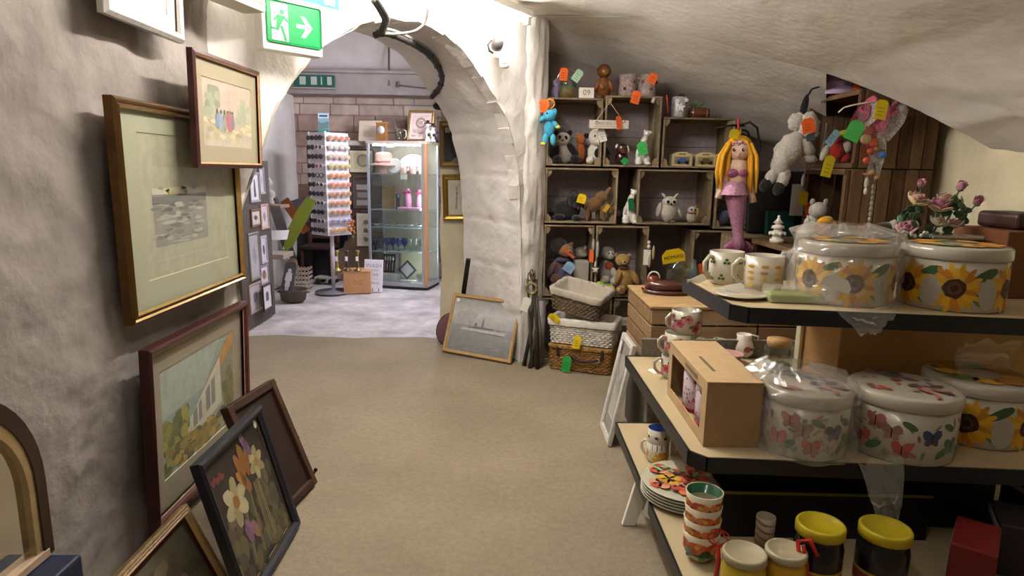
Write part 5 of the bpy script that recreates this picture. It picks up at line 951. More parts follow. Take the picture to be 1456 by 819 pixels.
# ================================================================ crates on the right wall
PINE=mat('brown_pine',None,.75,noise_scale=9,noise_amt=.35,stretch=(3,3,.5),bump=.15,bump_scale=40,spec=.2)
PINEH=mat('crate_pine',None,.75,noise_scale=9,noise_amt=.3,stretch=(.4,3,3),bump=.15,bump_scale=40,spec=.2)
def side_crate(label,x0,x1,y0,y1,z0,z1):
    """crate open towards -x, its slatted side towards the viewer"""
    t=thing('slatted_crate',label,'crate',(x0,y0,z0),group='brown slatted crates by the right wall'); W,D,H=x1-x0,y1-y0,z1-z0; pc=lambda:random.choice(('#5f4630','#6a4f37','#553d29','#72573e'))
    n=6
    for k in range(n): B(pc()).bbox((.022+k*(W-.022)/n+.003,0,.0),(.022+(k+1)*(W-.022)/n-.003,.014,H),.002,1).build('slat',PINE,t)
    for k in range(n): B(pc()).bbox((.022+k*(W-.022)/n+.003,D-.014,.0),(.022+(k+1)*(W-.022)/n-.003,D,H),.002,1).build('slat',PINE,t)
    for k in range(4): B(pc()).bbox((W-.014,.014+k*(D-.028)/4+.003,.0),(W,.014+(k+1)*(D-.028)/4-.003,H),.002,1).build('slat',PINE,t)
    for z in (0,H-.016):
        for k in range(3): B(pc()).bbox((0,.0145+k*(D-.029)/3+.002,z),(W-.015,.0145+(k+1)*(D-.029)/3-.002,z+.015),.002,1).build('board',PINE,t)
    for y in (0,D-.03): B(pc()).bbox((-.004,y,.0),(.02,y+.03,H),.003,1).build('corner_post',PINE,t)
    for z in (.0,H-.03): B(pc()).bbox((-.012,.0,z),(-.0045,D,z+.028),.002,1).build('rail',PINE,t)
    return t
side_crate('upper brown slatted crate on the right wall cut off by the vault',1.965,2.42,3.60,4.22,1.40,1.83)
side_crate('lower brown slatted crate on the right wall behind the roses',1.93,2.42,3.60,4.08,.955,1.392)
side_crate('brown crate at floor level by the right wall',1.62,2.42,3.35,4.07,.0,.95)
P=lambda x,y,Y:at(x,y,Y)
# plush sheep
SH_=at(1122,215,3.86)
FLEECE=mat('fleece',None,.98,noise_scale=45,noise_amt=.2,bump=.9,bump_scale=110,sheen=.4,spec=.05)
t=thing('plush_sheep','white fleecy plush lamb with black feet hanging from the upper crate','toy',SH_)
def el(pn,col,c_,r_,ro=(0,0,0),m=FLEECE,j=.22): B(col).ell([v*.01 for v in c_],[v*.01 for v in r_],ro,16,12,j).build(pn,m,t)
el('body','#b9b2a8',(0,0,0),(8,7.5,11.5),(0,.55,0)); el('body','#b3aca2',(-4,0,-8),(6,6,7)); el('head','#c2bbb0',(9,-2,15),(6.5,6,7.5)); el('head','#b9b2a8',(3,0,17),(5,5,5.5)); el('arm','#b3aca2',(9,-4,2),(3.4,3.4,6),(0,-.7,0)); el('arm','#b3aca2',(12,-3,-4),(3,3,4),(0,-1.2,0))
el('leg','#b3aca2',(-9,0,-15),(3.6,3.6,6),(0,.5,0)); el('leg','#b3aca2',(-3,-3,-16),(3.6,3.6,6),(0,.3,0)); el('foot',BLK,(-12.5,0,-20),(3.2,3.6,4.6),(0,.5,0),CLOTH,0); el('foot',BLK,(-5.5,-3,-22),(3.2,3.6,4.6),(0,.3,0),CLOTH,0); el('muzzle','#8f8a84',(13,-4,10),(2.6,2.4,2.2),(0,0,0),CLOTH,0); el('ear',BLK,(6,-1,25),(2.2,1.2,8),(0,.15,0),CLOTH,0); el('foot',BLK,(15,-3,-3),(2.4,2.2,1.8),(0,0,0),CLOTH,0)
B('#1c1a1b').tube([(.07,0,.30),(.10,0,.36),(.16,.02,.38)],.006,6).build('hanging_loop',CLOTH,t)
price_tag('orange tag on the hanging plush lamb',at(1148,168,3.68),.075,.085,ORANGE,(0,-.25,0),string=[(0,0,0),(-.03,.03,.04)])
price_tag('grey blue tag below the orange tag of the plush lamb',at(1152,190,3.70),.05,.04,'#4d5862',(0,-.2,0),marks=False)
# rooster
t=toy('plush_rooster','red and yellow hanging rooster toy in the upper crate mouth','toy',at(1190,215,3.80),[('body','#a32a22',(0,0,0),(5,4,5.5)),('belly','#c9bfae',(4.6,-2,2.4),(3,2.4,3.4)),('leg','#b8a22c',(-5.5,-1,-7),(2,1.6,5),(0,.35,0)),('wing','#b3342a',(5,-1,-3.6),(3.4,2,3)),('tail','#c9c0b0',(-7,0,-1),(2.4,1.6,5),(0,.4,0)),('head','#8f241e',(-1,-1,6),(2.4,2.2,2.4)),('crest','#c9b42c',(3,0,10.5),(4,1.4,1.8),(0,-.2,0)),('feather','#a32a22',(7,0,11),(4,1.2,1.6),(0,-.3,0)),('foot','#c97a2c',(-4,-1,-4),(2,1.4,1.6))])
price_tag('pale blue tag slanting over the rooster toy',at(1192,186,3.72),.045,.095,'#8fb6cc',(0,.6,0))
price_tag('yellow tag hanging under the rooster toy',at(1182,222,3.70),.06,.12,'#cdb822',(0,.2,0))
one('ceramic_strip','white narrow ornament hanging in the upper crate','ornament',B('#b9b9b6').tube([(0,0,.09),(.005,0,0),(-.01,0,-.09)],[.006,.013,.010],8),SATIN,at(1173,197,3.9))
# pouch on the crate
t=thing('gift_pouch','lilac patterned gift pouch with an orange label on the upper crate','pouch',at(1195,141,3.86)+Vector((0,0,.0)),rz=-.2); t.location.z=1.8325
B('#a48ab5').grid(lambda u,v:(lerp(-.09,.09,u)*(1-.15*v),-.03*math.sin(math.pi*u)*math.sin(math.pi*min(1,v+.15))-.0,lerp(0,.19,v)),10,8,lambda u,v:'#a88fb8' if int(v*9)%2 else '#c6b4cc').grid(lambda u,v:(lerp(-.09,.09,u)*(1-.15*v),.03*math.sin(math.pi*u)*math.sin(math.pi*min(1,v+.15)),lerp(0,.19,v)),10,8,flip=True).build('pouch',CLOTH,t)
B('#d9622c').box((.055,-.028,.01),(.095,-.024,.11)).build('label',PAPER,t); B('#55505c').ell((-.095,-.01,.12),(.012,.01,.02)).ell((-.105,-.01,.10),(.012,.01,.02)).build('tie',CLOTH,t)
# hanging mobiles and ribbons
t=thing('ribbon_mobile','hanging bunch of pink and white patterned ribbons on the slatted crate','decoration',at(1232,190,3.52))
RB=mat('ribbon',None,.9,noise_scale=120,noise_amt=.7)
def ribbon(pn,col,a,b,w,m=RB):
    a,b=[at(*q,3.52-.02*random.random())-t.location for q in (a,b)]; d=(b-a).normalized(); s=Vector((d.z,0,-d.x)).normalized()*w
    B(col).grid(lambda u,v:a.lerp(b,v)+s*(u-.5)*(1+.4*math.sin(v*2.6))+Vector((0,-.012*math.sin(v*5+u*3),0)),4,8).build(pn,m,t)
for a,b_,col,w_ in (((1236,150),(1212,178),'#b5647a',.05),((1246,140),(1228,160),'#bf5f78',.05),((1250,148),(1222,180),'#bdb4b4',.06),((1262,150),(1240,205),'#b8637c',.05),((1284,152),(1256,196),'#c2bab8',.07),((1286,150),(1262,178),'#b9b0b0',.06),((1266,150),(1276,158),'#b56a80',.06),((1250,190),(1240,245),'#a9a4a0',.045),((1256,196),(1248,250),'#bdb8b4',.03),((1238,180),(1230,230),'#9c5a4a',.05)): ribbon('ribbon',col,a,b_,w_)
for x,y,col,r_ in ((1242,203,'#b5502c',.028),(1232,228,'#b5502c',.02),(1231,198,'#b59a72',.03),(1246,212,'#8a6a4c',.018),(1255,220,'#3f6fa8',.022),(1240,245,'#a08058',.018),(1247,252,'#a08058',.016),(1238,215,'#a8442c',.02)): B(col).ell(at(x,y,3.48)-t.location,(r_,r_*.6,r_*.9)).build('bead',SATIN,t)
B('#d8d2c8').tube([at(x,y,3.5)-t.location for x,y in ((1192,160),(1200,153),(1215,149),(1232,146),(1245,145))],.004,6).build('hook_wire',SATIN,t)
B('#8a6a48').tube([at(1228,247,3.5)-t.location,at(1252,252,3.5)-t.location],.006,6).tube([at(1240,212,3.5)-t.location,at(1258,214,3.5)-t.location],.006,6).build('twig',SATIN,t)
price_tag('green tag on the ribbon mobile',at(1222,173,3.44),.085,.105,'#4db55a',(0,.4,0),marks=False)
price_tag('yellow tag among the ribbons of the mobile',at(1256,142,3.44),.065,.10,'#cdb420',(0,.1,0))
charm('crystal drop hanging below the ribbon mobile',1233,252,3.5,[('bead','#a8a49c',0,-.03,.012,.03),('bead','#c2bdb4',.0,-.075,.010,.02)],.06)
charm('chain of small shells hanging right of the ribbon mobile',1243,258,3.53,[('bead','#8d867c',0,-.03*k,.010,.016) for k in range(1,9)],.04)
# tags and toys in the lower crate
charm('white cards hanging left of the lower brown crate',1143,262,4.08,[('bead','#a59d94',-.005,.02,.014,.05),('card','#b9b2a8',-.03,0,.09,.20)],.1)
price_tag('yellow tag over the white hanging cards',at(1144,272,4.04),.055,.085,YEL,(0,.05,0),marks=False)
price_tag('orange tag behind the yellow one by the lower crate',at(1149,288,4.05),.05,.09,ORANGE,(0,-.2,0),marks=False)
NZ=.9505
toy('toy_parrot','yellow red and blue parrot toy on the crate by the right wall','toy',Vector((1.80,3.56,NZ)),[('body','#a32a26',(0,0,8),(6,4,6)),('head','#c98f1c',(1,-1,15),(4.4,3.6,3),(0,-.3,0)),('wing','#2456a8',(-5,-2,5),(5,3,4.4),(0,.5,0)),('tail','#8a5a4c',(7,0,5),(4,2,7),(0,.7,0)),('beak','#c9701c',(5,-2,14),(2,1.6,1.4))])
toy('plush_cat','white plush toy peering over the parrot','toy',Vector((1.86,3.80,NZ)),[('body','#a8a198',(0,0,9),(5,5,9)),('head','#b3aca2',(2,-2,20),(5.6,5,5)),('ear','#a8a198',(-2,-2,25),(1.6,1,2)),('ear','#a8a198',(6,-2,25),(1.6,1,2))])
t=lathe_thing('glass_ornament','white glass bauble with a silver cap in front of the lower crate','ornament',[(0,0),(.03,.004),(.052,.03),(.056,.055),(.045,.085),(.015,.1),(.012,.112),(.018,.12),(.014,.135),(.006,.14),(.005,.155),(0,.157)],GLOSS,Vector((1.685,3.5,NZ+.03)),col='#b5aea4'); B('#8a8680').lathe([(.03,-.03),(.03,-.01),(.02,.0)],14).build('stand',SATIN,t)
toy('plush_hippo','dark brown plush dog with a pale scarf in the lower crate','toy',Vector((2.03,3.42,NZ)),[('body','#2c221f',(0,0,7),(8,6,7)),('head','#33271f',(2,-4,12),(6,5,4.6)),('scarf','#a89f92',(4,-5,13),(2,4,5.6),(0,.5,0)),('ear','#261d1a',(8,-3,12),(1.6,1.4,4),(0,-.4,0))])
toy('plush_lamb','small grey plush lying at the front of the lower crate','toy',Vector((1.74,3.42,NZ)),[('body','#98928a',(0,0,4),(7,5,4)),('head','#a39c92',(-5,-2,6),(3.4,3,3))])
t=lathe_thing('pagoda_ornament','white tiered pagoda ornament standing behind the mugs','ornament',[(.05,0),(.05,.03),(.036,.034),(.034,.06),(.056,.064),(.05,.085),(.03,.09),(.028,.105),(.046,.11),(.04,.13),(.022,.135),(.02,.145),(.036,.15),(.012,.18),(.008,.19),(.012,.2),(0,.21)],GLOSS,Vector((1.655,3.80,NZ)),12,'#d2ccc0'); t.scale=(.85,.85,.8)
for k in range(8): a=k*math.pi/4; B('#d8d2c6').ell((.054*math.cos(a),.054*math.sin(a),.07),(.009,.009,.014),n=8,m=6).build('eave_tip',GLOSS,t)
# ================================================================ baskets
def basket(name,label,loc,rz,W,D,H,col,rows,flare=.04,lid=False,liner=None,rimcol=None):
    t=thing(name,label,'basket',loc,rz); cc=[col]
    def rp(u,ins,k=1):   # rounded rectangle perimeter, origin front-left
        w,d,r=W*k-2*ins,D*k-2*ins,.03; segs=[w-2*r,math.pi*r/2,d-2*r,math.pi*r/2]*2; L=sum(segs); s=(u%1)*L; cx,cy=W/2,D/2
        pts=[(-w/2+r,-d/2,0),(w/2-r,-d/2+r,-90),(w/2,-d/2+r,90),(w/2-r,d/2-r,0),(w/2-r,d/2,180),(-w/2+r,d/2-r,90),(-w/2,d/2-r,270),(-w/2+r,-d/2+r,180)]
        for i,sg in enumerate(segs):
            if s<=sg: break
            s-=sg
        f=s/sg
        if i==0: q=(-w/2+r+f*(w-2*r),-d/2)
        elif i==2: q=(w/2,-d/2+r+f*(d-2*r))
        elif i==4: q=(w/2-r-f*(w-2*r),d/2)
        elif i==6: q=(-w/2,d/2-r-f*(d-2*r))
        else:
            c0={1:(w/2-r,-d/2+r,-90),3:(w/2-r,d/2-r,0),5:(-w/2+r,d/2-r,90),7:(-w/2+r,-d/2+r,180)}[i]; a=math.radians(c0[2]+90*f); q=(c0[0]+r*math.cos(a),c0[1]+r*math.sin(a))
        return (q[0]+cx,q[1]+cy)
    n=36; b=B(col); st=B(col)
    for k in range(rows):
        z=(k+.5)*H/rows; fl=1-flare*(1-z/H); path=[]
        for i in range(n*4+1):
            u=i/(n*4); off=.005*math.cos(math.pi*(i/4*2+k)) ; p=rp(u,.008+off,fl); path.append((p[0]+W/2*(0),p[1],z))
        b.color(random.choice((col,)) if k%3 else col); b.tube(path,H/rows*.52,5,False)
    for i in range(n):
        p0=rp((i+.5)/n,.008,1-flare); p1=rp((i+.5)/n,.008,1); st.tube([(p0[0],p0[1],0),(p1[0],p1[1],H)],.004,5)
    tag(b.build('weave',mat('wicker',None,.8,noise_scale=40,noise_amt=.35,spec=.2),t),kind='stuff'); tag(st.build('stakes',MATS['wicker'],t),kind='stuff')
    B(rimcol or col).tube([(*rp(i/60,.006),H) for i in range(61)],.010,7,False).build('rim',MATS['wicker'],t)
    B(col).prism([rp(i/40,.015,1-flare) for i in range(40)],.002,.008,'z').build('bottom',MATS['wicker'],t)
    if liner:
        LM=mat('liner_cloth',None,.95,noise_scale=20,noise_amt=.12,bump=.2,bump_scale=60)
        lb=B(liner); N=60
        prof=[(-.010,H-.035),(-.013,H+.004),(.004,H+.014),(.024,H+.0),(.030,.03),(.07,.022)]
        vs=[]
        for ins,z in prof:
            for i in range(N): p=rp(i/N,ins+.002*math.sin(i*1.3),1-flare*max(0,1-z/H)); vs.append((*p,z+.002*math.sin(i*2.1)))
        fs=[(j*N+i,j*N+(i+1)%N,(j+1)*N+(i+1)%N,(j+1)*N+i) for j in range(len(prof)-1) for i in range(N)]+[[5*N+i for i in range(N)]]
        lb.add(vs,fs,True); lb.build('liner',LM,t)
    if lid:
        B(col).bbox((-.004,-.004,H+.004),(W+.004,D+.004,H+.028),.008).build('lid',MATS['wicker'],t)
    return t
BA=math.radians(-20); 
h=basket('picnic_hamper','tan wicker picnic hamper at the bottom of the basket stack',(.325,4.235,.002),BA,.44,.25,.155,'#9a7442',12,.0,True)
B('#2e1d17').tube([(.17,-.014,.10),(.19,-.03,.095),(.26,-.036,.088),(.33,-.03,.095),(.35,-.014,.10)],.009,8).build('handle',mat('leather','#2e1d17',.5),h)
B('#d6d2c8').bbox((.335,-.020,.08),(.365,-.008,.115),.003).build('buckle',METAL,h)
for x in (.07,.375): B('#3a261c').bbox((x-.01,-.012,.10),(x+.01,.0,.17),.003).build('strap',MATS['leather'],h)
for k in range(9): B('#a8804c').bbox((.02+.046*k,-.012,.158),(.05+.046*k,-.004,.178),.003).build('lid_weave',MATS['wicker'],h)
basket('lined_basket','white painted wicker basket in the middle of the stack',(.318,4.228,.19),BA,.455,.255,.165,'#ddd5c9',11,.05,False,'#d8d1c5')
tb=basket('lined_basket','grey brown wicker basket with a cream liner on top of the stack',(.318,4.262,.422),BA,.37,.25,.155,'#7d6c58',10,.08,False,'#b3a999'); tb.rotation_euler=(math.radians(10),math.radians(8),math.radians(-31))
def onbasket(x,y,z): R=Matrix.Rotation(BA,3,'Z'); return Vector((.325,4.235,0))+R@Vector((x,y,z))
price_tag('yellow tag on the corner of the white basket',onbasket(.055,-.035,.395),.085,.05,YEL,(.2,.5,BA))
price_tag('yellow tag hanging on the front of the white basket',onbasket(.215,-.035,.265),.05,.09,YEL,(0,.15,BA),string=[(0,.005,.0),(.0,.012,.05)])
price_tag('green tag hanging from the hamper handle',onbasket(.15,-.05,.12),.06,.11,'#2fa54c',(0,.12,BA))
# ================================================================ white framed picture beside the shelves
t=picture('framed_print','white framed print leaning on the end of the display shelves','picture',.27,.53,[(0,.018),(.006,.022),(.028,.02),(.034,.012)],['#c9c4bb','#d6d1c8','#cac5bc','#a8a298'],lambda b,x0,z0,x1,z1:[blob(b,random.uniform(-.05,.05),random.uniform(.2,.38),.03,.03,random.choice(('#b5b0a8','#a8a39b','#c0bbb2')),-.0062-.00005*k,8) for k in range(14)],'#a39e96',(-.07,.11,.07,.43),bg='#c2bdb4')
place(t,(.556,3.10,.002),(0,-1,0),(.10,0,.52)); B('#e6e2da').box((-.1,-.024,.44),(-.07,-.0225,.49)).build('price_label',PAPER,t)
# ================================================================ crate table
t=thing('crate_table','pair of pale apple crates under a plywood top behind the display shelves','crate',(.69,2.85,.0)); D=.55
pc=lambda:random.choice(('#8c7050','#977a58','#826748','#a08564'))
for x0,x1 in ((0,.50),(.505,1.02)):
    for k in range(4): z=.735-.078*(k+1)+.003; B(pc()).bbox((x0+.002,0,z),(x1-.002,.014,z+.070),.002,1).build('slat',PINEH,t)
    for k in range(4): z=.735-.078*(k+1)+.003; B(pc()).bbox((x0,.016,z),(x0+.014,D,z+.068),.002,1).build('slat',PINEH,t)
    for x in (x0+.014,x1-.045): B(pc()).bbox((x,.015,.42),(x+.03,.04,.735),.002,1).build('corner_post',PINEH,t)
    B('#7a5c3a').box((x0+.01,.016,.42),(x1-.01,D,.43)).build('bottom',PINEH,t)
    B('#4a3826').box((x0+.014,D-.012,.43),(x1-.01,D,.73)).build('back_panel',PINEH,t)
B('#a98a60').bbox((-.006,-.006,.735),(1.03,D+.01,.747),.002).build('plywood_top',PINEH,t)
one('grey_cabinet','dark grey low cupboard under the apple crates','cupboard',B('#4d473e').bbox((.70,2.87,.0),(1.70,3.38,.418),.004),WOODC)
CT=.7475
t=thing('leather_box','oval brown polished leather box on the plywood crate top','box',onz(949,420,CT)+Vector((0,.05,0)),rz=-.25)
B('#46231a').at(sc=(1.25,.75,1)).lathe([(.09,0),(.092,.012),(.085,.02),(.06,.022)],24).build('base',GLOSS,t); B('#4a2620').at(sc=(1.2,.7,1)).lathe([(.075,.022),(.085,.045),(.07,.062),(.04,.066),(0,.068)],24).build('lid',GLOSS,t); B('#6b2a1c').ell((-.10,.0,.02),(.02,.012,.014)).build('clasp',GLOSS,t)
B('#cfc8ba').tube([(-.06+.03*math.cos(a*.4),.03,.07+.035*math.sin(a*.4)) for a in range(9)],.004,6).build('ribbon_loop',PAPER,t)
t=thing('decanter','square clear glass decanter with a yellow tag on the crate top','bottle',onz(966,413,CT)+Vector((0,.03,0)))
for k,x in enumerate((-.045,.045)): pass
B().bbox((-.055,-.055,0),(.055,.055,.12),.014,3).build('body',VESSEL,t); B().at((0,0,.12)).lathe([(.05,0),(.03,.02),(.022,.03),(.022,.055),(.03,.06)],16,cap=False).build('neck',VESSEL,t); B().at((0,0,.178)).lathe([(.018,0),(.03,.012),(.026,.03),(0,.036)],14).build('stopper',VESSEL,t)
B('#9fb0a8').bbox((-.05,-.05,.004),(.05,.05,.03),.01).build('glass_base',mat('thick_glass','#9aa79c',.1,alpha=.5),t)
tg=price_tag('large yellow tag printed with a word on the decanter',onz(966,413,CT)+Vector((-.06,-.04,.222)),.12,.07,'#cdb41c',(0,-.18,.1),marks=False); text('lettering','MCMIXO',.026,mat('dark_ink','#3a3020',.7),tg,(0,-.0012,-.042))
lathe_thing('blue_bottle','small grey blue bottle on a cord behind the decanter','bottle',[(.02,0),(.024,.01),(.024,.09),(.012,.12),(.01,.15),(.014,.152),(0,.153)],mat('smoke_glass','#5b6a70',.2),onz(988,411,CT)+Vector((.0,.04,0)),14)
price_tag('orange tag behind the grey blue bottle',onz(990,411,CT)+Vector((.03,.05,.13)),.035,.10,'#c85a2a',(0,-.25,0),marks=False)
one('orange_ruler','orange strip lying on the plywood behind the mugs','strip',B('#d06a2c').box((-.09,-.012,0),(.07,.012,.006)),SATIN,onz(995,409,CT)+Vector((.08,.0,.0)))
one('red_pot','little dark red pot behind the leather box','pot',B('#6b1f1a').lathe([(.03,0),(.04,.02),(.035,.05),(.025,.06),(0,.06)],14),GLOSS,onz(928,408,CT))
# ================================================================ display shelves
CREAM=mat('cream_laminate','#b7a581',.5,noise_scale=6,noise_amt=.08); EDGE=mat('black_edging','#1b1a1c',.35); GSP=mat('grey_speckle','#6f6a60',.8,noise_scale=80,noise_amt=.5)
t=thing('display_shelves','stepped display shelves with cream tops and black edging on the right','shelves')
def shelf(pts,z,th=.045):
    k=len(pts); q=[]
    cx=sum(p[0] for p in pts)/k; cy=sum(p[1] for p in pts)/k
    B().prism(pts,z-th+.002,z,'z').build('shelf_board',CREAM,t)
    b=B()
    for i in range(k):
        a,c_=Vector((*pts[i],0)),Vector((*pts[(i+1)%k],0)); d=(c_-a).normalized(); n_=Vector((d.y,-d.x,0))
        vs=[a+n_*.007,c_+n_*.007,c_-n_*.001,a-n_*.001]; b.prism([(v.x,v.y) for v in vs],z-th,z+.003,'z')
    b.build('edging',EDGE,t)
shelf([(.775,1.93),(1.95,1.77),(1.95,2.47),(.722,2.47),(.735,1.975)],.94,.048)
shelf([(.595,1.69),(1.95,1.60),(1.95,2.70),(.555,2.70),(.557,1.735)],.55,.042)
shelf([(.51,1.30),(1.95,1.25),(1.95,2.62),(.510,2.62),(.500,1.34)],.27,.04)
B().box((.62,2.70,.50),(1.95,2.722,.63)).build('back_rail',GSP,t)
for x in (.64,1.90): B().bbox((x,2.62,.0),(x+.05,2.68,.51),.004).build('leg',GSP,t)
for x in (1.35,1.91): B().bbox((x,2.465,.552),(x+.03,2.50,.892),.003).build('upright',WHITE_EN,t)
for y in (1.45,2.25): B().prism([(.48,0),(.53,0),(.60,.228),(.535,.228)],y,y+.02,'y').build('support_panel',WHITE_EN,t)
for y in (1.45,2.25): B().prism([(1.88,0),(1.93,0),(1.9,.228),(1.84,.228)],y,y+.02,'y').build('support_panel',WHITE_EN,t)
B().bbox((.66,2.30,.27),(.685,2.33,.508),.003).build('upright',WHITE_EN,t); B().bbox((1.86,2.30,.27),(1.885,2.33,.508),.003).build('upright',WHITE_EN,t)
S1,S2,S3=.9405,.5505,.2705
# ---- crockery
def cyl_decal(b,r,th0,z0,pts,col,dr=.0008):
    """flat outline (arc length, height) wrapped on a cylinder"""
    cx=sum(p[0] for p in pts)/len(pts); cz_=sum(p[1] for p in pts)/len(pts)
    W=lambda x,z:((r+dr)*math.cos(th0+x/r),(r+dr)*math.sin(th0+x/r),z0+z)
    n=len(pts); vs=[W(cx,cz_)]; 
    for k in (.5,1): vs+=[W(cx+(p[0]-cx)*k,cz_+(p[1]-cz_)*k) for p in pts]
    fs=[(0,1+i,1+(i+1)%n) for i in range(n)]+[(1+i,1+n+i,1+n+(i+1)%n,1+(i+1)%n) for i in range(n)]
    b.color(col).add(vs,fs)
def oval(x,z,rx,rz,n=10,rot=0,j=.08):
    out=[]
    for i in range(n):
        a=2*math.pi*i/n; k=1+random.uniform(-j,j); u,v=rx*k*math.cos(a),rz*k*math.sin(a); out.append((x+u*math.cos(rot)-v*math.sin(rot),z+u*math.sin(rot)+v*math.cos(rot)))
    return out
def mug(label,loc,rz,r,h,col,decal=None,inside=None,group=None,handle=True,taper=1.0,name='mug',cat='mug',sc=1):
    t=thing(name,label,cat,loc,rz,group,sc=sc); ic=inside or col
    bd=B(col).lathe([(r*.80*taper,0),(r*taper*.9,.006),(r*(.4+.6*taper),h*.25),(r,h),(r*.93,h),(r*.86,h*.3),(r*.7*taper,.012),(0,.012)],28,[col,col,col,col,ic,ic,ic]).build('body',GLOSS,t)
    if handle: B(col).tube([(r*.9,0,h*.82),(r*1.25,0,h*.86),(r*1.55,0,h*.68),(r*1.5,0,h*.42),(r*1.2,0,h*.22),(r*.86,0,h*.2)],h*.07,9).build('handle',GLOSS,t)
    if decal: b=B(); decal(b,r,h); tag(b.build('pattern',GLOSS,bd),kind='stuff')
    return t
IV='#bcb39f'
def clover(b,r,h):
    for k in range(14):
        th=k*.45+.2*(k%2); z=h*(.25 if k%2 else .72)
        for a in range(3): cyl_decal(b,r*1.005,th,z,oval(.008*math.cos(a*2.1+1.57),.008*math.sin(a*2.1+1.57),.0065,.0055),'#47683c')
def rosy(b,r,h):
    for k in range(12):
        th=k*.55; z=h*(.3+.4*((k*7)%3)/2)
        for a in range(5): cyl_decal(b,r*1.004,th,z,oval(.010*math.cos(a*1.26),.010*math.sin(a*1.26),.009,.008),'#b5505a' if k%2 else '#c47a80')
        cyl_decal(b,r*1.006,th,z,oval(0,0,.007,.006),'#8a2f3c'); cyl_decal(b,r*1.005,th,z,oval(-.02,.006,.009,.005,rot=.4),'#4a7a4c')
def amber(b,r,h):
    for k in range(9):
        for j in range(4): cyl_decal(b,r*1.004,k*.7,h*(.22+.17*j),oval(0,0,.014,.006),'#c49a4c' if (j+k)%2 else '#b98a3c')
mug('cream mug with green clover sprigs on the top shelf',onz(1022,405,S1)+Vector((.035,.035,0)),math.radians(200),.064,.125,IV,clover)
mug('cream mug with amber pattern beside the clover mug',onz(1085,418,S1)+Vector((.02,.06,0)),math.radians(170),.068,.13,IV,amber)
lathe_thing('saucer','cream saucer under the amber mug on the top shelf','saucer',[(.04,0),(.09,.012),(.088,.016),(.04,.005),(0,.005)],GLOSS,onz(1060,424,S1)+Vector((-.01,.02,0)),24,IV)
price_tag('white paper tag hanging off the top shelf corner by the clover mug',onz(1002,404,S1)+Vector((0,0,.03)),.03,.075,CREAMT,(.6,.9,0),marks=False)
price_tag('white paper tag tied to the amber mug handle',onz(1060,420,S1)+Vector((-.01,-.01,.03)),.035,.07,CREAMT,(.7,1.2,0),marks=False)
t=thing('soap_box','clear box of green soap in front of the amber mug','box',onz(1145,432,S1)+Vector((0,.03,0)),rz=-.1); B('#8d9c5a').bbox((-.11,-.035,0),(.12,.05,.028),.006).build('soap',SATIN,t); B().bbox((-.115,-.04,0),(.125,.055,.05),.01).build('clear_lid',FILM,t)
def sunflower(b,r,th,z,R,petal=('#c9961c','#d0a324','#b5761c'),cen='#3d2418'):
    for ring in range(2):
        for k in range(14):
            a=2*math.pi*k/14+ring*.22; rr=R*(.78-.2*ring); cyl_decal(b,r,th,z,oval(rr*math.cos(a),rr*math.sin(a),R*.30,R*.11,8,a),petal[(k+ring)%3],.0010+.0004*ring)
    cyl_decal(b,r,th,z,oval(0,0,R*.42,R*.42,14),cen,.002); cyl_decal(b,r,th,z,oval(0,0,R*.26,R*.26,12),'#5a3a22',.0024); cyl_decal(b,r,th,z,oval(0,0,R*.15,R*.15,10),'#2e1a12',.0028)
def tin(name,label,loc,r,h,decor,lidcol='#a79e8e',body='#aea594',lidart=None,rz=0):
    t=thing(name,label,'tin',loc,rz); bd=B(body).lathe([(r*.96,0),(r,.006),(r,h*.86)],40).build('body',GLOSS,t)
    ld=B(lidcol).lathe([(r+.003,h*.80),(r+.006,h*.82),(r+.004,h*.97),(r-.004,h),(r*.9,h+.001),(0,h+.003)],40).build('lid',GLOSS,t)
    b=B(); decor(b,r,h); tag(b.build('pattern',PRINT,bd),kind='stuff')
    if lidart: b=B(); lidart(b,r,h); tag(b.build('lid_pattern',PRINT,ld),kind='stuff')
    return t
F_=-math.pi/2
def deco_sun(seed):
    def d(b,r,h):
        random.seed(seed)
        for th in (-.95,.0,1.15,2.2,3.3,4.3): sunflower(b,r,F_+th,h*.38,.075)
        for th in (-.5,.55,1.7,-1.5): 
            cyl_decal(b,r,F_+th,h*.6,oval(0,0,.04,.016,10,.5),'#3f5a34',.0006); cyl_decal(b,r,F_+th,h*.2,oval(0,0,.035,.02,10,-.4),'#55703a',.0006)
        for th in (.62,-.42): cyl_decal(b,r,F_+th,h*.30,oval(0,0,.03,.05,10),'#a59f92',.0016)
    return d
def lid_sun(b,r,h):
    for k in range(10): a=k*.63; x,y=r*.62*math.cos(a),r*.62*math.sin(a); b.color(('#b98a2c','#a5672c','#c49c3c','#6f7a4c')[k%4]).add([(x+.04*math.cos(q*.785),y+.03*math.sin(q*.785),h+.0045) for q in range(8)],[list(range(8))])
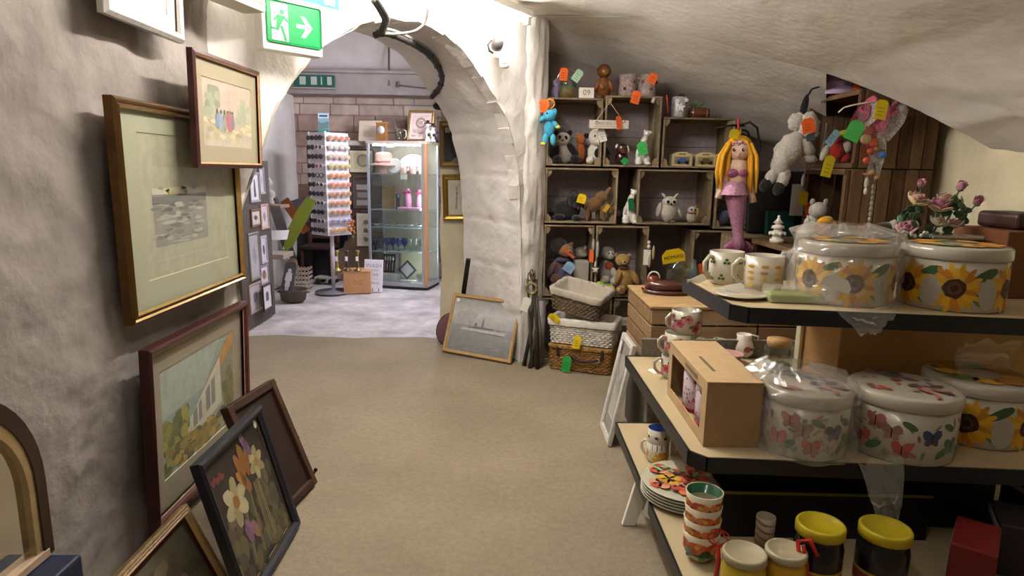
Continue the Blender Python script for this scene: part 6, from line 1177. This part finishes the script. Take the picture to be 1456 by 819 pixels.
def deco_fly(seed):
    def d(b,r,h):
        random.seed(seed)
        for k in range(70): th=F_+random.uniform(-1.7,1.7); cyl_decal(b,r,th,h*random.uniform(.12,.68),oval(0,0,random.uniform(.006,.016),random.uniform(.003,.006),8,random.uniform(0,3)),random.choice(('#8f5a52','#7a8468','#8d7d6c','#5f7462','#a07468','#9aa08c')),.0006)
        for th,z,c1,c2 in ((-.75,.28,'#a8544a','#b06a5c'),(-.2,.46,'#8a6a58','#a0705c'),(.0,.22,'#ad5848','#a05246'),(.5,.44,'#3d4c68','#57405a'),(.95,.30,'#56705e','#6b806c'),(-1.3,.5,'#8a6450','#a0745c'),(-.5,.58,'#a8685c','#8d5a50')):
            for sx in (-1,1):
                cyl_decal(b,r,F_+th,h*z,oval(sx*.013,.010,.013,.017,9,-sx*.5),c1,.0012); cyl_decal(b,r,F_+th,h*z,oval(sx*.010,-.010,.009,.011,9,sx*.5),c2,.0014)
            cyl_decal(b,r,F_+th,h*z,oval(0,0,.002,.018,8),'#2a2422',.0018)
        for th in (.0,.75,-.5,1.35): cyl_decal(b,r,F_+th,h*.22,oval(0,0,.026,.011,9,.6),'#4a6a4e',.0009); cyl_decal(b,r,F_+th+.1,h*.6,oval(0,0,.022,.010,9,-.5),'#4f6a4a',.0009)
    return d
def lid_fly(b,r,h):
    random.seed(5)
    for k in range(34):
        a=random.uniform(0,6.28); q=r*.85*math.sqrt(random.random()); x,y=q*math.cos(a),q*math.sin(a); rr=random.uniform(.008,.028); ro=random.uniform(0,3)
        b.color(random.choice(('#39533f','#8a4238','#4a3a40','#7d5a48','#5a4a3c','#a0584a'))).add([(x+rr*math.cos(i*.785)*math.cos(ro)-rr*.45*math.sin(i*.785)*math.sin(ro),y+rr*math.cos(i*.785)*math.sin(ro)+rr*.45*math.sin(i*.785)*math.cos(ro),h+.0035+.0001*k) for i in range(8)],[list(range(8))])
T1=Vector((1.155,2.10,S1)); T2=Vector((1.475,2.035,S1)); 
tin('biscuit_tin','round sunflower tin in a clear bag on the top shelf',T1,.148,.20,deco_sun(3),lidart=lid_sun,rz=-.30)
tin('biscuit_tin','round sunflower tin at the right end of the top shelf',T2,.150,.20,deco_sun(4),lidart=lid_sun,rz=-.55)
T3=Vector((.908,1.785,S2)); T4=Vector((1.20,1.785,S2)); T5=Vector((1.51,1.90,S2))
tin('biscuit_tin','round butterfly tin in a clear bag on the middle shelf',T3,.122,.195,deco_fly(11),lidart=lid_fly,rz=-.25)
tin('biscuit_tin','round butterfly tin with printed lid right of the bagged one',T4,.146,.195,deco_fly(12),lidart=lid_fly,rz=-.5)
tin('biscuit_tin','round sunflower tin at the right end of the middle shelf',T5,.150,.195,deco_sun(5),lidart=lid_sun,rz=-.75)
random.seed(21)
def film_bag(label,loc,r,h,top,lean,seed,sq=1.0):
    """crumpled clear bag standing round a tin and gathered above it"""
    def fn(u,v):
        a=2*math.pi*u; z=lerp(.001,h+top,v)
        k=1 if z<h+.02 else max(.10,1-((z-h-.02)/max(top,.01))**1.0*.9)
        n_=noise.fractal(Vector((math.cos(a)*2+seed,math.sin(a)*2,z*9)),1,2,4)
        rr=(r+.012+.016*max(-.5,n_)+.012*abs(math.sin(a*5+z*25+seed)))*k
        return (rr*math.cos(a)*sq+lean[0]*max(0,z-h),rr*math.sin(a)+lean[1]*max(0,z-h),z+.012*n_)
    o=B().grid(fn,64,26,smooth=False).build('plastic_bag',FILM,loc=loc); return tag(o,label,'bag')
film_bag('clear crumpled bag around the sunflower tin on the top shelf',T1,.150,.205,.05,(-.6,0),1.3)
film_bag('clear crumpled bag around the butterfly tin on the middle shelf',T3,.124,.20,.06,(-.9,.2),4.1)
# loose film at the left of the sunflower bag and drape between the butterfly tins
def crumple(label,loc,fn,nu=24,nv=20): 
    o=B().grid(fn,nu,nv,smooth=False).build('plastic_film',FILM,loc=loc); return tag(o,label,'film')
def dome(u,v):
    a=2*math.pi*u; ph=v*math.pi/2; n_=noise.fractal(Vector((math.cos(a)*2,math.sin(a)*2,v*4)),1,2,4); k=1+.16*n_
    return (.085*math.cos(ph)*math.cos(a)*k,.075*math.cos(ph)*math.sin(a)*k,.155*math.sin(ph)*k+.001)
crumple('puffed clear wrapping left of the bagged sunflower tin',onz(1150,424,S1)+Vector((.0,.13,0)),dome,40,12)
def drape(u,v):
    n_=noise.fractal(Vector((u*3,v*4,7)),1,2,4); return (lerp(-.055,.055,u)*(1.2-.9*v)+.03*v,-.02*math.sin(v*3)+.02*n_-.03*v,-.24*v+.03*n_+.02)
o=crumple('clear film hanging over the middle shelf edge between the butterfly tins',Vector((1.045,1.615,S2+.02)),drape,14,20)
def flap(u,v): n_=noise.fractal(Vector((u*3,v*4,3)),1,2,4); return (lerp(-.12,.10,u)*(1.0-.75*v)+.0,.015*n_-.02*v,-.075*v+.02*n_+.01)
crumple('clear film corner hanging over the top shelf edge',Vector((1.115,1.865,S1+.01)),flap,14,10)
price_tag('white paper label on the bag of the sunflower tin',T1+Vector((-.10,-.16,.10)),.09,.04,'#d8d4ca',(0,.35,-.3),marks=False)
# ---- back of the top shelf
t=thing('rose_bouquet','bouquet of pink and cream roses behind the sunflower tins','flowers',Vector((1.545,2.33,S1)))
B('#4a4a4c').lathe([(.05,0),(.06,.05),(.045,.13),(.05,.16)],16,cap=False).build('vase',GLOSS,t); B('#4a4a4c').lathe([(.05,0),(.05,.004)],16).build('vase_foot',GLOSS,t)
def rose(px,py,r,c1,c2,bud=False):
    o_=at(px,py,2.33)-t.location; b=B(c1); rot=Matrix.Rotation(random.uniform(-.5,.5),4,'Y')@Matrix.Rotation(random.uniform(.2,.9),4,'X')
    for ring,(n,k,tilt) in enumerate(((3,.35,.15),(4,.62,.45),(5,.95,.85)) if not bud else ((3,.4,.1),(4,.6,.25))):
        b.color(c1 if ring<2 else c2)
        for i in range(n):
            a=2*math.pi*i/n+ring*.6; M_=Matrix.Translation(o_)@rot@Matrix.Rotation(a,4,'Z')@Matrix.Translation((r*k*.55,0,-.1*r*ring))@Matrix.Rotation(tilt,4,'Y'); b.mtx(M_).ell((0,0,r*.25),(r*.14,r*(.40+.12*ring),r*(.55 if not bud else .75)),(0,0,0),10,8)
    b.mtx(Matrix()); b.build('rose',CLOTH,t)
    B('#3f5a36').tube([o_-Vector((0,0,r*.3)),o_*.5+Vector((0,0,.05)),Vector((0,0,.10))],.003,6).build('stem',CLOTH,t)
    B('#4c6a3c').ell(o_-Vector((0,0,r*.45)),(r*.4,r*.4,r*.2)).build('sepal',CLOTH,t)
for q in ((1310,262,.022,'#b57886','#c08a90',True),(1366,266,.026,'#b57886','#c48e94',True),(1390,287,.026,'#b06a7c','#c4858c',True),(1304,284,.036,'#b58a80','#c4ae80'),(1336,293,.042,'#b27084','#c2a584'),(1290,324,.034,'#b07888','#c29a94'),(1345,283,.030,'#b59080','#c0a888'),(1334,316,.030,'#b8a48c','#bdb092'),(1358,318,.026,'#b58a8c','#c2ae98')): rose(*q)
for k in range(46):
    px,py=random.choice(((1300,303),(1306,312),(1318,318),(1310,330),(1356,310),(1372,300),(1366,290),(1352,322),(1284,306),(1296,318),(1328,330),(1368,315),(1342,305),(1320,336),(1290,336))); o_=at(px+random.uniform(-9,9),py+random.uniform(-8,8),2.33+random.uniform(-.04,.05))-t.location
    B(random.choice(('#33502e','#3d5c36','#2b4528','#4a6a48','#6a7f6c'))).ell(o_,(.020,.003,.012),(random.uniform(-.6,.6),random.uniform(-1.2,1.2),random.uniform(-.8,.8)),8,6).build('leaf',CLOTH,t)
for k in range(9): o_=at(1284+5*k+random.uniform(-3,3),334+random.uniform(-4,4),2.25)-t.location; B('#b9c0b8').ell(o_,(.007,.005,.007),n=8,m=6).build('blossom',CLOTH,t)
t=thing('radio_box','black and silver lidded box beside the roses','box',Vector((1.625,2.275,S1)),rz=-.12); B('#16161c').bbox((-.085,-.05,0),(.085,.06,.195),.012,3).build('body',GLOSS,t); B('#b5aa9c').bbox((-.09,-.055,.195),(.09,.065,.212),.008).build('lid',METAL,t); B('#8d8a8c').bbox((-.084,-.053,.14),(.05,-.049,.146),.001).build('trim',METAL,t)
one('cardboard_box','brown cardboard box behind the right hand sunflower tin','box',B('#6b4428').bbox((1.735,2.15,S1),(1.94,2.42,1.175),.004),PAPER)
one('leather_case','dark brown case on top of the cardboard box at the right edge','case',B('#3a231a').bbox((1.80,2.2,1.1765),(1.94,2.4,1.235),.015,3),SATIN)
t=thing('chrome_stand','chrome wire stand behind the bagged sunflower tin','stand',Vector((1.36,2.40,S1))); CH_=mat('chrome','#b9b4ac',.12,metal=1)
B().tube([(.08*math.cos(a*.349),.05*math.sin(a*.349),.20) for a in range(19)],.005,7).build('ring',CH_,t); B().tube([(.06*math.cos(a*.349),.04*math.sin(a*.349),.0) for a in range(19)],.005,7).build('ring',CH_,t)
for a in (0.5,2.6,4.7): B().tube([(.06*math.cos(a),.04*math.sin(a),0),(.08*math.cos(a),.05*math.sin(a),.2)],.004,6).build('rod',CH_,t)
# ---- middle shelf
MP_=onz(972,542,S2)+Vector((.0,.05,0))
for k,(lab,dx) in enumerate((('lowest mug of the rose stack on the middle shelf',-.02),('middle mug of the rose stack on the middle shelf',-.012),('topmost rose patterned mug of the stack on the middle shelf',.01))): mug(lab,MP_+Vector((dx,0,.0925*k)),math.radians(185+6*k),.058,.092,IV,rosy,group='rose mugs stacked on the middle shelf')
price_tag('white paper tag on the middle shelf behind the boxed mugs',onz(936,512,S2)+Vector((0,0,.004)),.04,.05,CREAMT,(-1.5,0,.8),marks=False)
price_tag('white paper tag on the middle shelf nearest its edge',onz(925,526,S2)+Vector((0,0,.004)),.04,.05,CREAMT,(-1.5,0,.4),marks=False)
t=thing('mug_gift_box','brown card gift box with two patterned mugs showing through its window','box',Vector((.605,1.765,S2)),rz=-.02); W_,D_,H_=.165,.46,.20
KR=mat('kraft_card',None,.85,noise_scale=30,noise_amt=.08)
B('#9c7c56').box((0,0,0),(W_,.003,H_)).build('end_panel',KR,t); B('#9c7c56').box((0,D_-.003,0),(W_,D_,H_)).build('end_panel',KR,t); B('#9c7c56').box((0,.003,0),(W_,D_-.003,.003)).build('base_panel',KR,t); B('#9c7c56').box((W_-.003,.003,.003),(W_,D_-.003,H_)).build('side_panel',KR,t)
B('#b89a72').box((-.002,-.003,H_),(W_+.001,D_+.001,H_+.003)).build('lid_panel',KR,t)
b=B('#b3956c'); 
for a_,b__ in (((0,.003,.003),(.003,D_-.003,.035)),((0,.003,.165),(.003,D_-.003,H_)),((0,.003,.035),(.003,.05,.165)),((0,D_-.04,.035),(.003,D_-.003,.165))): b.box(a_,b__)
b.build('window_panel',KR,t)
B('#6b5a44').box((.045,.10,H_+.003),(.055,.26,H_+.0036)).build('lettering',KR,t); B('#7a664c').box((-.0022,.10,.176),(-.0018,.24,.19)).build('lettering',KR,t)
def dots(b,r,h):
    for k in range(60): cyl_decal(b,r*1.003,math.pi+random.uniform(-1.4,1.4),h*random.uniform(.12,.95),oval(0,0,random.uniform(.003,.006),random.uniform(.002,.006),7,random.uniform(0,3)),random.choice(('#a84a5c','#8a2f3c','#c07a8a','#6b6a70')),.0008)
    for z in (.04,.075): cyl_decal(b,r*1.003,math.pi,h*z,[(-.06,-.002),(.06,-.002),(.06,.002),(-.06,.002)],'#a83a48',.001)
for k,y in enumerate((.16,.30)):
    m_=mug('pink patterned mug in the gift box window, %s one'%('front','rear')[k],Vector((.605,1.765,S2))+Vector((.075+.02*y*0,y,.004)),0,.054,.15,'#c9b6ba',dots,handle=False)
t=lathe_thing('bowl','white bowl with black scroll rim behind the gift box','bowl',[(.03,0),(.034,.006),(.07,.04),(.075,.055),(.071,.055),(.062,.04),(.03,.012),(0,.012)],GLOSS,onz(1018,505,S2)+Vector((0,.05,0)),24,IV)
for k in range(12): a=k*.5236; B('#2a2a28').ell((.073*math.cos(a),.073*math.sin(a),.05),(.008,.008,.003),n=8,m=5).build('scroll',GLOSS,t)
one('pink_dish','pink edged dish behind the gift box','dish',B('#b98a86').lathe([(.03,0),(.06,.035),(.064,.045),(.06,.045),(.03,.01),(0,.01)],20),GLOSS,onz(1035,528,S2)+Vector((.04,.12,0)))
t=lathe_thing('cream_jug','small white jug with a pink rose behind the jar','jug',[(.025,0),(.042,.02),(.046,.045),(.036,.075),(.03,.085),(.034,.105),(.03,.105),(.026,.085),(0,.08)],GLOSS,onz(1062,512,S2)+Vector((0,.05,0)),22,'#d6cfc2')
B('#d6cfc2').tube([(.03,0,.1),(.06,0,.095),(.062,0,.05),(.04,0,.03)],.005,7).build('handle',GLOSS,t); b=B(); cyl_decal(b,.046,F_,.045,oval(0,0,.016,.014),'#a8545c',.001); cyl_decal(b,.046,F_+.5,.045,oval(0,0,.012,.007),'#4a6a48',.001); b.build('pattern',GLOSS,t)
t=thing('storage_jar','clear glass jar with a cork lid on the middle shelf','jar',onz(1112,532,S2)+Vector((0,.05,0))); B().lathe([(.05,0),(.056,.008),(.056,.10),(.046,.115)],22,cap=False).build('jar',VESSEL,t); B('#b08a58').lathe([(.046,.105),(.05,.118),(.05,.135),(0,.136)],22).build('cork_lid',SATIN,t); B('#8a8478').lathe([(.05,.002),(.05,.03),(0,.032)],18).build('contents',SATIN,t)
mug('white mug with green leaves at the back of the middle shelf',onz(1168,520,S2)+Vector((0,.06,0)),math.radians(175),.052,.088,'#cfc8ba',lambda b,r,h:[cyl_decal(b,r,k*.6,h*.5,oval(0,0,.016,.007,8,.6*(-1)**k),'#3f5c40') for k in range(10)])
B_=B('#b58f5c').bbox((1.20,2.16,S2),(1.90,2.46,S2+.335),.004); one('cardboard_box','wide brown cardboard box at the back of the middle shelf','box',B_,KR); 
one('polystyrene_edge','white foam strip at the left edge of the wide cardboard box','strip',B('#d6cfb4').bbox((1.183,2.42,S2),(1.1985,2.46,S2+.33),.004),SATIN)
one('plastic_sleeve','crumpled clear sleeve on the right hand middle shelf','film',B().grid(lambda u,v:(lerp(-.09,.09,u),.02*math.sin(v*5),lerp(0,.09,v)+.02*noise.noise(Vector((u*4,v*4,1)))),14,8,smooth=False),FILM,T5+Vector((.03,.02,.21)))
# ---- bottom shelf
p=onz(938,661,S3)+Vector((0,.04,0))
def chick(b,r,h):
    for th in (F_-.35,F_+1.6,F_+3.4): cyl_decal(b,r*.98,th,h*.32,oval(0,0,.026,.024),'#c9a21c',.001); cyl_decal(b,r*.98,th+.5,h*.38,oval(0,0,.016,.018),'#c98a2c',.0015)
m_=mug('white mug printed with letters and a yellow bird on the bottom shelf',p,math.radians(150),.042,.085,'#d2cabb',chick,'#d2cabb')
for k,ch in enumerate('MUS'):
    a=F_-.55+.42*k; text('letter',ch,.034,mat('black_letter','#22201e',.6),m_,(.0405*math.cos(a-math.radians(150)),.0405*math.sin(a-math.radians(150)),.062),(math.pi/2,0,a-math.radians(150)+math.pi/2))
mug('white cup with a blue inside nested in the lettered mug',p+Vector((0,0,.062)),math.radians(200),.043,.07,'#cfc6b6',lambda b,r,h:[cyl_decal(b,r,k*.8,h*.6,oval(0,0,.008,.006),'#6b4a38') for k in range(8)],'#2f55b0',handle=False,name='cup',cat='cup')
PC=onz(978,712,S3)+Vector((0.0,.03,0))
def plate_art(b,r,z):
    random.seed(31)
    for k in range(16):
        a=random.uniform(0,6.28); q=r*.78*math.sqrt(random.random()); x,y=q*math.cos(a),q*math.sin(a); cols=random.choice((('#c4552c','#d0763c'),('#c98a6a','#b54a30'),('#c9a428','#b5842c'),('#c07060','#a8442c')))
        for i in range(5): aa=i*1.257; b.color(cols[i%2]).add([(x+.022*math.cos(aa)+.02*math.cos(j*.785),y+.022*math.sin(aa)+.018*math.sin(j*.785),z+.0006+.0001*k) for j in range(8)],[list(range(8))])
        b.color('#3a2a1c').add([(x+.008*math.cos(j*.785),y+.008*math.sin(j*.785),z+.0026+.0001*k) for j in range(8)],[list(range(8))])
    for k in range(12): a=random.uniform(0,6.28); q=r*.8*math.sqrt(random.random()); x,y=q*math.cos(a),q*math.sin(a); ro=random.uniform(0,3); b.color(random.choice(('#4a6a44','#7d9a6c','#3f5a40'))).add([(x+.024*math.cos(j*.785)*math.cos(ro)-.008*math.sin(j*.785)*math.sin(ro),y+.024*math.cos(j*.785)*math.sin(ro)+.008*math.sin(j*.785)*math.cos(ro),z+.005) for j in range(8)],[list(range(8))])
for k in range(5):
    top=k==4; t=thing('dinner_plate',('topmost poppy printed plate of the stack on the bottom shelf' if top else '%s green edged plate from below in the plate stack'%('first','second','third','fourth')[k]),'plate',PC+Vector((0,0,.0105*k)),group='poppy plates in a stack')
    B('#bdb7a0').lathe([(.08,0),(.085,.003),(.15,.014),(.152,.017),(.148,.0185),(.09,.0075),(0,.0065)],36,['#8f9a84','#8f9a84','#5a7a5c','#bdb7a0','#bdb7a0','#bdb7a0']).build('plate',GLOSS,t)
    if top: b=B(); plate_art(b,.145,.0165); tag(b.build('pattern',PRINT,t),kind='stuff')
price_tag('white paper tag hanging from the plate stack over the shelf edge',onz(934,716,S3)+Vector((-.01,0,.03)),.035,.09,CREAMT,(0,.25,-.6),string=[(0,.0,.0),(.02,.02,.03)],marks=False)
t=lathe_thing('bowl','blue glazed bowl behind the plates','bowl',[(.04,0),(.045,.01),(.085,.05),(.09,.075),(.086,.075),(.076,.05),(.04,.018),(0,.016)],GLOSS,Vector((.885,2.06,S3+.0705)),28,cols=['#6a6a9c']*3+['#8a90b0']+['#2f4f9c']*3)
for k in range(14): a=k*.449; B('#a86a78').ell((.087*math.cos(a),.087*math.sin(a),.058),(.006,.006,.006),n=8,m=5).build('flower',GLOSS,t)
one('carton','cream carton under the blue bowl','box',B('#b5a88c').bbox((.83,1.99,S3),(.94,2.13,S3+.07),.003),PAPER)
t=lathe_thing('paint_tin','red and white tin behind the black bin','tin',[(.066,0),(.066,.13),(.067,.132),(.067,.175),(.058,.18),(0,.18)],GLOSS,Vector((1.04,1.97,S3)),26,cols=['#a01f1c','#c9c2b6','#c9c2b6','#c2bbb0','#c2bbb0'])
B('#1c1a1a').lathe([(.0672,.132),(.0672,.139)],26,cap=False).build('band',SATIN,t)
CP=Vector((.575,1.635,S3))
def poppy(b,r,h):
    for k in range(6):
        for i in range(4): cyl_decal(b,r*.915,k*1.05,h*.66,oval(.013*math.cos(i*1.57),.011*math.sin(i*1.57),.013,.011),('#c4602f','#bd4f2e','#d08048')[(i+k)%3],.0009+.0002*i)
        cyl_decal(b,r*.915,k*1.05,h*.66,oval(0,0,.007,.006),'#c9a83c',.003); cyl_decal(b,r*.80,k*1.05+.4,h*.3,oval(0,0,.016,.008,8,.7),'#5a7a4c',.001)
for k in range(4): mug('%s poppy cup of the tall stack on the bottom shelf'%('lowest','second','third','topmost')[k],CP+Vector((0,0,.040*k)),.7*k,.052,.088,'#cbbfa2',poppy,'#1f5a3c',handle=False,taper=.62,name='cup',cat='cup',group='poppy cups in a stack')
t=lathe_thing('tumbler','tall patterned glass beside the black bin','glass',[(.024,0),(.027,.12),(.025,.12),(.022,.006),(0,.006)],mat('frosted','#b5a58e',.3,alpha=.8),Vector((.765,1.655,S3)),18)
for k in range(5): B('#8a6a4c').at((0,0,.02+.022*k),(.25,.2,0)).lathe([(.0275,-.004),(.0275,.004)],18,cap=False).build('band',SATIN,t)
t=thing('storage_bin','black plastic bin with a yellow rim on the bottom shelf','bin',Vector((.672,1.745,S3)),rz=-.02); BP_=mat('black_plastic','#141317',.5)
B().box((0,0,0),(.62,.13,.004)).build('base',BP_,t)
for a_,b__ in (((0,0,.004),(.62,.008,.14)),((0,.122,.004),(.62,.13,.14)),((0,.008,.004),(.008,.122,.14)),((.612,.008,.004),(.62,.122,.14))): B().box(a_,b__).build('wall',BP_,t)
B('#6f621c').bbox((-.005,-.005,.14),(.625,.004,.148),.002).bbox((-.005,.126,.14),(.625,.135,.148),.002).build('rim',SATIN,t)
def jar(name,label,loc,r,h,lidc,bodyc,group=None):
    t=thing(name,label,'jar',loc,group=group); B(bodyc).lathe([(r*.93,0),(r,.01),(r,h*.66),(r*.92,h*.78),(r*.9,h*.86)],28).build('jar',mat('dark_jar',None,.15),t)
    B(lidc).lathe([(r*.97,h*.84),(r*1.0,h*.845),(r*1.0,h*.97),(r*.95,h),(r*.85,h),(r*.83,h*.985),(0,h*.985)],30).build('lid',SATIN,t)
    lb=B('#b59a2c').lathe([(r*1.003,h*.10),(r*1.003,h*.36)],28,cap=False).build('label',PAPER,t); B('#8a3a34').lathe([(r*1.006,h*.14),(r*1.006,h*.32)],28,cap=False).build('label_print',PAPER,lb)
    for k in range(24): pass
    return t
jar('storage_jar','dark jar with a yellow lid at the bottom front, left of two',Vector((.855,1.53,S3)),.062,.175,'#ad9a18','#1a1718',group='yellow lidded jars')
jar('storage_jar','dark jar with a yellow lid at the bottom front, right of two',Vector((1.02,1.515,S3)),.064,.175,'#ad9a18','#1a1718',group='yellow lidded jars')
jar('storage_jar','jar with a cream lid at the bottom front beside the poppy cups',Vector((.635,1.475,S3)),.056,.125,'#a59a7c','#b59a2c')
jar('storage_jar','jar with a cream lid and yellow rim left of the yellow lidded jars',Vector((.745,1.48,S3)),.052,.13,'#a59a7c','#b58a1c')
t=thing('red_ribbon','shiny red ribbon bow between the cups and the cream lidded jar','ribbon',Vector((.588,1.535,S3)))
RR=mat('red_ribbon','#b02a20',.35)
for k in range(6): a=k*1.05; B().grid(lambda u,v:(math.cos(a)*(.03*math.sin(math.pi*v)),math.sin(a)*(.03*math.sin(math.pi*v)),.10+.05*v+(.006*(u-.5))),2,8).build('loop',RR,t)
B().tube([(0,0,0),(.004,0,.06),(0,0,.105)],.006,7).build('tie',RR,t)
t=thing('red_ribbon','red ribbon draped over the left yellow lidded jar','ribbon',Vector((.79,1.475,S3)))
B().tube([(.0,.0,.0),(-.012,-.005,.10),(-.02,.0,.155),(.01,.0,.16),(.03,-.01,.12)],.006,7).build('strand',RR,t); B().tube([(.01,0,.0),(.005,-.012,.09),(-.01,-.01,.15)],.005,7).build('strand',RR,t)
DK=mat('dark_pack',None,.45)
for k,(x,y,z,w_,d_,h_,col,rz,lab) in enumerate(((1.27,1.52,0,.10,.18,.15,'#5f1412',-.7,'red boxed packet leaning at the bottom right'),(1.475,1.61,0,.14,.16,.15,'#2e2628',-.5,'dark printed packet beside the red one'),(1.43,1.88,0,.22,.16,.20,'#17151a',-.1,'black carton behind the dark packets'),(1.45,1.385,0,.12,.14,.12,'#3a2c30',-.4,'brown packet at the right edge of the bottom shelf'),(1.72,1.75,0,.25,.2,.17,'#1c1a20',0,'large black carton at the right end of the bottom shelf'))):
    t=thing('packet',lab,'packet',Vector((x,y,S3+z)),rz,'packets at the bottom right'); B(col).bbox((-w_/2,-d_/2,0),(w_/2,d_/2,h_),.004).build('carton',DK,t); B('#8d8a8c').box((-w_/2-.001,-d_/2+.01,h_-.03),(-w_/2,d_/2-.01,h_-.012)).build('stripe',PAPER,t)
one('yellow_sign','flat yellow card strip lying on the black carton','card',B('#75701c').bbox((-.10,-.03,0),(.14,.03,.008),.002),PAPER,Vector((1.44,1.87,S3+.2015)),(0,0,-.1))
